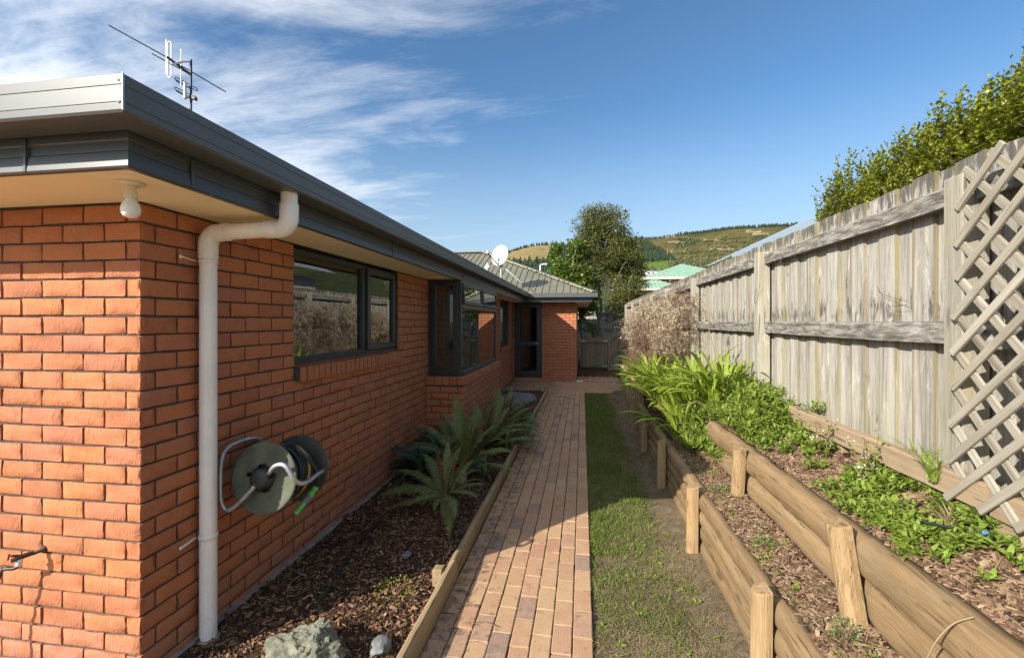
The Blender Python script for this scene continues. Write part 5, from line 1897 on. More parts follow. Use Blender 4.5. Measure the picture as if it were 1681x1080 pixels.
# ground cover on the upper terrace and along the fence foot
cen = []
rg = np.random.default_rng(15)
def cover_density(x, y):
    d = fbm(x * 4.2, y * 3.1, 88, 3)
    a = np.clip((d - 0.41) * 5, 0, 1)
    b = np.where(y > 3.3, 1.0, a)
    far = np.where(y > 3.9, 1.0, b)
    near_gap = np.where((y < 1.85) & (x < 1.40), 0.06, 1.0)
    mid_gap = np.where((y > 2.55) & (y < 3.5) & (x < 1.31), 0.6, 1.0)
    return far * near_gap * mid_gap
n = 9000
x = 1.22 + 0.33 * rg.random(n)
y = 0.9 + 4.0 * rg.random(n)
k = rg.random(n) < cover_density(x, y) * 0.17
x, y = x[k], y[k]
c1_ = np.stack([x, y, bedr_z(x, y) + 0.012 + rg.random(len(x)) * 0.035 * np.where(y > 3.2, 1.8, 1)], -1)
Ma, Pa = rosettes(c1_, 11, 0.026, 0.052, 0.38, 1, 0.03)
# taller leafy mass between the agapanthus and the terraces
n = 1100
x = 0.97 + 0.60 * rg.random(n)
y = 3.55 + 1.9 * rg.random(n)
hgt = 0.22 * np.clip((x - 0.9) / 0.5, 0.1, 1) * np.clip((y - 3.3) / 0.7, 0.1, 1)
k = (x > 1.0 + 0.22 * (4.6 - y)) | (y > 4.4)
x, y, hgt = x[k], y[k], hgt[k]
c2_ = np.stack([x, y, np.maximum(bedr_z(x, y), 0.46) + hgt * rg.random(len(x)) ** 0.6 + 0.02], -1)
Mb, Pb = rosettes(c2_, 12, 0.035, 0.07, 0.30, 2, 0.05, (0.0, 1.2))
V, F = scatter(LFV, LFF, np.concatenate([Ma, Mb]), np.concatenate([Pa, Pb]))
tag(link('ground_cover', npmesh('ground_cover', V, F, COVER, True)), kind='stuff')
# weeds in the lower bed and lawn
n = 60
x = 0.92 + 0.17 * rg.random(n)
y = 1.1 + 3.6 * rg.random(n) ** .8
xl = 0.09 + 0.62 * rg.random(130)
yl = 1.2 + 3.6 * rg.random(130)
cw = np.concatenate([np.stack([x, y, bedr_z(x, y) + .008], -1), np.stack([xl, yl, lawn_z(xl, yl) + .006], -1)])
Mw, Pw = rosettes(cw, 7, 0.014, 0.034, 0.42, 3, 0.012, (0.0, 0.7))
V, F = scatter(LFV, LFF, Mw, Pw)
tag(link('weeds', npmesh('weeds', V, F, COVER, True)), kind='stuff')


def strap_mesh(name, L, W, e0, bend, seed, material, nseg=9, tipdroop=0.0, twist=0.0):
    """arching strap leaf growing along +y from the origin, folded along the midrib"""
    rd_ = random.Random(seed)
    p = Vector((0, 0, 0))
    e = e0
    vs = []
    for i in range(nseg + 1):
        s_ = i / nseg
        w_ = W * (0.62 + 0.5 * math.sin(min(1, s_ * 1.35) * math.pi * 0.62)) * (1 - max(0, (s_ - 0.68) / 0.32) ** 1.7) + 0.0008
        tw = twist * s_
        n_ = Vector((0, -math.sin(e), math.cos(e)))
        a = Vector((math.cos(tw), 0, math.sin(tw)))
        vs += [p - a * w_ / 2 + n_ * w_ * 0.16, p.copy(), p + a * w_ / 2 + n_ * w_ * 0.16]
        p = p + Vector((rd_.uniform(-.004, .004), math.cos(e), math.sin(e))) * (L / nseg)
        e -= bend / nseg * (0.5 + 1.1 * s_) + tipdroop / nseg * (1 if s_ > 0.6 else 0)
    fs = []
    for i in range(nseg):
        a = i * 3
        fs += [(a, a + 1, a + 4, a + 3), (a + 1, a + 2, a + 5, a + 4)]
    me = MB().add(vs, fs, True).mesh(name, material)
    return me


def strap_plant(name, label, cat, loc, meshes, n, spread, seed, group=None, az=(0, 6.283), smin=0.75, smax=1.15, part='leaf', tiltr=0.12):
    t = thing(name, label, cat, loc, 0, group)
    rd_ = random.Random(seed)
    for k in range(n):
        a = rd_.uniform(*az)
        r = spread * math.sqrt(rd_.random())
        s_ = rd_.uniform(smin, smax)
        o = link(part, meshes[rd_.randrange(len(meshes))], t, (r * math.cos(a + 1.57) + rd_.uniform(-.02, .02), r * math.sin(a + 1.57) + rd_.uniform(-.02, .02), rd_.uniform(-.02, .01)),
                 (rd_.uniform(-tiltr, tiltr), rd_.uniform(-tiltr, tiltr), a + rd_.uniform(-.4, .4)), (s_, s_, s_))
    return t


AGM = [strap_mesh('leaf', L * 1.25, W * 0.95, R(e), b, i, AGA, 9, d, tw) for i, (L, W, e, b, d, tw) in enumerate((
    (0.52, 0.036, 78, 1.5, .2, .2), (0.56, 0.038, 70, 1.7, .3, -.3), (0.46, 0.034, 60, 1.6, .3, .4), (0.60, 0.040, 82, 1.2, .5, -.2), (0.50, 0.036, 50, 1.5, .2, .3),
    (0.42, 0.032, 84, 0.9, .2, .5), (0.55, 0.036, 66, 2.1, .2, -.5), (0.48, 0.035, 40, 1.3, .3, .2), (0.40, 0.030, 75, 1.9, .4, .0), (0.58, 0.034, 58, 1.9, .1, -.4)))]
GA = 'agapanthus clumps at the far end of the terraces'
for i, (x, y, z, n, sp, lab) in enumerate((
        (1.36, 4.75, 0.86, 62, 0.11, 'upright bright green agapanthus clump right against the fence post'),
        (1.22, 5.25, 0.78, 105, 0.22, 'large arching bright green agapanthus clump nearest the upper log wall'),
        (1.10, 5.95, 0.66, 105, 0.22, 'bright green agapanthus clump in the middle of the row, spilling toward the grass'),
        (1.12, 6.75, 0.66, 84, 0.20, 'bright green agapanthus clump overhanging the tall retaining posts'),
        (1.10, 7.75, 0.68, 60, 0.18, 'farthest agapanthus clump, just before the dead climber'),
        (1.02, 4.95, 0.50, 46, 0.12, 'low agapanthus clump drooping over the lower log wall'))):
    strap_plant('agapanthus', lab, 'plant', (x, y, z), AGM, n, sp, 200 + i, GA)
# shaded leaves hanging over the posts on the grass side
strap_plant('strap_plant', 'small blue green strap leaved plant hanging over the retaining posts', 'plant', (0.86, 5.75, 0.50), [strap_mesh('leaf', 0.30, 0.03, R(30), 1.2, i, CLIVIA) for i in range(3)], 14, 0.05, 333, az=(0.6, 2.6))

# ferns ---------------------------------------------------------------------
def frond_mesh(L, W, e0, bend, seed, material, pairs=30, curl=0.0):
    rd_ = random.Random(seed)
    mb_ = MB()
    p = Vector((0, 0, 0))
    e = e0
    pts = []
    nseg = pairs + 4
    sidew = 0.0
    sw = rd_.uniform(-.25, .25)
    for i in range(nseg + 1):
        s_ = i / nseg
        pts.append((p.copy(), e))
        p = p + Vector((math.sin(sw * s_ * s_), math.cos(e), math.sin(e))).normalized() * (L / nseg)
        e -= bend / nseg * (0.4 + 1.2 * s_) + (curl / nseg if s_ > 0.8 else 0)
    mb_.tube([q[0] for q in pts[::3]] + [pts[-1][0]], [0.0032 * (1 - 0.8 * k / (len(pts[::3]))) for k in range(len(pts[::3]) + 1)], 4, caps=False)
    for i in range(3, nseg):
        s_ = i / nseg
        q, e = pts[i]
        prof_ = min(1, 0.35 + s_ * 2.6) * (1 - max(0, (s_ - 0.55) / 0.45) ** 1.6)
        w_ = W * prof_ * rd_.uniform(.9, 1.08)
        d = Vector((0, math.cos(e), math.sin(e)))
        n_ = Vector((0, -math.sin(e), math.cos(e)))
        wd = L / nseg * 0.90
        for sd in (-1, 1):
            o_ = (Vector((sd, 0, 0)) * 0.96 + d * 0.26 - n_ * rd_.uniform(0.05, 0.30)).normalized()
            base_ = q + d * (0.25 * wd * sd)
            tip = base_ + o_ * w_
            mid = base_ + o_ * w_ * 0.45 + n_ * w_ * 0.05
            mb_.add([base_ - d * wd * .40, mid - d * wd * 0.46, tip, mid + d * wd * 0.46, base_ + d * wd * .40], [(0, 1, 3, 4), (1, 2, 3)])
    return mb_.mesh('frond', material)


FM = [frond_mesh(0.62, 0.076, R(e), b, i, FERN, 27) for i, (e, b) in enumerate(((80, 0.9), (70, 1.2), (58, 1.3), (45, 1.2), (30, 1.0), (18, 0.9), (84, 0.5), (62, 0.8)))]
FBM = [frond_mesh(0.48, 0.036, R(e), b, 40 + i, FERNB, 24, 2.0) for i, (e, b) in enumerate(((82, .3), (74, .6), (62, .9)))]
def fern(loc, label, fr, seed, sc=1.0):
    """fr: list of (azimuth deg measured from +y towards +x, elevation class, size)"""
    t = thing('fern', label, 'fern', loc, 0, 'sword ferns in the bark bed')
    rd_ = random.Random(seed)
    for (az, cls, s_) in fr:
        ms = FBM if cls >= 100 else FM
        o = link('frond', ms[cls % 100], t, (rd_.uniform(-.02, .02), rd_.uniform(-.02, .02), 0.10 + rd_.uniform(-.03, .02)), (rd_.uniform(-.22, .12), rd_.uniform(-.3, .3), -R(az) + rd_.uniform(-.2, .2)), (s_ * sc * rd_.uniform(.85, 1.1), s_ * sc * rd_.uniform(.88, 1.08), s_ * sc))
    m2 = MB().lathe([(0.05, -0.05), (0.055, 0.03), (0.04, 0.09), (0.02, 0.12), (0, 0.125)], (0, 0, 0), (0, 0, 1), 9)
    m2.build('crown', BARKM, t)
    return t


fern((-1.15, 3.78, 0.10), 'nearest sword fern, its fronds spreading flat over the bark beside the edging board',
     [(-75, 3, 1.0), (-62, 2, 0.95), (-95, 4, 1.05), (-108, 5, 0.95), (-50, 2, 0.9), (168, 5, 0.95), (186, 4, 0.75), (158, 4, 0.9), (20, 0, 0.75), (55, 2, 0.6), (90, 3, 0.6), (120, 3, 0.55), (100, 4, 0.5),
      (-20, 6, 0.8), (40, 1, 0.7), (-140, 4, 0.6), (75, 2, .65), (-10, 100, 0.95), (15, 101, 0.9), (60, 100, 0.9), (-30, 101, 0.8), (-60, 100, .7), (130, 101, .5), (30, 102, 0.9)], 1)
fern((-1.22, 4.55, 0.07), 'upright sword fern with tall fronds in front of the box window base',
     [(-60, 0, 1.15), (-30, 6, 1.2), (0, 6, 1.1), (-90, 1, 1.05), (-100, 2, 1.0), (-120, 0, 1.05), (30, 0, 0.95), (60, 1, 0.9), (80, 2, 0.9), (110, 2, .75), (150, 1, .7), (-150, 6, 1.05), (180, 0, 0.95), (-75, 3, 1.1), (10, 100, 1.2), (40, 101, 1.1), (90, 100, 1.0), (60, 102, 1.1), (-20, 101, 1.0), (15, 1, 1.1), (-45, 1, 1.1), (100, 3, 1.0), (45, 3, 1.0), (-110, 3, 1.0)], 2, 1.12)
fern((-1.18, 5.35, 0.05), 'sword fern close to the corner of the box window base, with dark brown fronds',
     [(0, 0, 1.1), (30, 1, 1.1), (60, 2, 1.0), (90, 2, 0.95), (120, 3, 0.85), (-40, 0, 1.1), (-80, 1, 1.0), (-120, 2, .9), (150, 2, .8), (180, 1, .8), (45, 6, 1.1), (75, 7, 1.0), (20, 100, 1.2), (50, 101, 1.2), (80, 100, 1.0), (110, 102, 1.0), (140, 101, .9), (75, 3, 1.0), (-60, 2, 1.0), (10, 6, 1.1), (65, 101, 1.2), (35, 100, 1.2)], 3, 1.05)
fern((-1.15, 6.15, 0.05), 'darker sword fern beside the middle of the box window base',
     [(0, 0, 1.1), (40, 1, 1.0), (80, 2, 0.95), (120, 2, 0.9), (-40, 6, 1.1), (-90, 1, .8), (160, 1, .8), (200, 2, .9), (60, 7, 1.0), (20, 100, 1.1), (70, 101, 1.1), (100, 102, 1.0), (140, 100, .9), (60, 1, 1.1), (100, 3, 1.0), (20, 6, 1.1), (50, 101, 1.1), (30, 100, 1.2), (120, 102, 1.1)], 4, 1.02)
fern((-1.20, 6.95, 0.05), 'last sword fern in the row, under the far half of the box window',
     [(10, 0, 1.0), (50, 1, 0.95), (90, 2, 0.9), (130, 2, 0.8), (-30, 6, 1.0), (170, 1, .8), (210, 2, .8), (70, 7, 0.9), (30, 100, 1.0), (110, 101, 1.0), (70, 3, 1.0), (60, 101, 1.1), (0, 100, 1.1)], 5, 0.98)
DS = [strap_mesh('leaf', L, 0.075, R(e), b, 60 + i, DARKLEAF, 8, .3, tw) for i, (L, e, b, tw) in enumerate(((0.40, 72, 1.2, .2), (0.36, 58, 1.3, -.3), (0.42, 80, .9, .3), (0.34, 40, 1.2, 0), (0.38, 65, 1.6, -.2)))]
strap_plant('broad_leaf_plant', 'dark broad leaved plant between the brick wall and the nearest ferns', 'plant', (-1.55, 4.55, 0.05), DS, 44, 0.16, 401, smin=.9, smax=1.35)
strap_plant('broad_leaf_plant', 'dark broad leaved plant tucked into the corner by the box window', 'plant', (-1.62, 5.25, 0.05), DS, 34, 0.14, 402, smin=.9, smax=1.35)
CL = [strap_mesh('leaf', L, 0.034, R(e), b, 80 + i, CLIVIA, 8, .4, tw) for i, (L, e, b, tw) in enumerate(((0.42, 74, 1.7, .2), (0.46, 66, 1.9, -.3), (0.40, 82, 1.3, .3), (0.36, 50, 1.8, 0), (0.44, 60, 2.2, -.2)))]
strap_plant('strap_plant', 'green strap leaved clump arching over the edging board onto the path', 'plant', (-0.99, 5.95, 0.05), CL, 76, 0.17, 403, smin=.9, smax=1.3)
strap_plant('strap_plant', 'strap leaved plant behind the clump that arches onto the path', 'plant', (-1.05, 6.7, 0.05), CL, 46, 0.14, 404, smin=.9, smax=1.3)
strap_plant('strap_plant', 'small yellowing strap leaved plant low between the ferns', 'plant', (-1.02, 4.75, 0.05), CL, 14, 0.06, 405, smin=.6, smax=.9)

# dry brown stalks between the ferns
r3 = random.Random(8)
m2 = MB()
for k in range(190):
    x, y = r3.uniform(-1.35, -0.92), r3.uniform(3.2, 5.2)
    z = float(bedl_z(np.array(x), np.array(y)))
    a, L_ = r3.uniform(0, 6.28), r3.uniform(.05, .20)
    p = Vector((x, y, z + 0.005))
    m2.tube([p, p + Vector((math.cos(a) * L_ * .5, math.sin(a) * L_ * .5, r3.uniform(.01, .08))), p + Vector((math.cos(a) * L_, math.sin(a) * L_, r3.uniform(0, .07)))], 0.0016, 3, False, False)
tag(m2.build('dry_stalks', TWIG, bed_l), kind='stuff')


# low shrubs / seedlings ------------------------------------------------------
def tuft(name, label, cat, loc, rad, h, n, lsize, wr, material, seed, stems=0, group=None):
    t = thing(name, label, cat, loc, 0, group)
    r2 = np.random.default_rng(seed)
    a = r2.random(n) * 6.283
    rr = rad * np.sqrt(r2.random(n))
    zz = h * r2.random(n) ** 0.8 * (1 - 0.5 * (rr / rad) ** 2)
    Mx = rotm(a - 1.57 + r2.normal(0, .5, n), r2.uniform(0.1, 1.2, n), r2.normal(0, .3, n), np.stack([lsize * wr * np.ones(n), lsize * r2.uniform(.7, 1.2, n), lsize * np.ones(n)], -1))
    V, F = scatter(LFV, LFF, Mx, np.stack([rr * np.cos(a), rr * np.sin(a), zz], -1))
    link('foliage', npmesh('foliage', V, F, material, True), t)
    m2 = MB()
    rd_ = random.Random(seed)
    for k in range(max(4, stems)):
        q = rd_.random() * 6.28
        m2.tube([(0, 0, -0.02), (rad * .35 * math.cos(q), rad * .35 * math.sin(q), h * .5), (rad * .6 * math.cos(q), rad * .6 * math.sin(q), h * .85)], 0.0016, 4)
    m2.build('stem', TWIG, t)
    return t


GREY = m_leaf('grey_green_leaf', [(0.15, 0.19, 0.07), (0.23, 0.27, 0.11), (0.28, 0.30, 0.10)], 0.25, 0.6, 0.2)
tuft('low_shrub', 'small pale green bushy shrub in the lower bed beside the near log wall', 'shrub', (1.00, 1.93, 0.45), 0.055, 0.11, 260, 0.014, 0.4, GREY, 1)
tuft('low_shrub', 'pale green cushion shrub in the lower bed below the leaning post', 'shrub', (1.00, 2.72, 0.45), 0.055, 0.055, 200, 0.015, 0.45, GREY, 2)
tuft('low_shrub', 'third pale cushion shrub, halfway along the lower bed', 'shrub', (0.99, 3.52, 0.45), 0.07, 0.06, 200, 0.016, 0.45, GREY, 3)
tuft('low_shrub', 'sprawling yellow green seedling on the sunlit bark by the stake', 'shrub', (-1.12, 2.62, 0.06), 0.13, 0.05, 150, 0.016, 0.45, YOUNG, 4)


def bloom(name, label, loc, h, seed):
    t = thing(name, label, 'plant', loc)
    rd_ = random.Random(seed)
    m2 = MB()
    tips = []
    for k in range(5):
        a = rd_.random() * 6.28
        L_ = h * rd_.uniform(.5, 1.0)
        e = Vector((math.cos(a) * 0.07 * rd_.uniform(.4, 1.3), math.sin(a) * 0.07 * rd_.uniform(.4, 1.3), L_))
        pts = catmull([Vector((0, 0, -.02)), e * .5 + Vector((rd_.uniform(-.01, .01), rd_.uniform(-.01, .01), 0)), e], 3)
        m2.tube(pts, 0.0016, 4)
        tips += pts[2:]
    m2.build('stem', TWIG, t)
    r2 = np.random.default_rng(seed)
    P_ = np.array([[p.x, p.y, max(.02, p.z)] for p in tips])
    sel = P_[r2.integers(0, len(P_), 46)] + r2.normal(0, .012, (46, 3))
    V, F = scatter(LFV, LFF, rotm(r2.random(46) * 6.283, r2.uniform(-.4, .7, 46), r2.normal(0, .3, 46), np.stack([np.full(46, .022), r2.uniform(.02, .034, 46), np.full(46, .03)], -1)), sel)
    link('foliage', npmesh('foliage', V, F, YOUNG, True), t)
    n = 60
    c = P_[r2.integers(0, len(P_), 9)] + r2.normal(0, .012, (9, 3))
    sel = np.repeat(c, 12, 0) + r2.normal(0, .009, (108, 3))
    V, F = scatter(KITEV, KITEF, rotm(r2.random(108) * 6.283, r2.uniform(-1, 1, 108), r2.normal(0, .5, 108), np.stack([np.full(108, .008), np.full(108, .013), np.full(108, .013)], -1)), sel)
    link('blossom', npmesh('blossom', V, F, PETAL), t)


bloom('flowering_seedling', 'spindly seedling with pale blossoms and lime leaves nearer the lattice', (1.40, 2.50, 0.87), 0.30, 11)
bloom('flowering_seedling', 'spindly seedling with pale blossoms farther from the lattice', (1.41, 2.95, 0.87), 0.25, 12)


def grass_tuft(label, loc, h, n, seed, material=None):
    t = thing('grass_tuft', label, 'grass', loc, 0, 'long grass tufts on the terraces')
    rd_ = random.Random(seed)
    m2 = MB()
    for k in range(n):
        a = rd_.random() * 6.28
        L_ = h * rd_.uniform(.5, 1.1)
        o = rd_.uniform(.3, .9) * L_
        w_ = rd_.uniform(.0025, .005)
        sx, sy = -math.sin(a) * w_, math.cos(a) * w_
        p0 = Vector((rd_.uniform(-.02, .02), rd_.uniform(-.02, .02), -.01))
        vs = []
        for i in range(5):
            s_ = i / 4
            p = p0 + Vector((math.cos(a) * o * s_ ** 1.3, math.sin(a) * o * s_ ** 1.3, L_ * (s_ - 0.35 * s_ * s_)))
            k_ = 1 - s_ ** 2 * .95
            vs += [p + Vector((sx, sy, 0)) * k_, p - Vector((sx, sy, 0)) * k_]
        m2.add(vs, [(2 * i, 2 * i + 1, 2 * i + 3, 2 * i + 2) for i in range(4)])
    m2.build('blades', material or COVER, t)


grass_tuft('long grass tuft growing between the sleeper and the foot of the lattice', (1.49, 2.20, 1.03), 0.20, 40, 1)
grass_tuft('long grass tuft on top of the sleeper against the palings', (1.575, 2.42, 1.04), 0.16, 24, 2)
grass_tuft('dry grass tuft spilling in front of the lattice foot', (1.44, 2.05, 0.88), 0.20, 30, 3, STRAW)
tuft('leafy_weed', 'leafy green weed on the sleeper halfway to the second fence post', 'plant', (1.585, 3.42, 1.04), 0.07, 0.11, 60, 0.05, 0.32, COVER, 21)
tuft('leafy_weed', 'leafy green weed at the foot of the second fence post', 'plant', (1.50, 4.05, 0.92), 0.13, 0.20, 200, 0.05, 0.30, COVER, 22)
# dry flower stalk of the agapanthus
t = thing('dry_flower_stalk', 'tall dry flower stalk standing in the agapanthus before the fence', 'plant', (1.38, 5.05, 0.86))
MB().tube(catmull([(0, 0, 0), (0.03, 0.05, .4), (-0.02, 0.12, .72), (-0.05, 0.10, 0.86)], 4), 0.0045, 5).build('stem', STRAW, t)
r2 = np.random.default_rng(4)
V, F = scatter(KITEV, KITEF, rotm(r2.random(60) * 6.283, r2.uniform(-1, 1.5, 60), r2.normal(0, .5, 60), np.stack([np.full(60, .008), r2.uniform(.03, .06, 60), np.full(60, .03)], -1)), np.array([[-.05, .10, .86]]) + r2.normal(0, .012, (60, 3)))
link('seed_head', npmesh('seed_head', V, F, FLUFF), t)
# trailing dry runners
m2 = MB()
for k in range(26):
    x, y = r3.uniform(0.9, 1.25), r3.uniform(4.5, 6.5)
    z = float(bedr_z(x, y)) + r3.uniform(.05, .22)
    p = Vector((x, y, z))
    d = Vector((-r3.uniform(.1, .35), r3.uniform(-.25, .15), r3.uniform(-.08, .03)))
    m2.tube(catmull([p, p + d * .5 + Vector((0, 0, .04)), p + d], 3), 0.002, 3, False, False)
tag(m2.build('dry_runners', STRAW), kind='stuff')

# ---------------------------------------------------------------- stones, pipes, bits
def rock(label, loc, size, seed, material, rough=0.22, sub=4, cuts=9):
    import bmesh
    bm = bmesh.new()
    bmesh.ops.create_icosphere(bm, subdivisions=sub, radius=1.0)
    r2 = np.random.default_rng(seed)
    pl = [(Vector(r2.normal(0, 1, 3)).normalized(), r2.uniform(.62, .92)) for _ in range(cuts)]
    for v in bm.verts:
        p = v.co.copy()
        for n_, d in pl:
            e = p.dot(n_) - d
            if e > 0:
                p -= n_ * e * 0.92
        q = p * 2.3
        n1 = float(fbm(q.x + q.z * .7 + 10, q.y - q.z * .5 + 20, seed, 4)) - .5
        n2 = float(fbm(q.x * 4 + q.z * 3, q.y * 4 - q.z * 2, seed + 3, 3)) - .5
        p *= 1 + rough * n1 + rough * 0.28 * n2
        v.co = Vector((p.x * size[0], p.y * size[1], p.z * size[2]))
    me = bpy.data.meshes.new('rock')
    bm.to_mesh(me)
    bm.free()
    me.materials.append(material)
    o = link('rock', me, None, loc, (0, 0, seed))
    return tag(o, label, 'rock')


rock('large angular green grey rock in the bark bed at the front of the picture', (-1.345, 2.03, 0.055), (0.225, 0.19, 0.185), 3, ROCKM, 0.62, 6, 9)
rock('small dark grey stone in the bark to the right of the large rock', (-1.00, 2.17, 0.06), (0.075, 0.06, 0.04), 5, ROCKG, .3, 3)
rock('flat blue grey rock at the far end of the bark bed', (-1.35, 9.4, 0.08), (0.42, 0.5, 0.17), 6, ROCKG, .4, 4)
rock('second grey rock at the far end of the bed, nearer the box window', (-1.5, 8.6, 0.06), (0.25, 0.22, 0.15), 7, ROCKG, .4, 3)
rock('small grey stone lying on the bark beside the nearest fern', (-1.22, 3.05, 0.06), (0.045, 0.035, 0.025), 8, ROCKG, .3, 3)
o = MB().tube(catmull([(-1.64, 3.55, .07), (-1.63, 3.1, .075), (-1.57, 2.75, .07), (-1.52, 2.52, .065), (-1.55, 2.42, .04)], 6), 0.0085, 8).build('irrigation_pipe', BLACKP)
tag(o, 'thin black irrigation pipe lying across the bark bed', 'pipe')
t = thing('drip_pipe', 'short black drip pipe with a blue end among the leaves by the lattice', 'pipe', (1.40, 1.95, 0.87))
MB().tube([(-0.06, 0.10, 0.03), (0.0, 0.0, 0.05), (0.045, -0.05, 0.062)], 0.006, 8).build('pipe', BLACKP, t)
MB().tube([(0.044, -0.049, 0.0618), (0.055, -0.061, 0.065)], 0.008, 8).build('end_cap', m_simple('blue_plastic', (0.05, 0.16, 0.42), 0.5), t)
r4 = random.Random(31)
for i, (p, q, lab) in enumerate((((0.30, 1.55), (0.62, 2.05), 'longest dead twig lying diagonally on the thin grass'), ((0.16, 2.2), (0.40, 2.1), 'short dead twig on the grass by the path edge'), ((0.55, 1.45), (0.72, 1.62), 'forked dead twig against the lower log wall'))):
    m2 = MB()
    a, b = Vector((*p, 0.02)), Vector((*q, 0.035))
    m2.tube(catmull([a, a.lerp(b, .35) + Vector((.02, -.01, .012)), a.lerp(b, .7) + Vector((-.015, .01, .008)), b], 4), 0.0028, 5)
    m2.tube([a.lerp(b, .5), a.lerp(b, .62) + Vector((.05, -.02, .01))], 0.0018, 4)
    tag(m2.build('twig', TWIG), lab, 'twig')
tag(MB().tube(catmull([(-0.66, 2.48, .018), (-0.60, 2.46, .026), (-.55, 2.50, .02), (-.46, 2.47, .018)], 4), 0.0022, 4).build('twig', STRAW), 'pale dry root lying on the pavers by the edging board', 'twig')
tag(MB().tube(catmull([(1.10, 1.62, 0.50), (1.055, 1.60, .60), (1.065, 1.58, 0.70), (1.11, 1.57, 0.78), (1.16, 1.56, .815)], 5), 0.003, 5).build('grass_stalk', STRAW), 'dry yellow grass stalk bent over the upper log wall', 'grass')

# ---------------------------------------------------------------- dead climber on the fence
t = thing('dead_climber', 'dead brown climber with fluffy pale seed heads hanging over the far fence', 'shrub', (1.45, 9.0, 0.6))
rc = np.random.default_rng(91)
bl = Vector(t.location)
def climber_surface(n, r2):
    """points in the hanging mass: y along the fence, bulging out to the left further on"""
    y = 6.55 + 6.2 * r2.random(n) ** 0.95
    k = (y - 6.5) / 6.2
    s_ = r2.random(n)
    top = 2.02 + 0.34 * fbm(y * 1.6 + 3, y * 0, 44, 3) - 0.12 * np.clip(1 - k * 3, 0, 1) - 0.5 * np.clip((k - 0.8) / .2, 0, 1)
    bot = 1.30 - 0.50 * np.clip(k * 2.2, 0, 1) + 0.45 * np.clip((k - 0.62) / .38, 0, 1)
    z = bot + (top - bot) * s_
    bul = (0.12 + 0.52 * np.sin(np.clip(k * 1.02, 0, 1) * math.pi) ** 0.8) * np.sin(np.clip(s_ * 1.0 + 0.03, 0, 1) * math.pi) ** 0.7
    bul = bul * (0.25 + 1.35 * fbm(y * 1.9, z * 2.6, 12, 3))
    z = z + 0.20 * (fbm(y * 3.0, z * 2.0, 71, 3) - .5)
    return y, z, bul
n = 4200
y, z, bul = climber_surface(n, rc)
x = 1.60 - bul * (0.55 + 0.5 * rc.random(n))
m2 = MB()
rs = random.Random(4)
for k in range(2400):
    p = Vector((x[k], y[k], z[k])) - bl
    a = rs.uniform(0, 6.28)
    L_ = rs.uniform(.12, .45)
    d = Vector((math.cos(a) * .5, math.sin(a), -0.35 + rs.uniform(-.7, .8))).normalized() * L_
    m2.tube([p, p + d * .5 + Vector((rs.uniform(-.05, .05), rs.uniform(-.05, .05), rs.uniform(-.02, .08))), p + d], [0.0035, 0.003, 0.002], 3, False, False)
for k in range(22):                                # long canes down to the ground
    y0_ = rs.uniform(8.5, 12.2)
    m2.tube(catmull([Vector((1.15 + rs.uniform(-.25, .2), y0_, 1.5)) - bl, Vector((1.2, y0_ + rs.uniform(-.2, .2), 1.05)) - bl, Vector((1.30, y0_ + rs.uniform(-.2, .2), 0.6)) - bl], 3), 0.006, 4, False, False)
tag(m2.build('stem', TWIG, t), kind='stuff')
q = rc.random(n)
cl_ = fbm(y * 3.1, z * 4.0, 33, 3)
sel = np.where((cl_ + 0.20 * (z - 1.55) + 0.05 * np.clip((y - 7.5) / 3, -1, 1) > 0.51) & (bul > 0.10))[0][:1900]
cc = np.stack([x[sel] - 0.02, y[sel], z[sel]], -1) - np.array(bl)
per = 15
c = np.repeat(cc, per, 0) + rc.normal(0, .012, (len(cc) * per, 3))
nn = len(c)
V, F = scatter(KITEV, KITEF, rotm(rc.random(nn) * 6.283, rc.uniform(-1.4, 1.4, nn), rc.normal(0, .6, nn), np.stack([rc.uniform(.006, .014, nn), rc.uniform(.025, .055, nn), np.full(nn, .03)], -1)), c)
tag(link('seed_heads', npmesh('seed_heads', V, F, FLUFF), t), kind='stuff')
n2 = 4200                                          # fine dry tangle inside
y, z, bul = climber_surface(n2, rc)
x = 1.61 - bul * rc.random(n2)
V, F = scatter(KITEV, KITEF, rotm(rc.random(n2) * 6.283, rc.uniform(-1.4, 1.4, n2), rc.normal(0, .6, n2), np.stack([rc.uniform(.003, .008, n2), rc.uniform(.05, .14, n2), np.full(n2, .04)], -1)), np.stack([x, y, z], -1) - np.array(bl))
tag(link('dry_leaves', npmesh('dry_leaves', V, F, TWIG), t), kind='stuff')


# ---------------------------------------------------------------- trees
def leaf_cloud(tips, per, sig, lsize, wr, r2, pit=(-.9, .9)):
    c = np.repeat(np.asarray(tips), per, 0)
    n = len(c)
    c = c + r2.normal(0, 1, (n, 3)) * np.asarray(sig)
    L = lsize * r2.uniform(.6, 1.25, n)
    M_ = rotm(r2.random(n) * 6.283, r2.uniform(pit[0], pit[1], n), r2.normal(0, .6, n), np.stack([L * wr, L, L], -1))
    return scatter(KITEV, KITEF, M_, c)


def limb(mb_, p, q, r0, r1, rd_, sag=0.1, n=5):
    p, q = Vector(p), Vector(q)
    L_ = (q - p).length
    pts = [p]
    for k in range(1, n):
        pts.append(p.lerp(q, k / n) + Vector((rd_.uniform(-1, 1), rd_.uniform(-1, 1), rd_.uniform(-.4, .8))) * L_ * sag * .5)
    pts.append(q)
    mb_.tube(catmull(pts, 2), list(np.linspace(r0, r1, (len(pts) - 1) * 2 + 1)), 7)


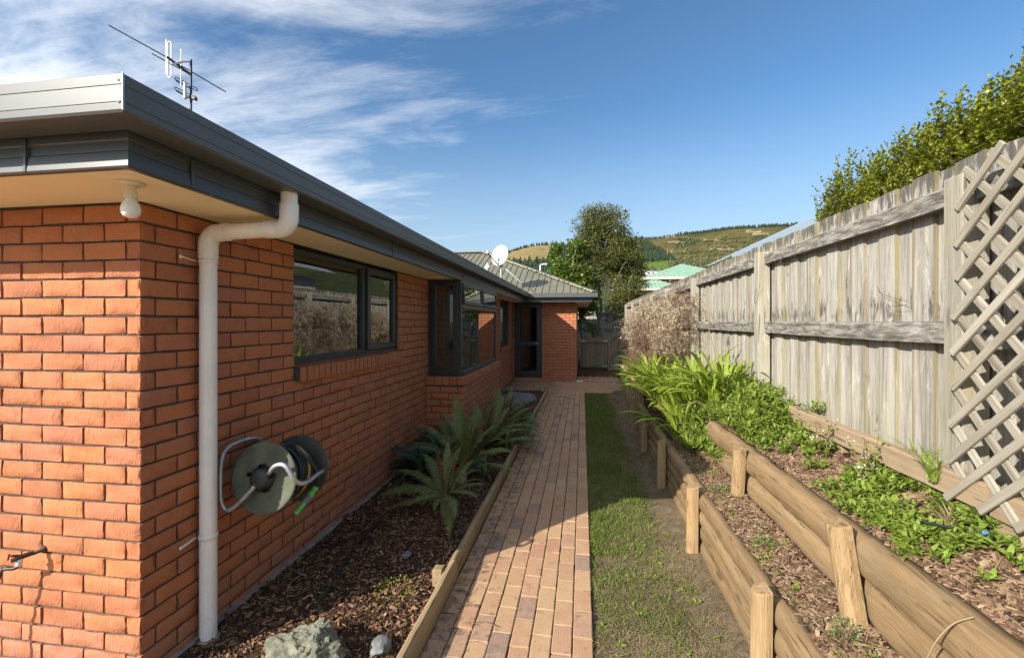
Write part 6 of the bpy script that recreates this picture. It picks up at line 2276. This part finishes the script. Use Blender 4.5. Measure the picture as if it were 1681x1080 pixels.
def tree(name, label, loc, trunks, blobs, ntips, per, sig, lsize, wr, leafm, seed, group=None):
    """trunks: list of (base xy, top xyz, r0, r1); blobs: crown lobes (x,y,z,rx,ry,rz,weight)"""
    t = thing(name, label, 'tree', loc, 0, group)
    rd_ = random.Random(seed)
    r2 = np.random.default_rng(seed)
    mb_ = MB()
    tops = []
    for (b, q, r0, r1) in trunks:
        limb(mb_, (b[0], b[1], -0.1), q, r0, r1, rd_, 0.12)
        tops.append(Vector(q))
    wts = np.array([b[6] for b in blobs], float)
    wts /= wts.sum()
    tips = []
    while len(tips) < ntips:
        b = blobs[r2.choice(len(blobs), p=wts)]
        d = r2.normal(0, 1, 3)
        d /= np.linalg.norm(d)
        rr = r2.random() ** 0.42
        p = np.array(b[:3]) + d * rr * np.array(b[3:6]) * (0.78 + 0.5 * fbm(d[0] * 2 + 5, d[1] * 2 + d[2] * 3, seed, 3))
        # holes where the sky shows through
        if fbm(p[0] * 1.7 + 40, p[2] * 1.7 + p[1] * .9, seed + 9, 3) < 0.36:
            continue
        tips.append(p)
    tips = np.array(tips)
    for k in range(0, len(tips), max(1, len(tips) // 70)):
        p = Vector(tips[k])
        q = min(tops, key=lambda a: (a - p).length)
        limb(mb_, q + Vector((rd_.uniform(-.05, .05), 0, rd_.uniform(-.5, .1))), p, 0.035, 0.008, rd_, 0.15, 3)
    mb_.build('trunk', BARKM, t)
    V, F = leaf_cloud(tips, per, sig, lsize, wr, r2)
    link('crown', npmesh('crown', V, F, leafm), t)
    return t


# (forward distances: the trees stand just behind the gate)
tree('olive_green_tree', 'tall olive green tree with several pale trunks behind the gate', (0.88, 19.3, 0),
     [((-0.35, 0.1), (-0.9, 0, 3.0), 0.11, 0.05), ((0.05, 0), (-0.3, 0.1, 3.4), 0.12, 0.05), ((0.25, .2), (0.3, 0, 3.2), 0.12, 0.05), ((0.45, 0), (0.9, .2, 2.9), 0.09, 0.04), ((0.0, .3), (0, .3, 4.6), 0.1, 0.04)],
     [(-0.10, 0, 4.1, 1.40, 1.2, 1.25, 1.5), (-0.50, 0, 5.45, 0.72, 0.7, 1.05, 0.75), (0.35, 0, 5.45, 0.68, 0.7, 1.1, 0.75), (0.85, 0, 4.1, 0.85, 0.9, 1.10, 1.1), (1.0, 0.1, 3.3, 0.70, .7, .95, .7), (0.2, -.2, 3.1, 1.45, .9, .85, 1.1), (0.6, 0, 2.45, .95, .7, .6, .5), (0.0, 0, 6.2, .75, .4, .5, .14)],
     2500, 17, (0.085, 0.085, 0.075), 0.095, 0.46, OLIVE, 5)
tree('lime_green_tree', 'smaller lime green broadleaf tree at the left of the olive green tree', (-0.50, 18.6, 0),
     [((0.2, 0), (0.2, 0, 2.6), 0.08, 0.04), ((0.55, 0.1), (0.1, 0, 3.3), 0.07, 0.03)],
     [(0.15, 0, 3.5, 0.75, .7, .9, 1.2), (-0.35, 0, 3.6, .48, .5, .75, .7), (0.30, 0, 4.4, .38, .4, .65, .5), (-0.60, 0, 4.5, .22, .2, .60, .22), (0.5, -.2, 2.6, .65, .5, .8, .8), (0.7, -.1, 1.7, .4, .3, .6, .3)],
     820, 14, (0.085, 0.085, 0.07), 0.135, 0.55, LIME, 6)


# hedge shrubs beyond the fence: upright shoots carrying whorls of glossy leaves
def shoot_shrub(label, loc, blobs, nshoot, seed):
    t = thing('hedge_shrub', label, 'shrub', loc, 0, 'glossy green shrubs rising above the paling fence')
    r2 = np.random.default_rng(seed)
    rd_ = random.Random(seed)
    wts = np.array([b[6] for b in blobs], float)
    wts /= wts.sum()
    P_ = []
    for k in range(nshoot):
        b = blobs[r2.choice(len(blobs), p=wts)]
        d = r2.normal(0, 1, 3)
        d /= np.linalg.norm(d)
        rr = 0.45 + 0.55 * r2.random() ** 0.6
        P_.append(np.array(b[:3]) + d * rr * np.array(b[3:6]) * (0.8 + 0.45 * fbm(d[0] * 3 + 9, d[1] * 3 + d[2] * 4, seed, 3)))
    P_ = np.array(P_)
    Ls, Cs = [], []
    per = 15
    out = r2.normal(0, .25, (nshoot, 3))
    out[:, 2] = 1.0
    out /= np.linalg.norm(out, axis=1)[:, None]
    hl = r2.uniform(0.10, 0.26, nshoot)
    s_ = np.linspace(0, 1, per)
    c = P_[:, None, :] + out[:, None, :] * (hl[:, None] * s_[None])[:, :, None]
    c = c.reshape(-1, 3) + r2.normal(0, .006, (nshoot * per, 3))
    n = len(c)
    yaw = (np.tile(np.arange(per) * 2.4, nshoot) + np.repeat(r2.random(nshoot) * 6.28, per))
    pit = np.tile(np.linspace(0.15, 1.05, per), nshoot) + r2.normal(0, .2, n)
    L = np.tile(np.linspace(1.1, 0.72, per), nshoot) * r2.uniform(.040, .060, n)
    V, F = scatter(KITEV, KITEF, rotm(yaw, pit, r2.normal(0, .2, n), np.stack([L * .55, L, L], -1)), c)
    link('foliage', npmesh('foliage', V, F, HEDGE), t)
    mb_ = MB()
    for k in range(0, nshoot, 7):
        p = Vector(P_[k])
        b = min(blobs, key=lambda q: (Vector(q[:3]) - p).length)
        mb_.tube([Vector((b[0] * .8, b[1] * .8, 0.3)), Vector((b[0], b[1], b[2] - b[5] * .4)), p], [0.02, 0.012, 0.004], 4)
    mb_.build('stem', BARKM, t)


shoot_shrub('glossy green shrub above the fence, the lowest, nearest the blue grey roof', (2.95, 5.3, 0), [(0, 0, 2.66, .42, .42, .66, 1), (0.05, -.45, 2.62, .42, .45, .60, 1), (0, .28, 2.45, .35, .25, .62, .6), (.1, -.2, 2.1, .5, .7, .6, .4)], 1800, 1)
shoot_shrub('glossy green shrub in the middle of the row above the fence', (2.95, 4.25, 0), [(0, 0.10, 2.62, .42, .44, .62, 1), (0, -.35, 2.70, .40, .40, .58, 1), (.1, 0, 2.2, .5, .6, .6, .4)], 1800, 2)
shoot_shrub('tallest glossy green shrub, at the right edge above the lattice', (2.95, 3.15, 0), [(0, 0.20, 2.70, .42, .40, .56, 1), (0.0, -.18, 2.78, .45, .40, .60, 1.1), (.1, -.70, 2.66, .5, .45, .60, .9), (.1, -.3, 2.3, .5, .8, .6, .5)], 2600, 3)

# ---------------------------------------------------------------- neighbouring houses
TIN = m_simple('blue_grey_roof_steel', (0.24, 0.30, 0.36), 0.4, 0.1, 0.05, 2)
TINL = m_simple('pale_barge', (0.50, 0.52, 0.52), 0.5, 0, 0.05, 2)
GREENT = m_simple('pale_green_roof_steel', (0.22, 0.34, 0.25), 0.55, 0, 0.08, 2)
STUCCO = m_plaster('warm_stucco', (0.55, 0.40, 0.30))
GREYW = m_plaster('grey_stucco', (0.42, 0.41, 0.40))
t = thing('neighbour_house', 'neighbour house with a blue grey steel roof just showing over the fence', 'house', (5.0, 10.5, 0))
MB().box(-1.2, 8.2, 0.601, 2.2, 0, 2.99).build('wall', GREYW, t)
m2 = MB()
e0, e1, rz0, rz1 = (-1.75, 3.15), (4.3, 5.98), 0.0, 10.6
m2.add([(e0[0], 0, e0[1]), (e1[0], 0, e1[1]), (e1[0], 2.4, e1[1]), (e0[0], 2.4, e0[1]), (8.6, 0, e0[1]), (8.6, 2.4, e0[1]),
        (e0[0], 0, e0[1] - .05), (e1[0], 0, e1[1] - .05), (8.6, 0, e0[1] - .05)], [(0, 1, 2, 3), (1, 4, 5, 2), (0, 6, 7, 1), (1, 7, 8, 4)])
nr = m2.build('roof', TIN, t)
for k in range(6):
    MB().bar((-1.75, .2 + k * .38, 3.165), (4.3, .2 + k * .38, 5.995), 0.04, 0.03).build('rib', TIN, nr)
m2 = MB()
m2.bar((-1.77, -0.03, 3.06), (4.3, -0.03, 5.90), 0.04, 0.17)
m2.bar((8.62, -0.03, 3.90), (4.3, -0.03, 5.90), 0.04, 0.17)
m2.build('barge_board', TIN, nr)
m2 = MB()
m2.bar((-1.77, -0.035, 2.965), (4.3, -0.035, 5.805), 0.05, 0.035)
m2.build('barge_trim', TINL, nr)
m2 = MB().add([(-1.2, .6, 3.0), (8.2, .6, 3.9), (4.3, .6, 5.75), (-1.2, .7, 3.0), (8.2, .7, 3.9), (4.3, .7, 5.75)], [(0, 1, 2), (3, 5, 4)])
m2.build('gable', GREYW, t)


def hip_roof(mb_, x0, x1, y0, y1, z, pitch):
    w_ = min(x1 - x0, y1 - y0) / 2
    h = w_ * pitch
    if x1 - x0 >= y1 - y0:
        a, b = (x0 + w_, (y0 + y1) / 2, z + h), (x1 - w_, (y0 + y1) / 2, z + h)
        mb_.add([(x0, y0, z), (x1, y0, z), (x1, y1, z), (x0, y1, z), a, b], [(0, 1, 5, 4), (1, 2, 5), (2, 3, 4, 5), (3, 0, 4)])
    else:
        a, b = ((x0 + x1) / 2, y0 + w_, z + h), ((x0 + x1) / 2, y1 - w_, z + h)
        mb_.add([(x0, y0, z), (x1, y0, z), (x1, y1, z), (x0, y1, z), a, b], [(0, 1, 4), (1, 2, 5, 4), (2, 3, 5), (3, 0, 4, 5)])
    return a, b


t = thing('green_roof_house', 'distant house with pale green hipped roofs beyond the end of the fence', 'house', (8.0, 40, 0))
MB().box(-2.4, 4.6, 0.6, 8, 0, 5.35).build('wall', STUCCO, t)
MB().box(-3.8, -0.4, -1.5, 4, 0, 4.2).build('wall', GREYW, t)
m2 = MB()
a, b = hip_roof(m2, -2.9, 5.1, 0.0, 8.6, 5.45, 0.40)
ro = m2.build('roof', GREENT, t)
for k in range(20):
    x = -2.7 + k * .4
    top = min(x + 2.9, 5.1 - x, 4.0)
    if top > .2:
        MB().bar((x, 0, 5.47), (x, top, 5.47 + top * .40), 0.06, 0.05).build('rib', GREENT, ro)
m2 = MB()
a, b = hip_roof(m2, -4.3, 0.4, -2.1, 4.5, 4.35, 0.42)
ro = m2.build('roof', GREENT, t)
for k in range(14):
    x = -4.1 + k * .33
    top = min(x + 4.3, 0.4 - x, 2.35)
    if top > .2:
        MB().bar((x, -2.1, 4.37), (x, -2.1 + top, 4.37 + top * .42), 0.06, 0.05).build('rib', GREENT, ro)
m2 = MB()
m2.box(-2.95, 5.15, -0.06, 0.0, 5.30, 5.46)
m2.box(-4.35, 0.45, -2.16, -2.1, 4.22, 4.37)
m2.build('gutter', CREAM, t)
for k in range(6):
    MB().box(-2.3 + k * 0.8, -2.2 + k * .8, 0.02, .58, 5.1, 5.22).build('rafter', BARKM, t)
for x in (-1.6, 0.6):
    f = MB().box(x, x + 1.3, 0.55, 0.598, 3.6, 4.8).build('window', JOINERY, t)
    MB().box(x + .06, x + 1.24, 0.53, 0.549, 3.66, 4.74).build('pane', GLASS, f)

# ---------------------------------------------------------------- hills
def ray_dir(u, v):
    c, s = math.cos(YAW), math.sin(YAW)
    xc = (u - 840.5) / 747
    d = Vector((xc * c - s, xc * s + c, -(v - 528) / 747))
    return d / math.hypot(d.x, d.y)
SKY = [(-900, 470), (-300, 450), (200, 440), (560, 430), (700, 428), (760, 426), (800, 424), (835, 414), (850, 409), (868, 404), (885, 401), (900, 400), (930, 401), (965, 404), (1000, 402), (1030, 396), (1045, 391), (1060, 388), (1080, 387), (1110, 384), (1150, 381), (1200, 374), (1250, 370), (1300, 367), (1345, 366), (1450, 362), (1600, 372), (1800, 400), (2300, 440), (3500, 470)]
az_t = np.array([math.atan2(ray_dir(u, v).x, ray_dir(u, v).y) for u, v in SKY])
el_t = np.array([ray_dir(u, v).z for u, v in SKY])
RR = 1000.0
def hill_z(az, r):
    el = np.interp(az, az_t, el_t)
    s_ = np.clip((r - 170) / (RR - 170), 0, 1.0)
    z = el * RR * s_ ** 1.30
    z = z - np.clip(r - RR, 0, 1e9) * 0.25
    ax_, ay_ = r * np.sin(az), r * np.cos(az)
    z = z + s_ * (18 * (fbm(ax_ / 140 + 50, ay_ / 140 + 50, 5, 4) - .5)) * np.where(r > 930, 0.25, 1.0)
    return z - 0.3
azs = np.concatenate([np.linspace(R(-70), R(-14), 50), np.linspace(R(-13.8), R(28), 420), np.linspace(R(28.6), R(75), 50)])
rs_ = np.concatenate([np.linspace(160, 960, 64), np.linspace(975, 1040, 8), [1150, 1400]])
A2, R2 = np.meshgrid(azs, rs_)
Z2 = hill_z(A2, R2)
X2, Y2 = R2 * np.sin(A2), R2 * np.cos(A2)
V = np.stack([X2.ravel(), Y2.ravel(), Z2.ravel()], -1)
na, nr_ = len(azs), len(rs_)
ii = np.arange(na * nr_).reshape(nr_, na)
F = np.stack([ii[:-1, :-1], ii[:-1, 1:], ii[1:, 1:], ii[1:, :-1]], -1).reshape(-1, 4)
# vegetation cover, by place on the slope
c_, s__ = math.cos(YAW), math.sin(YAW)
D2 = Y2 * c_ - X2 * s__
U2 = 840.5 + 747 * (X2 * c_ + Y2 * s__) / D2
V2 = 528 - 747 * (Z2 - CH) / D2
nz1 = fbm(X2 / 60, Y2 / 60, 3, 4)
nz2 = fbm(X2 / 25 + 9, Y2 / 25, 4, 4)
colr = np.zeros(Z2.shape + (3,))
scrub = np.array([0.120, 0.098, 0.038])
scrub2 = np.array([0.085, 0.082, 0.034])
green = np.array([0.105, 0.155, 0.035])
tan_ = np.array([0.245, 0.185, 0.082])
bare = np.array([0.33, 0.25, 0.14])
bush = np.array([0.050, 0.060, 0.026])
w_ = np.clip((nz1 - .40) * 4, 0, 1)[..., None]
colr[:] = scrub * (1 - w_) + scrub2 * w_
low = (V2 > 430)
colr[low] = (bush * 1.2)
pad = (U2 > 1035) & (U2 < 1108 + 10 * (nz1 - .5)) & (V2 > 419 + 12 * (nz2 - .5)) & (V2 < 444)
colr[pad] = green
pad2 = (U2 > 1035) & (U2 < 1062) & (V2 > 426) & (V2 < 432)
colr[pad2] = green * .55 + tan_ * .45
lt = (U2 < 906 - (V2 - 400) * 0.35) & (U2 > 780) & (V2 < 428 + 10 * (nz1 - .5))
colr[lt] = tan_
dk = (U2 >= 906 - (V2 - 400) * 0.35) & (U2 < 960) & (V2 < 440)
colr[dk] = bush * 0.8
for (va, ua, ub, th_) in ((397, 1095, 1135, 1.0), (394, 1155, 1185, .8), (408, 1160, 1200, 1.0), (406, 1185, 1235, 1.5), (409, 1180, 1205, 1.6), (380, 1225, 1250, 1.6), (384, 1235, 1262, 1.6), (413, 1100, 1150, 0.6), (388, 1090, 1110, .6)):
    b = (U2 > ua) & (U2 < ub) & (np.abs(V2 - va - 5 * (nz2 - .5)) < th_ * 1.1) & (nz2 > .36)
    colr[b] = bare
bg_ = (nz2 > .62) & (U2 > 1110) & (V2 > 385) & (V2 < 425) & (U2 < 1260)
colr[bg_] = bush
me = npmesh('hills', V, F, None, True)
ca = me.color_attributes.new('cover', 'FLOAT_COLOR', 'POINT')
ca.data.foreach_set('color', np.concatenate([colr.reshape(-1, 3), np.ones((na * nr_, 1))], 1).astype(np.float32).ravel())
HILL, th2, bh2 = mat('hill_cover')
at_ = th2.n('ShaderNodeAttribute')
at_.attribute_name = 'cover'
gp = th2.n('ShaderNodeNewGeometry').outputs['Position']
nn_ = th2.noise(th2.mapping(gp, (.06, .06, .1)), 1.0, 8, 0.7)
cc_ = th2.mix(th2.maprange(nn_, .38, .68, 0, .75), at_.outputs['Color'], th2.mix(1.0, at_.outputs['Color'], (0.42, 0.48, 0.42), 'MULTIPLY'))
vv_ = th2.voronoi(th2.mapping(gp, (.16, .16, .16)), 1.0)
cc_ = th2.mix(th2.maprange(vv_, .38, .12, 0, .45), cc_, th2.mix(1.0, at_.outputs['Color'], (0.5, 0.56, 0.5), 'MULTIPLY'))
th2.set(bh2.inputs['Base Color'], cc_)
bh2.inputs['Roughness'].default_value = 1.0
bh2.inputs['Specular IOR Level'].default_value = 0.05
th2.set(bh2.inputs['Normal'], th2.bump(nn_, 0.6, 3.0))
me.materials.append(HILL)
hills = tag(link('hills', me), kind='structure')

# forests on the hills
rt = np.random.default_rng(17)
CONV, CONF = [], []
for (r_, z0_, z1_) in ((0.5, 0.05, 0.62), (0.34, 0.42, 1.0)):
    o_ = len(CONV)
    for k in range(6):
        CONV.append((r_ * math.cos(k * math.pi / 3 + z0_), r_ * math.sin(k * math.pi / 3 + z0_), z0_ + 0.06 * (k % 2)))
    CONV.append((0, 0, z1_))
    CONF += [(o_ + k, o_ + (k + 1) % 6, o_ + 6) for k in range(6)]
PINE = m_leaf('far_conifer', [(0.020, 0.032, 0.020), (0.030, 0.046, 0.026), (0.040, 0.056, 0.028)], 0.0, 0.9, 0.1)
def az_of(u): return np.interp(u, np.linspace(-2000, 4000, 600), [math.atan2(ray_dir(q, 400).x, ray_dir(q, 400).y) for q in np.linspace(-2000, 4000, 600)])
def r_for(az, v, u):
    """distance at which the slope appears at photo row v"""
    rr = np.linspace(170, 1000, 200)
    zz = hill_z(np.full(200, az), rr)
    d = ray_dir(u, 400)
    k_ = (zz - CH) / rr
    tgt = ray_dir(u, v).z
    i = np.argmax(k_ > tgt)
    return rr[i] if k_[i] > tgt else 1000.0
pts, hs = [], []
for k in range(800):                                # skyline plantation to the right
    u = rt.uniform(1112, 1420) if rt.random() < .85 else rt.uniform(1040, 1112)
    a = float(az_of(u))
    r_ = rt.uniform(975, 1010)
    pts.append((r_ * math.sin(a), r_ * math.cos(a), float(hill_z(np.array(a), np.array(r_)))))
    hs.append(rt.uniform(4, 7.5) if u > 1112 else rt.uniform(2.5, 5))
for k in range(110):                                # along the left skyline
    u = rt.uniform(820, 905)
    a = float(az_of(u))
    r_ = rt.uniform(985, 1015)
    pts.append((r_ * math.sin(a), r_ * math.cos(a), float(hill_z(np.array(a), np.array(r_)))))
    hs.append(rt.uniform(5, 9))
k = 0
while k < 1500:                                     # wedge of plantation beside the olive tree
    u, v = rt.uniform(1000, 1110), rt.uniform(390, 441)
    lim = 394 + max(0, u - 1055) * 0.62
    if v < lim or v > 428 + (1110 - u) * 0.06:
        continue
    a = float(az_of(u))
    r_ = r_for(a, v, u)
    pts.append((r_ * math.sin(a), r_ * math.cos(a), float(hill_z(np.array(a), np.array(r_)))))
    hs.append(rt.uniform(7, 12) * r_ / 1000)
    k += 1
for k in range(420):                                # lower dark wood on the left
    u = rt.uniform(815, 905)
    v = rt.uniform(431, 466)
    a = float(az_of(u))
    r_ = r_for(a, v, u)
    pts.append((r_ * math.sin(a), r_ * math.cos(a), float(hill_z(np.array(a), np.array(r_)))))
    hs.append(rt.uniform(6, 12) * r_ / 700)
for k in range(700):                                # dark strip right of the tan paddock
    u, v = rt.uniform(885, 965), rt.uniform(402, 440)
    if u < 908 - (v - 400) * .35:
        continue
    a = float(az_of(u))
    r_ = r_for(a, v, u)
    pts.append((r_ * math.sin(a), r_ * math.cos(a), float(hill_z(np.array(a), np.array(r_)))))
    hs.append(rt.uniform(7, 11) * r_ / 1000)
pts, hs = np.array(pts), np.array(hs)
n = len(pts)
V, F = scatter(CONV, CONF, rotm(rt.random(n) * 6.28, rt.normal(0, .03, n), rt.normal(0, .03, n), np.stack([hs * .55, hs * .55, hs], -1)), pts - np.array([0, 0, .3]))
tag(link('far_forest', npmesh('far_forest', V, F, PINE)), kind='stuff')
# bushes on the lower slopes
BUSHM = m_leaf('far_bush', [(0.045, 0.055, 0.020), (0.075, 0.082, 0.032), (0.10, 0.095, 0.045), (0.055, 0.07, 0.025)], 0.0, 0.9, 0.1)
OCV = [(1, 0, 0), (-1, 0, 0), (0, 1, 0), (0, -1, 0), (0, 0, 1), (.6, .6, .5), (-.6, .6, .5), (-.6, -.6, .5), (.6, -.6, .5)]
OCF = [(0, 5, 8), (2, 6, 5), (1, 7, 6), (3, 8, 7), (5, 6, 4), (6, 7, 4), (7, 8, 4), (8, 5, 4), (0, 2, 5), (2, 1, 6), (1, 3, 7), (3, 0, 8)]
pts, hs = [], []
for k in range(1500):
    u = rt.uniform(990, 1320)
    v = rt.uniform(418, 470) if u > 1095 else rt.uniform(440, 476)
    if rt.random() < .12:
        u, v = rt.uniform(1105, 1260), rt.uniform(392, 425)
    a = float(az_of(u))
    r_ = r_for(a, v, u) * rt.uniform(.98, 1.02)
    pts.append((r_ * math.sin(a), r_ * math.cos(a), float(hill_z(np.array(a), np.array(r_)))))
    hs.append(rt.uniform(.7, 2.4) * r_ / 420)
pts, hs = np.array(pts), np.array(hs)
n = len(pts)
V, F = scatter(OCV, OCF, rotm(rt.random(n) * 6.28, rt.normal(0, .15, n), rt.normal(0, .15, n), np.stack([hs, hs, hs * rt.uniform(.7, 1.3, n)], -1)), pts - np.array([0, 0, .2]))
tag(link('hillside_scrub', npmesh('hillside_scrub', V, F, BUSHM)), kind='stuff')

# far houses, poles, street lamp
def at_hill(u, v):
    a = float(az_of(u))
    r_ = r_for(a, v, u)
    return Vector((r_ * math.sin(a), r_ * math.cos(a), float(hill_z(np.array(a), np.array(r_)))))
WHITEW = m_plaster('white_house_wall', (0.62, 0.60, 0.57))
GREYR = m_simple('far_grey_roof', (0.17, 0.17, 0.18), 0.7)
for i, (u, lab) in enumerate(((1068, 'leftmost of the tiny white houses under the green paddock'), (1081, 'middle one of the tiny white houses under the green paddock'), (1093, 'rightmost of the tiny white houses under the green paddock'))):
    p = at_hill(u, 452)
    t = thing('far_house', lab, 'house', p, 0.2 * i)
    s_ = p.length / 300
    MB().box(-3 * s_, 3 * s_, -2 * s_, 2 * s_, -1, 2.1 * s_).build('wall', WHITEW, t)
    m2 = MB()
    hip_roof(m2, -3.3 * s_, 3.3 * s_, -2.3 * s_, 2.3 * s_, 2.1 * s_, .42)
    m2.build('roof', GREYR, t)
    for x in (-1.8, 0.6):
        MB().box(x * s_, (x + 1.2) * s_, -2.05 * s_, -2.0 * s_, .7 * s_, 1.6 * s_).build('window', JOINERY, t)
for i, (u, v, h, lab) in enumerate(((1095.5, 424, 11, 'tallest thin pole on the hillside above the green paddock'), (1100.5, 432, 6, 'short thin pole at the right edge of the green paddock'), (1049.5, 429, 6.5, 'thin pole at the left edge of the green paddock'), (1149.5, 431, 7, 'thin pole on the scrubby slope right of the green paddock'), (1178.5, 430, 6, 'rightmost thin pole on the scrubby slope'))):
    p = at_hill(u, v)
    h = h * p.length / 560
    o = MB().tube([(0, 0, -0.5), (0, 0, h)], [0.16 * p.length / 400, 0.12 * p.length / 400], 6).tube([(-.5, 0, h * .93), (.5, 0, h * .93)], 0.07, 5).build('power_pole', m_simple('pole_timber', (0.33, 0.29, 0.24), 0.8) if i == 0 else bpy.data.materials['pole_timber'])
    o.location = p
    tag(o, lab, 'pole', 'power poles on the hillside')
pl = ray_dir(887, 455) * 62
t = thing('street_lamp', 'grey street lamp standing beyond the olive roof, left of the trees', 'street lamp', (pl.x, pl.y, 0))
zt_ = CH + ray_dir(887, 434).z * 62
MB().tube([(0, 0, 0), (0, 0, zt_ - .25), (0.05, 0, zt_ - .05), (0.35, 0, zt_)], [0.13, 0.11, 0.10, 0.08], 8).build('pole', ALU, t)
MB().cbox(0.25, 0.95, -0.12, 0.12, zt_ - .08, zt_ + .10, 0.03).build('lamp_head', WHITEM, t)
